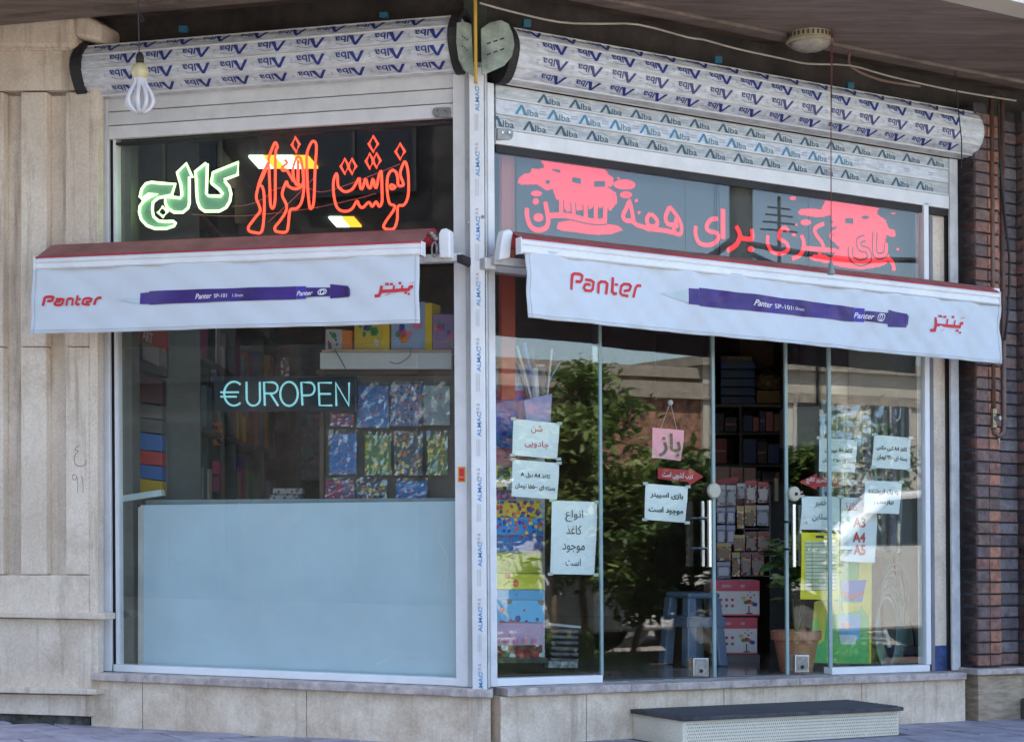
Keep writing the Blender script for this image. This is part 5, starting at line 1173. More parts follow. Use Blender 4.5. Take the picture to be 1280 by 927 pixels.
while yy < 640:
    spl = [(234.5, 259.5)] if k % 2 else [(234.5, 247), (247.6, 259.5)]
    for x0, x1 in spl:
        b = MB(); b.rect('C', x0, yy, x1, yy + 12.2, YY(9.045), .03); b.build('brick', M('dark_green_painted_brick', (.065, .10, .085), .6, var=.2, scale=20, bump=.3), gc, bevel=.002)
    yy += 13; k += 1
bsn = T('shop_sign', 'small blue card with white letters partly behind the green column', 'sign'); b = MB(); b.rect('C', 256, 456, 271, 480, YY(9.15), .01); b.build('card', G('sign_blue', (.03, .06, .2)), bsn)
b = MB(); put_text(b, 'ovin', quadmap('C', YY(9.14), (260.5, 460), (270, 460), (270, 466), (260.5, 466)), bold=.02); put_text(b, 'on', quadmap('C', YY(9.14), (260.5, 471), (267, 471), (267, 477), (260.5, 477)), bold=.02); b.build('letters', G('sign_white', (.4, .4, .4)), bsn)
fb('ball_pack', 'bright pink round toy pack between the green column and the shelves', 'toy', 263, 576, 275, 592, G('hot_pink', (.5, .05, .18)), 9.2, .05); fb('ball_pack', 'darker pink toy pack below the bright pink one', 'toy', 263, 595, 275, 614, G('deep_pink', (.28, .04, .12)), 9.2, .05)
fb('hanging_toys', 'cluster of small yellow and orange trinkets hanging beside the green column', 'trinkets', 262, 527, 277, 556, PAT('trinket_print', C3((190, 120, 50), (70, 50, 50), (150, 60, 70), (50, 50, 60)), 60), 9.2, .03)
fb('box_pair', 'white box with dark red pattern standing on the blue board, upper one', 'box', 341, 610, 378, 617.5, PAT('white_red_print', C3((120, 60, 70), (90, 80, 100)), 55, base=(.38, .38, .38), cov=.5), 8.25, .1)
fb('box_pair', 'white box with dark red pattern standing on the blue board, lower one', 'box', 337, 618, 376, 625, PAT('white_red_print', [], 1) if 'white_red_print' not in MC else MC['white_red_print'], 8.25, .1)
fb('hanging_toy', 'dark hanging toy with pale markings above the lettered sign', 'toy', 351, 447, 361, 470, PAT('toy_print', C3((30, 40, 55), (190, 190, 190), (120, 50, 50)), 70), 9.5, .03)
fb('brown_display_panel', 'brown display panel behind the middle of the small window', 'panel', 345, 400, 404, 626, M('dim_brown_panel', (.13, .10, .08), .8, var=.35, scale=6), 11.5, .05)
fb('goods_rack', 'rack of small pink and grey cards behind the sticker bags', 'rack', 376, 518, 400, 600, PAT('rack_cards', C3((70, 60, 62), (110, 60, 75), (80, 85, 80), (50, 50, 55)), 40), 10.5, .05)

# ================================================================== behind the long glass front
def rtag(name, label, cat, x0, y0, x1, y1, w, dep, mat, group=None, y0r=None, y1r=None, bevel=0, wg='R'):
    b = MB(); y0r = y0 if y0r is None else y0r; y1r = y1 if y1r is None else y1r
    b.pp(wg, [(x0, y0), (x1, y0r), (x1, y1r), (x0, y1)], w, dep); return tag(b.build(name, mat, bevel=bevel), label, cat, group)
# left: sheets of wrapping paper on a stand
wp = T('paper_stand', 'grey backed stand holding patterned wrapping paper left of the doors', 'stand')
b = MB(); b.rect('R', 617, 455, 681, 828, -.16, .02); b.build('back_panel', G('pale_grey_panel', (.38, .40, .42)), wp)
b = MB(); b.rect('R', 617, 822, 684, 828, -.10, .08); b.build('foot_shelf', blk, wp)
W = lambda n, cs_, sc_, base, cov=.5: PAT('wrap_' + n, C3(*cs_), sc_, base=srgb(base)[:3] if base else None, cov=cov)
for lab, x0, y0, x1, y1, m in (
    ('white poster with faint blue edge at the top of the paper stand', 618, 458, 672, 488, M('white_blue_poster', (.48, .55, .66), .5, var=.25, scale=9, c2=(.25, .36, .6))),
    ('blue poster with pink border at the left of the paper stand', 617, 489, 660, 582, M('pink_border_poster', (.55, .12, .30), .5)),
    ('wrapping paper with small coloured flowers below the pink bordered poster', 617, 584, 646, 612, W('floral', [(60, 90, 60), (200, 190, 90), (90, 60, 120), (200, 210, 210)], 40, None)),
    ('purple flower wrapping paper below the floral one', 617, 613, 645, 640 - 16, W('purple', [(130, 80, 140), (190, 120, 170), (110, 90, 110), (170, 110, 150)], 70, None)),
    ('yellow wrapping paper with red and blue characters like shapes', 617, 626, 676, 646, W('yellow_party', [(190, 60, 60), (50, 90, 170), (230, 120, 50), (90, 60, 120)], 48, (215, 190, 50), .6)),
    ('bright blue wrapping paper with orange and red shapes', 617, 646.5, 679, 668, W('blue_party', [(220, 90, 50), (230, 190, 60), (170, 60, 120), (30, 70, 160)], 48, (50, 140, 210), .5)),
    ('deep blue wrapping paper with a dark red lower edge', 617, 668.5, 679, 688, W('deep_blue', [(60, 120, 190), (130, 90, 160), (50, 80, 150), (160, 50, 70)], 60, (50, 110, 170), .5)),
    ('olive yellow wrapping paper with faint leaf drawing', 617, 691, 678, 716, W('olive', [(130, 140, 40), (150, 150, 60)], 20, (176, 182, 52), .3)),
    ('lemon yellow wrapping paper with blue and red circles at its edge', 617, 716.5, 679, 736, W('lemon', [(90, 150, 160), (220, 90, 60), (210, 200, 60)], 22, (205, 205, 70), .4)),
    ('upper sky blue wrapping paper with dark drawings', 617, 736.5, 679, 749, W('sky', [(40, 70, 120), (60, 130, 170)], 22, (70, 160, 205), .3)),
    ('lower sky blue wrapping paper with red and dark blue figures', 617, 749.5, 680, 777, W('sky_red', [(190, 70, 80), (50, 60, 120), (120, 110, 90)], 22, (90, 175, 215), .4)),
    ('lilac wrapping paper with a row of pink dots along the bottom', 617, 777.5, 679, 806, W('lilac', [(190, 160, 190), (210, 110, 150)], 50, (180, 150, 178), .3)),
    ('dark red and black wrapping paper with pale round spots', 617, 806.5, 678, 821, W('dark_spots', [(180, 190, 180), (60, 90, 80), (150, 40, 50)], 26, (90, 22, 34), .5))):
    rtag('wrapping_paper', lab, 'wrapping paper', x0, y0, x1, y1, -.15 + random.uniform(-.004, .004), .006, m, 'wrapping papers on the stand', y0r=y0 + random.uniform(-1, 1), bevel=.001)
rtag('blue_print', 'square of dense blue print inside the pink bordered poster', 'poster', 617, 496, 656, 560, -.138, .003, W('dense_blue', [(30, 60, 150), (60, 90, 180), (90, 70, 150), (40, 110, 160)], 45, None))
b = MB()
for i in range(5): b.rect('R', 620 + i * 11.5, 798, 625 + i * 11.5, 803, -.137, .002)
b.build('pink_dots', cP_, wp)
# clear bin with rolls and thin sticks
bn = T('roll_bin', 'clear patterned bin holding wrapping rolls and thin brushes by the left notices', 'bin')
b = MB(); b.pp('R', [(655, 500), (690, 492), (686, 572), (664, 572)], -.08, .08); b.build('bin_body', M('blue_pink_cellophane', (.16, .24, .45), .2, var=.5, scale=14, c2=(.42, .30, .46), bump=.6, bscale=20), bn)
for i, (x0, y0, x1, y1, r_) in enumerate(((637, 430, 668, 520, .006), (646, 432, 670, 520, .006), (655, 428, 673, 510, .009), (664, 436, 674, 510, .010), (690, 436, 681, 520, .005), (700, 452, 684, 480, .004), (677, 458, 679, 540, .02), (668, 460, 672, 540, .016))):
    b = MB(); b.tube([P('R', *UP('R', x0, y0, -.12), -.12), P('R', *UP('R', x1, y1, -.12), -.12)], r_, 8); b.build('paper_roll' if r_ > .008 else 'stick', [G('roll_dark', (.10, .09, .11)), G('roll_pale', (.45, .48, .55)), G('roll_blue', (.12, .2, .45))][i % 3], bn)
# stack of crates / trays by the door edge
tr = T('tray_stack', 'stack of dark plastic trays standing near the foot of the fixed glass', 'tray stack')
for i in range(6):
    y = 786 + i * 7.2
    b = MB(); b.pp('R', [(688, y), (724, y + 1), (722, y + 5), (690, y + 4)], -.22, .22); b.build('tray', M('dull_plum_plastic', (.16, .13, .17), .35, var=.4, scale=25), tr, bevel=.003)
b = MB(); b.pp('R', [(686, 778), (726, 782), (726, 785), (686, 781)], -.2, .2); b.build('lid', G('grey_clear_lid', (.34, .37, .38), .2), tr)
rtag('bag_pale', 'crumpled clear plastic bag lying in front of the tray stack', 'plastic bag', 686, 826, 722, 834, -.15, .05, M('crumpled_grey_plastic', (.36, .38, .36), .25, var=.4, scale=40, bump=1))
# white poster tube leaning: pale cloth by the glass
# plastic stools
bl_pl = M('pale_blue_plastic', (.15, .20, .29), .35, var=.05, bump=0)
def stool(label, cx, cy, w, ht=.46):
    t = T('plastic_stool', label, 'stool', 'stacked plastic stools')
    a, _ = UP('R', cx, cy, w); v0 = .24; s = .125; tp = .10
    b = MB(); b.bar('R', a - tp, a + tp, v0 + ht - .03, v0 + ht, w + tp, w - tp); b.build('seat', bl_pl, t, bevel=.02)
    for sa in (-1, 1):
        for sw in (-1, 1):
            b = MB(); f = [(a + sa * s, w + sw * s), (a + sa * (s - .055), w + sw * s), (a + sa * (s - .055), w + sw * (s - .055)), (a + sa * s, w + sw * (s - .055))]
            g = [(a + sa * tp, w + sw * tp), (a + sa * (tp - .05), w + sw * tp), (a + sa * (tp - .05), w + sw * (tp - .05)), (a + sa * tp, w + sw * (tp - .05))]
            if sa * sw > 0: f, g = f[::-1], g[::-1]
            b.prism([P('R', x, v0, y) for x, y in f], [P('R', x, v0 + ht - .028, y) for x, y in g]); b.build('leg', bl_pl, t, bevel=.006)
    for k, (sa, sw, dx) in enumerate(((0, 1, 1), (0, -1, 1), (1, 0, 0), (-1, 0, 0))):
        m_ = (s + tp) / 2
        b = MB()
        if dx: b.bar('R', a - m_, a + m_, v0 + .19, v0 + .24, w + sw * m_ + .004, w + sw * m_ - .006)
        else: b.bar('R', a + sa * m_ - .005, a + sa * m_ + .005, v0 + .19, v0 + .24, w + m_, w - m_)
        b.build('brace', bl_pl, t, bevel=.003)
    return t
stool('pale blue plastic stool standing behind the left sliding door', 866, 790, -.75, .36)
# goods on the stool
# doorway: back shelves with crates
YB = 11.2
bs = T('back_shelving', 'tall black shelving across the back of the doorway view', 'shelving')
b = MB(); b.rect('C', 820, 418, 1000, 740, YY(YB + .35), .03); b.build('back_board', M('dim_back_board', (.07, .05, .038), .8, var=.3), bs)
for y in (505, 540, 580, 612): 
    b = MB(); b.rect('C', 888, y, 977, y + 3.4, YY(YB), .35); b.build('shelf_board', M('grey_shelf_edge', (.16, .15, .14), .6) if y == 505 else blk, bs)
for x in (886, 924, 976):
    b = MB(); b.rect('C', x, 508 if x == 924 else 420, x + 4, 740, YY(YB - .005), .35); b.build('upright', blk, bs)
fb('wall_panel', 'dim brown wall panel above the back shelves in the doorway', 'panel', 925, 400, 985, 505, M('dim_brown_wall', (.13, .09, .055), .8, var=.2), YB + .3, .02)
for i in range(5):
    y = 451 + i * 11
    t = T('crate', ['topmost', 'second', 'third', 'fourth', 'lowest'][i] + ' dark blue crate of the stack on the back shelf', 'crate', 'dark blue crates stacked on the back shelf')
    b = MB(); b.pp('C', [(901, y), (943, y), (945, y + 10), (901, y + 10)], YY(YB + .05), .25); b.build('crate_body', G('navy_crate', (.05, .11, .24)), t, bevel=.004)
    b = MB(); b.rect('C', 911, y + 3, 925, y + 7.5, YY(YB + .045), .01); b.build('crate_label', G('grey_crate_label', (.10, .12, .12)), t)
fb('yellow_bag', 'crumpled beige plastic bag on top of the blue crates', 'bag', 900, 445, 940, 451, M('beige_plastic', (.30, .25, .16), .4, var=.4, bump=1), YB + .05, .2)
fb('yellow_box', 'yellow carton under a straw coloured bag on the back shelf', 'carton', 946, 488, 978, 504, G('dull_yellow_box', (.24, .17, .04)), YB + .05, .2)
b = MB(); c = P('C', *UP('C', 962, 488, YY(YB + .1)), YY(YB + .1)); rr = random.Random(3)
b.lathe(c, [(.06, 0), (.10, .02), (.095, .06), (.07, .09), (.03, .11), (.005, .115)], 12); b.v = [p + Vector((rr.uniform(-.012, .012), rr.uniform(-.012, .012), rr.uniform(-.012, .012))) for p in b.v]
tag(b.build('straw_bag', M('straw_bag', (.30, .22, .10), .6, var=.4, scale=40, bump=1)), 'bulging straw coloured bag on the yellow carton at the back', 'bag')
rr = random.Random(5); kk = 0; gcol = [G('shelf_' + n, c) for n, c in (('dull_red', (.32, .06, .06)), ('dull_blue', (.06, .09, .24)), ('dull_green', (.06, .12, .07)), ('dull_pink', (.48, .2, .2)), ('dull_tan', (.32, .24, .13)), ('charcoal', (.06, .06, .07)))]
for r_, (y0, y1) in enumerate(((513, 539), (546, 579), (586, 611))):
    x = 892
    while x < 972:
        wd = rr.uniform(7, 18)
        if x < 924 < x + wd: x = 929
        m_ = rr.choice(gcol); yt = y0 + rr.uniform(0, 9)
        kk = kk + 1 if x > 893 else 0
        pk = T('shelf_pack', 'dim %s pack, %s from the left on the %s shelf in the doorway' % (m_.name.replace('shelf_dull_', '').replace('shelf_', ''), ['first', 'second', 'third', 'fourth', 'fifth', 'sixth', 'seventh', 'eighth', 'ninth', 'tenth', 'eleventh', 'twelfth'][kk], ['top', 'middle', 'lowest'][r_]), 'stationery', 'packs on the black shelves in the doorway')
        b = MB(); b.rect('C', x, yt, min(x + wd - 1, 975), y1, YY(YB + .05), .2); b.build('pack_body', m_, pk, bevel=.002)
        if rr.random() < .6: b = MB(); b.rect('C', x + 1, (yt + y1) / 2 - 1.5, min(x + wd - 2, 974), (yt + y1) / 2 + 1, YY(YB + .04), .005); b.build('pale_slip', gcol[3], pk)
        x += wd
for i, x in enumerate((890, 913, 930)):
    fb('pink_carton', ['left', 'middle', 'right'][i] + ' pale pink carton under the black shelves in the doorway', 'carton', x, 583 + i * .5, x + [22, 16, 15][i], 640, G('pale_pink_carton', (.42, .22, .19)), 10.6, .1, 'pale pink cartons in the doorway')
# card rack
cr = T('card_rack', 'wire rack of hanging cards just inside the doorway', 'card rack')
YC = 9.55
b = MB(); b.rect('C', 893, 600, 962, 606, YY(YC), .02)
b = MB(); b.pp('C', [(896, 600), (923, 595), (923, 602), (896, 607)], YY(YC - .03), .005); b.build('header_strip', G('rack_red', (.36, .03, .04)), cr)
for x in (893, 930, 962): b = MB(); b.rect('C', x, 606, x + 1, 722, YY(YC), .01); b.build('wire', grey_post, cr)
for y in (632, 660, 690, 719): b = MB(); b.rect('C', 893, y, 963, y + 1, YY(YC), .01); b.build('wire', grey_post, cr)
cardm = [PAT('card_a', C3((170, 172, 178), (140, 146, 160), (190, 185, 180), (120, 120, 130)), 85), PAT('card_b', C3((220, 190, 90), (150, 90, 60), (230, 215, 190), (90, 110, 150), (210, 120, 60)), 85), PAT('card_c', C3((180, 70, 70), (190, 190, 190), (110, 60, 70), (170, 160, 160)), 85), PAT('card_d', C3((190, 90, 60), (70, 60, 90), (220, 170, 110), (170, 150, 150), (90, 130, 90)), 85), PAT('card_e', C3((120, 125, 160), (100, 105, 130), (150, 150, 170)), 85)]
cards = [(896, 606, 907, 631, 0, 'grey blue'), (908, 606, 920, 631, 0, 'grey'), (921, 604, 932, 622, 0, 'clear'), (932, 600, 946, 628, 2, 'red striped'), (947, 602, 961, 628, 2, 'red and white'), (896, 634, 907, 654, 4, 'lilac'), (908, 634, 919, 654, 4, 'pale lilac'), (921, 632, 930, 660, 1, 'tan'), (931, 631, 945, 657, 1, 'golden'), (946, 631, 961, 657, 0, 'silver'),
         (896, 656, 907, 680, 4, 'striped lilac'), (908, 656, 919, 680, 4, 'blue grey'), (917, 668, 931, 688, 1, 'cream'), (932, 664, 946, 688, 3, 'dark patterned'), (947, 664, 962, 688, 3, 'plum'), (896, 678, 914, 700, 1, 'orange tinted'), (915, 690, 925, 720, 1, 'tall tan'), (926, 690, 939, 719, 3, 'brown picture'), (940, 690, 955, 719, 3, 'dull red picture'), (896, 702, 913, 722, 4, 'pale violet')]
for x0, y0, x1, y1, m_, nm2 in cards:
    b = MB(); e = random.uniform(-1, 1); b.pp('C', [(x0, y0), (x1, y0 + e), (x1 - .5, y1), (x0 + .5, y1 - e)], YY(YC - .03 - random.uniform(0, .02)), .004)
    row = 'top' if y0 < 625 else 'second' if y0 < 650 else 'third' if y0 < 677 else 'bottom'
    cd = T('hanging_card', '-', 'card', 'cards hanging on the rack'); b.build('card_sheet', cardm[m_], cd)
    h_ = (y1 - y0); b = MB(); b.rect('C', x0 + .3, y0 + .4, x1 - .3, y0 + h_ * .22, YY(YC - .055), .001); b.build('card_header', G('card_head_%d' % m_, [(.62, .63, .66), (.56, .45, .22), (.62, .12, .12), (.32, .14, .16), (.42, .42, .60)][m_]), cd)
    b = MB(); b.rect('C', x0 + 2.2, y0 + h_ * .34, x1 - 2.2, y0 + h_ * .86, YY(YC - .056), .001); b.build('card_window', G('card_pale_%d' % m_, [(.48, .50, .56), (.30, .22, .14), (.70, .68, .67), (.36, .28, .26), (.60, .60, .68)][m_]), cd)
    tag(cd, '%s card hanging in the %s row of the rack inside the doorway' % (nm2, row), 'card', 'cards hanging on the rack')
# two red and white cartons
YC2 = 9.3
for lab, x0, x1, y0, y1 in (('upper red and white carton with a colourful tree print in the doorway', 896, 949.5, 725, 769), ('lower red and white carton with a colourful tree print in the doorway', 896, 946.5, 771.5, 817)):
    t = T('printed_carton', lab, 'carton', 'red and white cartons in the doorway'); h = y1 - y0
    b = MB(); b.rect('C', x0 - 8, y0, x1, y1, YY(YC2), .3); b.build('carton_body', G('carton_white', (.78, .73, .74)), t, bevel=.004)
    b = MB(); b.rect('C', x0 - 8, y0, x1, y0 + h * .3, YY(YC2 - .003), .002); b.build('red_band', G('carton_red', (.66, .07, .12)), t); b = MB(); b.rect('C', x0 - 8, y1 - 1.8, x1, y1, YY(YC2 - .003), .002); b.build('red_edge', G('carton_red', ()), t)
    for i in range(3):
        for j in range(2):
            b = MB(); cx, cy = x0 + 5 + i * 7.3, y0 + h * (.55 + .17 * j); b.pp('C', [(cx + 2 * math.cos(q * math.pi / 4), cy + 2 * math.sin(q * math.pi / 4)) for q in range(8)], YY(YC2 - .003), .002); b.build('printed_dot', G('carton_red2', (.42, .08, .10)), t)
    b = MB(); b.rect('C', x1 - 14, y0 + h * .72, x1 - 12.6, y0 + h * .93, YY(YC2 - .003), .002); b.rect('C', x1 - 17, y0 + h * .92, x1 - 9, y0 + h * .95, YY(YC2 - .0036), .002); b.build('printed_trunk', G('print_brown', (.08, .04, .03)), t)
    for k, (dx, dy, r2, m_) in enumerate(((-20, .5, 3, cY_), (-17, .62, 3.2, cG_), (-13, .6, 3.4, cR_), (-9, .64, 3, cO_), (-6, .68, 3.4, cB_), (-11, .48, 1.5, cR_), (-15, .42, 1.2, cO_), (-7, .42, 1.2, cG_), (-12, .34, .9, cB_))):
        b = MB(); b.pp('C', [(x1 + dx + r2 * math.cos(q * math.pi / 4), y0 + h * dy + r2 * .8 * math.sin(q * math.pi / 4)) for q in range(8)], YY(YC2 - .0035 - k * .0006), .0015); b.build('printed_leaf', m_, t)
    for (xa, w_) in ((6, 12), (30, 5)): b = MB(); b.rect('C', x0 + xa, y0 + h * .12, x0 + xa + w_, y0 + h * .2, YY(YC2 - .0045), .001); b.build('pale_mark', G('carton_mark', (.55, .35, .40)), t)
fb('grey_stand', 'low dark stand under the two red and white cartons', 'stand', 888, 817.5, 950, 830, M('grey_stand', (.16, .13, .13), .5), YC2 - .01, .28)
fb('cup_holder', 'small cream figure like item on the dark shelf right of the card rack', 'ornament', 968, 597, 973, 626, M('cream_plastic', (.36, .31, .18), .5), 9.8, .03)
fb('dark_cabinet', 'dark cabinet behind the plant inside the doorway', 'cabinet', 962, 606, 1003, 826, M('near_black_cabinet', (.022, .018, .018), .5, var=.4), 10.0, .4)
# potted plant
pt = T('potted_plant', 'variegated leafy plant in a ribbed terracotta coloured pot behind the right door', 'potted plant')
wP2 = -.20
pa, _ = UP('R', 995, 800, wP2); base = P('R', pa, .2375, wP2)
b = MB(); prof = [(.075, 0), (.078, .01), (.105, .15), (.106, .152), (.118, .155), (.122, .195), (.112, .198), (.108, .18)]
b.lathe(base, prof, 28); b.build('pot', M('terracotta_plastic', (.50, .20, .12), .6, var=.1, scale=20), pt, smooth=False)
b = MB(); b.lathe(base + Vector((0, 0, .17)), [(.106, 0), (.0, .012)], 16); b.build('soil', earth, pt)
rr = random.Random(21)
stems = []
for i in range(11):
    t = rr.uniform(0, 6.28); r_ = rr.uniform(.06, .21); h = rr.uniform(.2, .48)
    p0 = base + Vector((0, 0, .17)); p1 = p0 + Vector((math.cos(t) * r_ * .4, math.sin(t) * r_ * .4, h * .55)); p2 = p0 + Vector((math.cos(t) * r_, math.sin(t) * r_ * .7, h))
    b = MB(); b.tube(smooth([tuple(p0), tuple(p1), tuple(p2)], 3), .004, 6); b.build('stem', G('plant_stem', (.06, .07, .03)), pt); stems.append((p0, p1, p2))
def leaf_mesh(name, ln, wd, m):
    b = MB(); n = 5; vs = []
    for i in range(n + 1):
        u = i / n; hw = wd * math.sin(math.pi * (u * .92 + .04)) ** .8; z = -.35 * ln * u * u
        vs += [Vector((-hw, ln * u, z - .15 * hw)), Vector((0, ln * u, z + .1 * hw)), Vector((hw, ln * u, z - .15 * hw))]
    me = bpy.data.meshes.new(name); me.from_pydata(vs, [], [f for i in range(n) for f in ([3 * i, 3 * i + 1, 3 * i + 4, 3 * i + 3], [3 * i + 1, 3 * i + 2, 3 * i + 5, 3 * i + 4])]); me.materials.append(m)
    me.polygons.foreach_set('use_smooth', [True] * len(me.polygons)); return me
lm_ = [M('dark_green_leaf', (.07, .15, .045), .35, var=.3, scale=50, bump=0), M('variegated_leaf', (.50, .55, .26), .35, var=.3, scale=90, bump=0, c2=(.10, .20, .07))]
lme = [leaf_mesh('leaf', .10, .026, lm_[0]), leaf_mesh('leaf', .092, .024, lm_[1])]
for p0, p1, p2 in stems:
    for k in range(11):
        u = rr.uniform(.5, 1); p = p1.lerp(p2, u) if u > .5 else p1
        o = bpy.data.objects.new('leaf', lme[0 if rr.random() < .45 else 1]); col.objects.link(o); o.parent = pt; o.location = p
        o.rotation_euler = (rr.uniform(-.3, .9), rr.uniform(-.4, .4), rr.uniform(0, 6.28)); s_ = rr.uniform(.7, 1.25); o.scale = (s_,) * 3
# green poster and cartoon-free shapes
gp_ = T('picture_panel', 'green and yellow picture panel leaning behind the right glass', 'picture panel')
b = MB(); b.pp('R', [(1016, 742), (1049, 742), (1049, 700), (1090, 700), (1089, 828), (1013, 828)], -.14, .006)
b = MB(); b.pp('R', [(1030, 700), (1090, 700), (1089, 829), (1013, 828)], -.14, .006); b.build('panel_sheet', M('green_panel', (.06, .45, .13), .35, var=.12, scale=12, bump=0), gp_)
for nm, pts, m_, k in (('yellow_shape', [(1074, 700), (1089.5, 700), (1089, 828), (1086.5, 828), (1086, 770), (1078, 760), (1072, 740)], G('panel_yellow', (.62, .52, .04)), 0), ('yellow_shape', [(1018, 752), (1030, 748), (1048, 752), (1048, 768), (1034, 764), (1030, 800), (1022, 806), (1016, 780)], G('panel_yellow', ()), 0),
                       ('blue_shape', [(1050, 726), (1083, 724), (1078, 752), (1054, 750)], G('panel_blue', (.03, .13, .45)), 1), ('red_band', [(1052, 738), (1066, 744), (1081, 738), (1080, 742), (1066, 749), (1053, 743)], cR_, 2),
                       ('yellow_shape', [(1052, 752), (1078, 754), (1074, 762), (1054, 766)], G('panel_yellow', ()), 1), ('cup_shape', [(1048, 772), (1054, 768), (1076, 768), (1074, 800), (1052, 800)], G('panel_sky', (.10, .36, .62)), 1), ('white_shape', [(1049, 793), (1071, 793), (1069, 805), (1051, 805)], cW_, 2), ('pink_star', [(1052, 778), (1058, 776), (1064, 780), (1061, 786), (1054, 785)], cP_, 3),
                       ('leaf_shape', [(1016, 775), (1022, 772), (1026, 796), (1020, 812), (1015, 800)], G('panel_lime', (.16, .5, .08)), 2)):
    b = MB(); b.pp('R', pts, -.138 + .0014 * k, .001); b.build(nm, m_, gp_)
# clear bag of rolled plans, green fronds
bg2 = T('clear_roll_bag', 'tall clear bag of pale rolled sheets standing behind the price sheets', 'bag')
for i in range(10):
    x = 1026 + i * 11; b = MB(); y0 = 500 + (i * 37 % 19); b.tube([P('R', *UP('R', x + 3, y0, -.2), -.2), P('R', *UP('R', x - 1 + (i % 3), 690, -.2), -.2)], .012 + .004 * (i % 3), 10)
    b.build('rolled_sheet', [M('pale_blue_roll', (.40, .50, .54), .3), M('pale_grey_green_roll', (.36, .42, .38), .3), M('pale_lilac_roll', (.38, .38, .50), .3)][i % 3], bg2, smooth=True)
b = MB(); b.pp('R', [(1024, 512), (1030, 505), (1125, 507), (1131, 514), (1124, 690), (1030, 690)], -.14, .002); b.build('clear_sleeve', film_clear, bg2)
hp = T('cable_coil', 'loops of pale teal hose coiled behind the green picture panel', 'hose coil')
for i in range(7):
    cx, cy = 1108 + i * 1.6, 790 - i * 4; b = MB(); b.tube([P('R', *UP('R', cx + (13 + i) * math.cos(t), cy + (44 + 3 * i) * math.sin(t), -.18 - .012 * i), -.18 - .012 * i) for t in [j * math.pi / 9 for j in range(18)]], .0055, 6, closed=True)
    b.build('hose_loop', M('teal_hose', (.20, .30, .29), .4), hp, smooth=True)
b = MB(); b.tube([P('R', *UP('R', x, y, -.14), -.14) for x, y in ((1106, 785), (1112, 808))], .010, 8); b.build('pale_tube', M('mint_tube', (.45, .60, .55), .4), hp)
rcl = T('inner_column', 'pale green grey plastered column with scuffed blue base inside the right end', 'column')
b = MB(); b.bar('R', AX(1121, -.34, 'R'), AX(1175, -.34, 'R'), .34, 3.2, -.34, -.7); b.build('column_shaft', M('pale_green_plaster', (.42, .47, .43), .7, var=.08, scale=5, dirt=.3), rcl, bevel=.003)
b = MB(); b.bar('R', AX(1121, -.337, 'R'), AX(1175, -.337, 'R'), .2375, .34, -.337, -.7); b.build('column_base', MC['scuffed_blue_paint'], rcl, bevel=.003)
b = MB(); b.tube([P('R', *UP('R', x, y, -.30), -.30) for x, y in smooth([(1118, 640), (1118, 700), (1122, 735), (1132, 762), (1142, 790), (1144, 822)], 4)], .004, 6); tag(b.build('black_cable', rubber), 'thin black cable hanging down the inner pale column', 'cable')
ic = T('inner_cabinet', 'grey glass fronted cabinet between the hose coil and the inner column', 'cabinet'); b = MB(); b.rect('R', 1090, 695, 1120, 828, -.45, .3); b.build('cabinet_body', M('grey_cabinet', (.12, .125, .12), .4), ic, bevel=.004); b = MB(); b.rect('R', 1088, 690, 1121, 695, -.44, .32); b.build('cabinet_top', M('pale_cabinet_top', (.42, .44, .42), .4), ic)
fb('counter', 'pale grey counter front seen through the right door above the plant', 'counter', 985, 508, 1030, 556, M('pale_counter', (.30, .31, .29), .5, var=.1), 9.6, .3)
fb('back_partition', 'grey partition high behind the right sliding door', 'partition', 985, 380, 1100, 500, M('grey_partition', (.20, .20, .19), .6, var=.1), 11.8, .05)

# ================================================================== outside small things
st = T('entrance_step', 'low step with dark ribbed top and pale perforated riser below the doors', 'step')
a0, a1 = UP('R', 852, 905, .47)[0], UP('R', 1127, 890, .47)[0]
wF = .47
b = MB(); b.bar('R', a0 + .012, a1 - .008, -.02, .112, wF - .01, .102); b.build('step_body', M('pale_speckled_riser', (.86, .78, .62), .8, var=.08, scale=130, bump=.6, bscale=130, dirt=.4, dirtc=(.4, .34, .26)), st, bevel=.003)
b = MB(); b.bar('R', a0, a1 + .003, .1125, .130, wF + .012, .102); b.build('step_top', M('dark_blue_grey_ribbed_top', (.075, .075, .09), .6, var=.35, scale=14, bump=.3, dirt=.5, dirtc=(.16, .14, .13)), st, bevel=.003)
b = MB()
for i in range(11): w_ = .13 + i * .031; b.bar('R', a0 + .01, a1 - .008, .1302, .1335, w_ + .012, w_)
o = b.build('step_ribs', M('dark_rib', (.06, .06, .07), .6), st); o['kind'] = 'stuff'
# rows of small holes in the riser
b = MB(); hn = 104; aw_ = (a1 - a0 - .05) / hn
for i in range(hn):
    for j in range(7):
        a = a0 + .035 + i * aw_ + (aw_ * .5 if j % 2 else 0); v = .012 + j * .0135
        b.add([P('R', a, v, wF - .0092), P('R', a + .0048, v, wF - .0092), P('R', a + .0048, v + .0048, wF - .0092), P('R', a, v + .0048, wF - .0092)], [[0, 1, 2, 3]])
o = b.build('riser_holes', M('dusty_hole', (.34, .30, .23), .9, var=.3), st); o['kind'] = 'stuff'
b = MB(); b.bar('R', a0 - .02, a1 + .05, -.02, .004, wF + .02, .10); b.build('mortar_bed', M('grey_mortar_bed', (.16, .15, .15), .95, var=.4, scale=25, bump=1, bscale=30), st, bevel=.004)
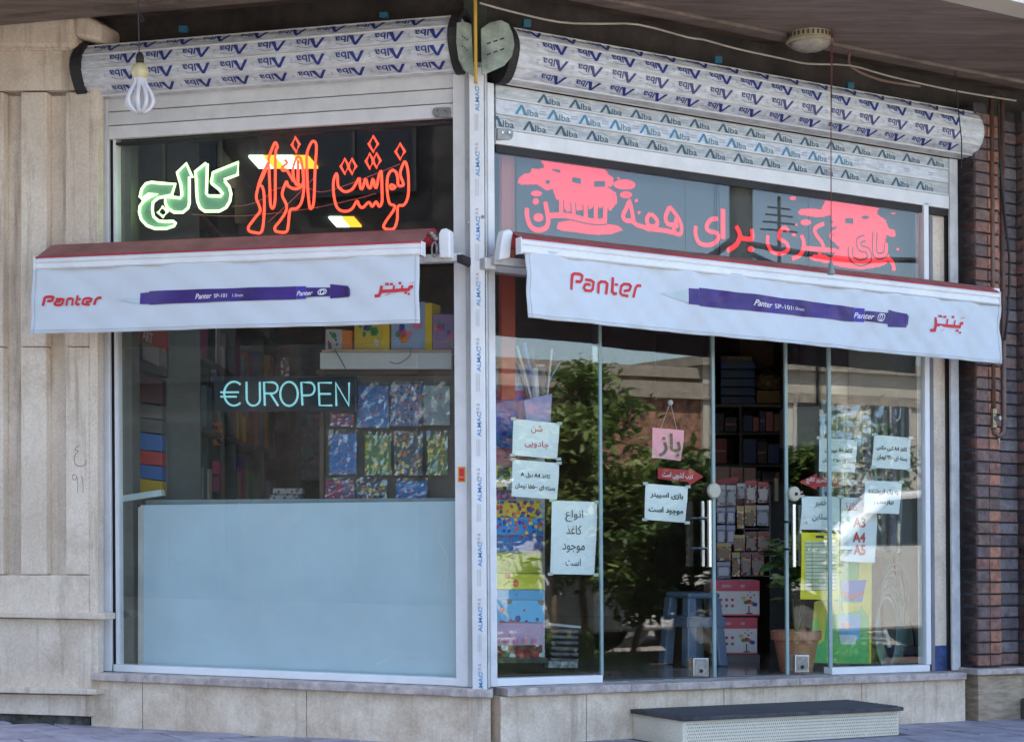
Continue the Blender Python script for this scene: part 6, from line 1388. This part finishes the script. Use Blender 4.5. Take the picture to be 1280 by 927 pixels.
# hanging bulb
hb_ = T('hanging_bulb', 'unlit energy saving bulb with looped white tubes hanging before the left shutter', 'bulb')
wBu = .5
q = lambda x, y: P('L', *UP('L', x, y, wBu), wBu)
top = UP('L', 172, 2, wBu); b = MB(); b.tube([P('L', top[0], VS, wBu), q(173, 20), q(173.6, 45), q(174, 66)], .0028, 6); b.tube([q(172, 8), q(176, 18), q(180, 26), q(177, 28), q(174, 20)], .002, 5); b.build('cord', G('grey_cord', (.06, .06, .08)), hb_)
c = q(175, 98); S = (q(175, 66) - q(175, 98)).length / 32
b = MB(); b.lathe(c, [(4.8 * S, 18 * S), (5.4 * S, 24 * S), (4.5 * S, 29 * S), (2.5 * S, 32 * S)], 14); b.build('socket', rubber, hb_, smooth=True)
b = MB(); b.lathe(c, [(9 * S, 0), (10.2 * S, 4 * S), (10.4 * S, 5 * S), (11 * S, 6 * S), (11 * S, 9 * S), (10 * S, 13 * S), (7 * S, 17 * S), (5 * S, 18.5 * S)], 20); b.build('ballast', M('yellowed_cream_plastic', (.66, .60, .36), .4, var=.15), hb_, smooth=True)
for k in range(4):
    t = k * math.pi / 2 + .35; pts = []
    for sgn in (-1, 1):
        tt = t + sgn * .33; seq = [(5.5, 1), (7, -8), (12, -16), (16, -26), (14.5, -34), (9, -40), (4, -42)]
        pp = [tuple(c + Vector((math.cos(tt) * r_ * S, math.sin(tt) * r_ * S, z * S))) for r_, z in seq]; pts += pp if sgn < 0 else pp[::-1]
    b = MB(); b.tube(smooth(pts, 3), 2.9 * S, 8); b.build('glass_tube', M('white_lamp_tube', (.72, .73, .80), .2, var=.03, bump=0), hb_, smooth=True)
# soffit lamp
sl = T('soffit_lamp', 'round cream ceiling lamp with ribbed glass fixed to the brown soffit', 'ceiling lamp')
a, w_ = UPV('R', 1012, 42, VS); c = P('R', a, VS, w_); k = .102
b = MB(); b.lathe(c, [(k * .92, 0), (k * .95, -.030), (k, -.032), (k * 1.03, -.040), (k * .98, -.044), (k * .9, -.044)], 32); b.build('lamp_ring', M('aged_cream_plastic', (.50, .44, .30), .5, var=.2), sl, smooth=False)
for i in range(28):
    t = 2 * math.pi * i / 28; b = MB() if i == 0 else b
    p = c + Vector((math.cos(t) * k * .955, math.sin(t) * k * .955, -.016)); d = Vector((-math.sin(t), math.cos(t), 0)) * .004; n_ = Vector((math.cos(t), math.sin(t), 0)) * .002
    b.prism([p - d - n_ + Vector((0, 0, -.009)), p + d - n_ + Vector((0, 0, -.009)), p + d - n_ + Vector((0, 0, .009)), p - d - n_ + Vector((0, 0, .009))], [p - d + n_ + Vector((0, 0, -.009)), p + d + n_ + Vector((0, 0, -.009)), p + d + n_ + Vector((0, 0, .009)), p - d + n_ + Vector((0, 0, .009))])
o = b.build('vent_slots', G('slot_dark', (.05, .045, .04)), sl); o['kind'] = 'stuff'
b = MB(); b.lathe(c, [(k * .9, -.043), (k * .8, -.060), (k * .5, -.074), (.002, -.080)], 32); b.build('lamp_glass', M('frosted_ribbed_glass', (.50, .47, .40), .2, var=.2, bump=.8, bscale=160), sl, smooth=True)
# pull cord with bell weight
wC = .42
b = MB(); tpc = UP('R', 1041, 30, wC); bt = UP('R', 1039, 325, wC)
pc = T('pull_cord', 'thin dark red cord with a grey bell weight hanging before the LED sign', 'cord')
b.tube([P('R', bt[0] + .008, VS, wC), P('R', bt[0] + .003, 2.6, wC), P('R', bt[0], bt[1], wC)], .0022, 6); b.tube([P('R', bt[0] + .008, VS, wC + .012), P('R', bt[0] + .004, 2.75, wC + .002), P('R', bt[0] + .002, 2.62, wC)], .0018, 5); b.build('cord', M('dark_red_cord', (.16, .05, .07), .7), pc)
b = MB(); cc = P('R', *UP('R', 1039, 343, wC), wC); b.lathe(cc, [(.018, 0), (.018, .004), (.014, .02), (.008, .05), (.004, .065)], 14); b.build('bell_weight', M('grey_bell', (.26, .30, .28), .4), pc, smooth=True)
b = MB(); b.tube([P('R', *UP('R', x, y, .30), .30) for x, y in ((1194, 88), (1197, 130), (1202, 175), (1202, 210))], .003, 5); tag(b.build('hanging_wire', rubber), 'short black wire hanging over the right end of the long shutter', 'wire')
# cable along the soffit
cs = [(600, 4), (640, 15), (700, 28), (750, 30), (798, 31), (860, 47), (880, 50), (920, 61), (980, 74), (1010, 80), (1062, 82), (1110, 95), (1190, 113), (1270, 126)]
b = MB(); b.tube([P('R', *UP('R', x, y, .24), .24) for x, y in smooth(cs, 3)], .0042, 6); tag(b.build('slack_cable', M('pale_grey_cable', (.46, .42, .36), .6, var=.2)), 'slack pale cable running under the soffit above the long shutter', 'cable')
b = MB(); b.tube([P('R', *UP('R', x, y, .22), .22) for x, y in smooth([(1062, 66), (1064, 84), (1100, 100), (1150, 108)], 3)], .006, 6); tag(b.build('conduit', M('brown_conduit', (.20, .12, .09), .6)), 'short brown conduit dropping from the soffit behind the slack cable', 'conduit')
for lab, wg, x0, y0, x1, y1 in (('blue clip behind the top of the left shutter, right of the middle', 'L', 474, 15, 484, 22), ('blue clip behind the top of the left shutter, above the bulb side', 'L', 223, 32, 233, 40), ('blue clip above the left part of the long shutter', 'R', 655, 24, 664, 34), ('blue clip above the middle of the long shutter', 'R', 894, 70, 903, 79), ('round blue clip above the right part of the long shutter', 'R', 1060, 103, 1068, 111)):
    rtag('blue_clip', lab, 'clip', x0, y0, x1, y1, .10, .02, G('petrol_blue_plastic', (.02, .12, .20)), 'blue clips above the shutters', wg=wg, bevel=.002)
# gas pipes on the pier
pm = M('brown_painted_pipe', (.16, .085, .065), .5, var=.2, scale=20)
def pxR(x, y, w): return P('R', *UP('R', x, y, w), w)
wg_ = .12
pp1 = T('gas_pipe', 'left brown gas pipe with brass valve on the brick pier', 'pipe')
aP = AX(1241.5, wg_, 'R'); vbt = UP('R', 1241, 520, wg_)[1]
b = MB(); b.tube([P('R', aP, 3.05, wg_), P('R', aP, vbt, wg_)], .0125, 12); b.build('pipe', pm, pp1, smooth=True)
b = MB(); cc = P('R', aP, vbt - .01, wg_); b.lathe(cc, [(.016, -.05), (.018, -.045), (.018, -.03), (.014, -.028), (.014, .02), (.019, .022), (.019, .045), (.014, .047)], 10); b.build('brass_valve', M('dull_brass', (.42, .36, .24), .35, .8, var=.3), pp1)
b = MB(); b.tube([cc + Vector((0, 0, 0)), cc + Vector(WING['R'][1] + (0,)) * .03 + Vector((.012, 0, .0))], .012, 10); b.build('valve_cap', steel_d, pp1)
aQ = AX(1254.5, wg_, 'R'); pp2 = T('gas_pipe', 'right brown gas pipe curving under the valve on the brick pier', 'pipe')
b = MB(); b.tube([P('R', aQ, 3.05, wg_), P('R', aQ, vbt - .03, wg_), P('R', aQ - .004, vbt - .075, wg_), P('R', (aP + aQ) / 2, vbt - .095, wg_), P('R', aP + .003, vbt - .08, wg_), P('R', aP, vbt - .055, wg_)], .0125, 12); b.build('pipe', pm, pp2, smooth=True)
b = MB(); b.lathe(P('R', (aP + aQ) / 2, vbt - .135, wg_), [(.006, 0), (.008, .015), (.006, .03)], 8); b.build('drain_plug', MC['dull_brass'], pp2)
b = MB(); b.tube([pxR(x, y, .14) for x, y in smooth([(1248, 128), (1250, 200), (1256, 270), (1262, 330), (1259, 400), (1256, 425)], 3)], .006, 6); tag(b.build('black_cable', rubber), 'loose black cable hanging along the two brown gas pipes', 'cable')
# litter on the pavement
b = MB(); c = P('R', *[UPV('R', 1080, 921, .0)[0], .004, UPV('R', 1080, 921, .0)[1]]); rr = random.Random(8)
b.add([c + Vector((rr.uniform(-.016, .016), rr.uniform(-.02, .02), rr.uniform(0, .02))) for i in range(8)], [[0, 1, 2], [2, 3, 4], [4, 5, 0], [1, 6, 3], [5, 6, 7], [7, 2, 1]]); tag(b.build('paper_scrap', G('white_scrap', (.75, .76, .78))), 'tiny crumpled white scrap of paper on the paving before the step', 'litter')

# ================================================================== across the street, mirrored in the glass
def tree(name, label, x, y, h, cr_, ch, n, leafm, trunk_r=.04, lean=(0, 0), group='street trees beside the road', seed=0, leafs=.045, cat='tree'):
    rr = random.Random(seed); t = T(name, label, cat, group); base = Vector((x, y, gz(x) - .01))
    topp = base + Vector((lean[0], lean[1], h - ch * .5)); mid = base.lerp(topp, .5) + Vector((rr.uniform(-.06, .06), rr.uniform(-.06, .06), 0))
    b = MB(); b.tube(smooth([tuple(base), tuple(mid), tuple(topp)], 4), trunk_r, 8, radii=[trunk_r * (1 - .6 * i / 8) for i in range(9)])
    for k in range(6):
        a = rr.uniform(0, 6.28); s_ = mid.lerp(topp, rr.uniform(.2, 1)); e = s_ + Vector((math.cos(a) * cr_ * .7, math.sin(a) * cr_ * .7, rr.uniform(.1, .5) * ch)); b.tube([s_, s_.lerp(e, .5) + Vector((0, 0, .05)), e], trunk_r * .4, 5, radii=[trunk_r * .45, trunk_r * .3, trunk_r * .12])
    b.build('trunk', M('grey_brown_bark', (.20, .15, .10), .9, var=.3, scale=20, bump=.6), t)
    b = MB(); cl = [(topp + Vector((rr.gauss(0, cr_ * .45), rr.gauss(0, cr_ * .45), rr.uniform(-ch * .46, ch * .52))), rr.uniform(.10, .27) * cr_ * 1.2) for _ in range(34)]
    for i in range(int(n * 1.35)):
        c, r_ = rr.choice(cl); p = c + Vector((rr.gauss(0, r_), rr.gauss(0, r_), rr.gauss(0, r_ * .8)))
        u = Vector((rr.gauss(0, 1), rr.gauss(0, 1), rr.gauss(0, .5))).normalized(); v = u.cross(Vector((rr.gauss(0, .5), rr.gauss(0, .5), 1))).normalized(); s_ = leafs * rr.uniform(.6, 1.3)
        b.add([p - u * s_, p + v * s_ * .45, p + u * s_, p - v * s_ * .45], [[0, 1, 2, 3]])
    b.build('crown', leafm, t); return t
def LEAF(name, c, c2):
    m = M(name, c, .5, var=.4, scale=5, bump=0, c2=c2); nt = m.node_tree; b = nt.nodes['Principled BSDF']; o = [n for n in nt.nodes if n.type == 'OUTPUT_MATERIAL'][0]
    t = nt.nodes.new('ShaderNodeBsdfTranslucent'); mx = nt.nodes.new('ShaderNodeMixShader'); mx.inputs[0].default_value = .35
    nt.links.new(b.inputs['Base Color'].links[0].from_socket, t.inputs[0]); nt.links.new(b.outputs[0], mx.inputs[1]); nt.links.new(t.outputs[0], mx.inputs[2]); nt.links.new(mx.outputs[0], o.inputs[0]); return m
lf1 = LEAF('mid_green_foliage', (.13, .20, .045), (.07, .12, .03)); lf2 = LEAF('dark_green_foliage', (.09, .15, .035), (.04, .08, .02)); lf3 = LEAF('yellow_green_foliage', (.22, .27, .08), (.12, .18, .05))
NR = Vector(WING['R'][1] + (0,)); DR = Vector(WING['R'][0] + (0,))
def mir(px, py, dist, vref=None):
    """where the glass of the long front mirrors what stands dist metres from it, for the seen direction px"""
    r = Vector(ray(px, py)); a, v = UP('R', px, py, 0); p = P('R', a, v, 0); d = r.normalized(); rf = d - 2 * d.dot(NR) * NR; return p + rf * dist
def mxy(px, dist): p = mir(px, 672, dist); return p.x, p.y
for i, (px, ds, h, cr_, ch, n, m, tr_, ln, lab) in enumerate((
    (690, 4.6, 1.75, .30, 1.15, 3200, lf3, .03, (.05, .0), 'slender light green young tree mirrored left of the glass edge'),
    (735, 5.4, 2.1, .40, 1.45, 3800, lf1, .035, (0, 0), 'mid green leafy tree mirrored near the left notices'),
    (845, 4.4, 1.42, .34, .95, 4200, lf2, .045, (-.15, .1), 'dense dark tree with leaning trunk mirrored in the left sliding door'),
    (790, 5.0, 1.5, .36, 1.1, 3600, lf3, .03, (.05, .1), 'bushy green tree mirrored in the middle of the left sliding door'),
    (1000, 5.2, 1.6, .30, .9, 2800, lf1, .04, (0, 0), 'round green tree mirrored in the right sliding door'),
    (1075, 11.5, 2.3, .6, 1.4, 3000, lf2, .05, (0, 0), 'dark green tree mirrored near the right price sheets'),
    (650, 7.0, 2.0, .5, 1.2, 2200, lf2, .05, (0, 0), 'taller dark tree mirrored behind the paper stand'))):
    x, y = mxy(px, ds); tree('street_tree', lab, x, y, h, cr_, ch, n, m, tr_, ln, seed=i + 3)
def shrub(label, x, y, r_, h, n, m, seed):
    rr = random.Random(seed); b = MB(); c = Vector((x, y, gz(x)))
    for i in range(n):
        t = rr.uniform(0, 6.28); q_ = rr.random() ** .5 * r_; p = c + Vector((math.cos(t) * q_, math.sin(t) * q_, rr.uniform(.02, h)))
        u = Vector((rr.gauss(0, .6), rr.gauss(0, .6), 1)).normalized(); v = u.cross(Vector((rr.gauss(0, 1), rr.gauss(0, 1), .1))).normalized(); s_ = rr.uniform(.03, .06)
        b.add([p - u * s_, p + v * s_ * .3, p + u * s_, p - v * s_ * .3], [[0, 1, 2, 3]])
    return tag(b.build('shrub', m), label, 'shrub', 'low plants in the bed beside the road')
for i, (px, ds, r_, h) in enumerate(((640, 4.3, .3, .25), (700, 4.2, .25, .3), (770, 4.2, .25, .16), (900, 4.6, .3, .2), (960, 5, .35, .3), (1050, 5.2, .3, .2))):
    x, y = mxy(px, ds); shrub('low leafy plant number %d along the bed, nearest the kerb' % (i + 1) if False else ['tufted plant at the left end of the bed', 'tufted plant under the slender young tree', 'small ground plant under the leaning tree', 'ground plant mirrored beside the doorway', 'leafy plant mirrored in the open doorway glass', 'ground plant mirrored under the right price sheets'][i], x, y, r_, h, 350, lf1, 40 + i)
# far row of low buildings
def building(label, px, dist, wid, h, mat, seed, rows_=2, cols=4, at=None, DR=DR, NR=NR):
    x, y = at or mxy(px, dist); t = T('street_building', label, 'building', 'low buildings across the street')
    rr = random.Random(seed)
    def Q(a, v, w): return Vector((x, y, gz(x))) + DR * a + NR * w + Vector((0, 0, v))
    def bar(b, a0, a1, v0, v1, w0, w1):
        q = [(a0, v0), (a0, v1), (a1, v1), (a1, v0)]; return b.prism([Q(a, v, w0) for a, v in q][::-1], [Q(a, v, w1) for a, v in q][::-1])
    b = MB(); bar(b, -wid / 2, wid / 2, -.3, h, 0, 6); b.build('wall', mat, t)
    b = MB(); bar(b, -wid / 2 - .1, wid / 2 + .1, h, h + .18, -.12, 6); b.build('parapet', M('weathered_parapet', (.30, .26, .21), .8, var=.2) if at is None else mat, t)
    for r_ in range(rows_):
        for c_ in range(cols):
            a = -wid / 2 + (c_ + .5) * wid / cols; v = .5 + r_ * 1.9 if r_ else .3; ww = wid / cols * .28; hh = 1.25 if r_ else 1.6
            if v + hh > h: continue
            b = MB(); bar(b, a - ww - .07, a + ww + .07, v - .07, v + hh + .07, -.04, .05); fr = b.build('window_frame', G('dull_frame', (.38, .36, .33)) if at is None else G('shaded_frame', (.07, .065, .06)), t)
            b = MB(); bar(b, a - ww, a + ww, v, v + hh, -.05, -.041); b.build('pane', M('dark_window', (.02, .022, .026), .08), fr)
            b = MB(); bar(b, a - .02, a + .02, v, v + hh, -.07, -.052); b.build('mullion', fr.data.materials[0], fr)
    return t
brick_m = M('tan_brick_facade', (.36, .25, .155), .85, var=.3, scale=2.5, bump=.3, dirt=.4)
building('reddish brick house with two rows of windows across the road', 700, 21, 7, 3.6, M('red_brick_facade', (.34, .17, .11), .85, var=.4, scale=8), 1)
building('tan brick house mirrored behind the left sliding door', 840, 22, 7.5, 3.9, brick_m, 2, 2, 3)
building('pale plastered house mirrored behind the right door', 985, 23, 7, 3.6, M('pale_facade', (.36, .30, .23), .85, var=.15, scale=2), 3, 2, 4)
building('cream house with tall windows mirrored at the right end', 1110, 24, 8, 4.2, M('cream_facade', (.46, .42, .35), .85, var=.12, scale=2), 4, 2, 5)
building('grey shop house at the far left across the road', 560, 24, 9, 3.8, M('grey_facade', (.34, .33, .32), .85, var=.2, scale=2), 5, 2, 5)
NL = Vector(WING['L'][1] + (0,)); DL = Vector(WING['L'][0] + (0,))
def mxl(px, dist):
    d = Vector(ray(px, 672)).normalized(); a, v = UP('L', px, 672, 0); p = P('L', a, v, 0); r = d - 2 * d.dot(NL) * NL; p = p + r * dist; return p.x, p.y
for i, (px, ds, wid, h, lab) in enumerate(((100, 12.5, 9, 12, 'dark brick house far behind on the left, mirrored in the small window'), (350, 13, 9, 13, 'dark maroon house mirrored in the middle of the small window'), (600, 14, 11, 12.5, 'dark house mirrored at the right of the small window'))):
    building(lab, 0, 0, wid, h, M('shaded_brick_%s' % 'abc'[i], [(.10, .085, .075), (.095, .085, .075), (.10, .09, .085)][i], .9, var=.35, scale=5), 20 + i, 4, 4, at=mxl(px, ds), DR=DL, NR=NL)  # walls and frames coloured dark for shade, made tall to hide mirrored sky
# utility pole and overhead wires
def pole(label, px, dist, h, r_):
    x, y = mxy(px, dist); t = T('utility_pole', label, 'pole', 'utility poles along the road'); b = MB(); z = gz(x)
    b.tube([Vector((x, y, z - .1)), Vector((x, y, z + h))], r_, 12, radii=[r_, r_ * .8]); b.build('shaft', M('dark_olive_pole', (.07, .07, .05), .7, var=.3), t)
    b = MB(); c = Vector((x, y, z + h * .8)); b.prism([c - DR * .6 + Vector((0, 0, -.04)), c + DR * .6 + Vector((0, 0, -.04)), c + DR * .6 + Vector((0, 0, .04)), c - DR * .6 + Vector((0, 0, .04))], [p + NR * .08 for p in (c - DR * .6 + Vector((0, 0, -.04)), c + DR * .6 + Vector((0, 0, -.04)), c + DR * .6 + Vector((0, 0, .04)), c - DR * .6 + Vector((0, 0, .04)))]); b.build('cross_arm', steel_d, t)
    return Vector((x, y, z))
pA = pole('thick dark utility pole mirrored across the LED sign', 928, 12.5, 7.0, .155)
wr = T('overhead_wires', 'black overhead wires mirrored across the LED sign', 'wires')
for i, (y0_, y1_, px0, px1, r_) in enumerate(((305, 328, 935, 1180, .035), (318, 345, 940, 1040, .03), (302, 322, 912, 860, .04))):
    p0 = mir(px0, y0_, 12.3); p1 = mir(px1, y1_, 13.5); m_ = p0.lerp(p1, .5) - Vector((0, 0, .08)); d = p1 - p0
    b = MB(); b.tube(smooth([tuple(p0), tuple(m_), tuple(p1), tuple(p1 + d * 2)], 5), r_, 6); b.build('wire', rubber, wr)
# antenna mast on a roof
an = mir(973, 300, 24); b = MB(); 
b.tube([an - Vector((0, 0, 1.5)), an + Vector((0, 0, .75))], .03, 6)
for k in range(4): b.tube([an + Vector((0, 0, .55 - .13 * k)) - DR * (.25 + .05 * k), an + Vector((0, 0, .55 - .13 * k)) + DR * (.25 + .05 * k)], .018, 5)
tag(b.build('roof_antenna', rubber), 'small roof antenna mirrored in the LED sign', 'antenna')
# parked white car
def car(label, px, dist, heading_flip, paint, group='cars parked by the kerb'):
    x, y = mxy(px, dist); t = T('parked_car', label, 'car', group)
    ax = DR * (-1 if heading_flip else 1); sd_ = NR; o = Vector((x, y, gz(x)))
    def Q(l, s_, z): return o + ax * l + sd_ * s_ + Vector((0, 0, z))
    prof = [(-2.1, .35), (-2.15, .62), (-2.05, .86), (-1.45, .96), (-.95, 1.36), (-.3, 1.44), (.45, 1.40), (1.05, .98), (1.75, .86), (2.1, .70), (2.15, .4), (2.05, .25), (-2.0, .25)]
    def loft(prof, ws):
        b = MB(); n = len(prof); vs = []
        for s_, f in ws: vs += [Q(l * (1 - f * .02), s_, z if z < .9 else .9 + (z - .9) * (1 - f * .03)) for l, z in prof]
        fs = [[k * n + i, k * n + (i + 1) % n, (k + 1) * n + (i + 1) % n, (k + 1) * n + i] for k in range(len(ws) - 1) for i in range(n)]; fs += [list(range(n))[::-1], [(len(ws) - 1) * n + i for i in range(n)]]
        return b.add(vs, fs)
    b = loft(prof, [(-.80, 1), (-.74, .3), (.74, .3), (.80, 1)]); b.build('body', paint, t, bevel=.03)
    gl = M('dark_car_glass', (.02, .025, .03), .05)
    for s_ in (-.806, .806):
        for pts in (((-1.3, .98), (-.9, 1.31), (-.32, 1.37), (-.32, .97)), ((-.24, .97), (-.24, 1.375), (.42, 1.33), (.92, .97))):
            b = MB(); b.prism([Q(l, s_ + (.004 if s_ > 0 else -.004), z) for l, z in pts], [Q(l, s_ - .02 * (1 if s_ > 0 else -1), z) for l, z in pts]); b.build('side_window', gl, t)
    for (l0, z0, l1, z1) in ((1.08, .985, .50, 1.385), (-1.43, .975, -.97, 1.35)):
        b = MB(); e = .012; b.add([Q(l0 + e, -.66, z0 + e), Q(l0 + e, .66, z0 + e), Q(l1 + e, .60, z1 + e), Q(l1 + e, -.60, z1 + e)], [[0, 1, 2, 3]]); b.build('windscreen', gl, t)
    for l in (-1.3, 1.32):
        for s_ in (-.74, .74):
            b = MB(); c = Q(l, s_, .30); b.lathe(c, [(.30, -.09), (.31, -.05), (.31, .05), (.30, .09)], 24, ax=(ax, Vector((0, 0, 1)), sd_)); w_ = b.build('wheel', rubber, t)
            b = MB(); b.lathe(c, [(.18, -.095), (.19, .095)], 16, ax=(ax, Vector((0, 0, 1)), sd_)); b.build('rim', steel_d, w_)
    for s_ in (-.6, .6): b = MB(); b.lathe(Q(2.12, s_, .62), [(.09, 0), (.05, .04)], 12, ax=(sd_, Vector((0, 0, 1)), ax)); b.build('headlight', G('lamp_white', (.6, .6, .6), .1), t)
    return t
car('white parked car mirrored at the left end of the long front', 640, 6.6, False, M('white_car_paint', (.70, .70, .70), .2, var=.02, bump=0, coat=.6))
car('white parked car mirrored behind the yellow list', 1075, 7.6, True, M('white_car_paint', (), .2))
car('silver parked car mirrored between the trees', 860, 10.4, False, M('silver_car_paint', (.42, .43, .45), .25, .4, var=.02, bump=0, coat=.6))
settle()
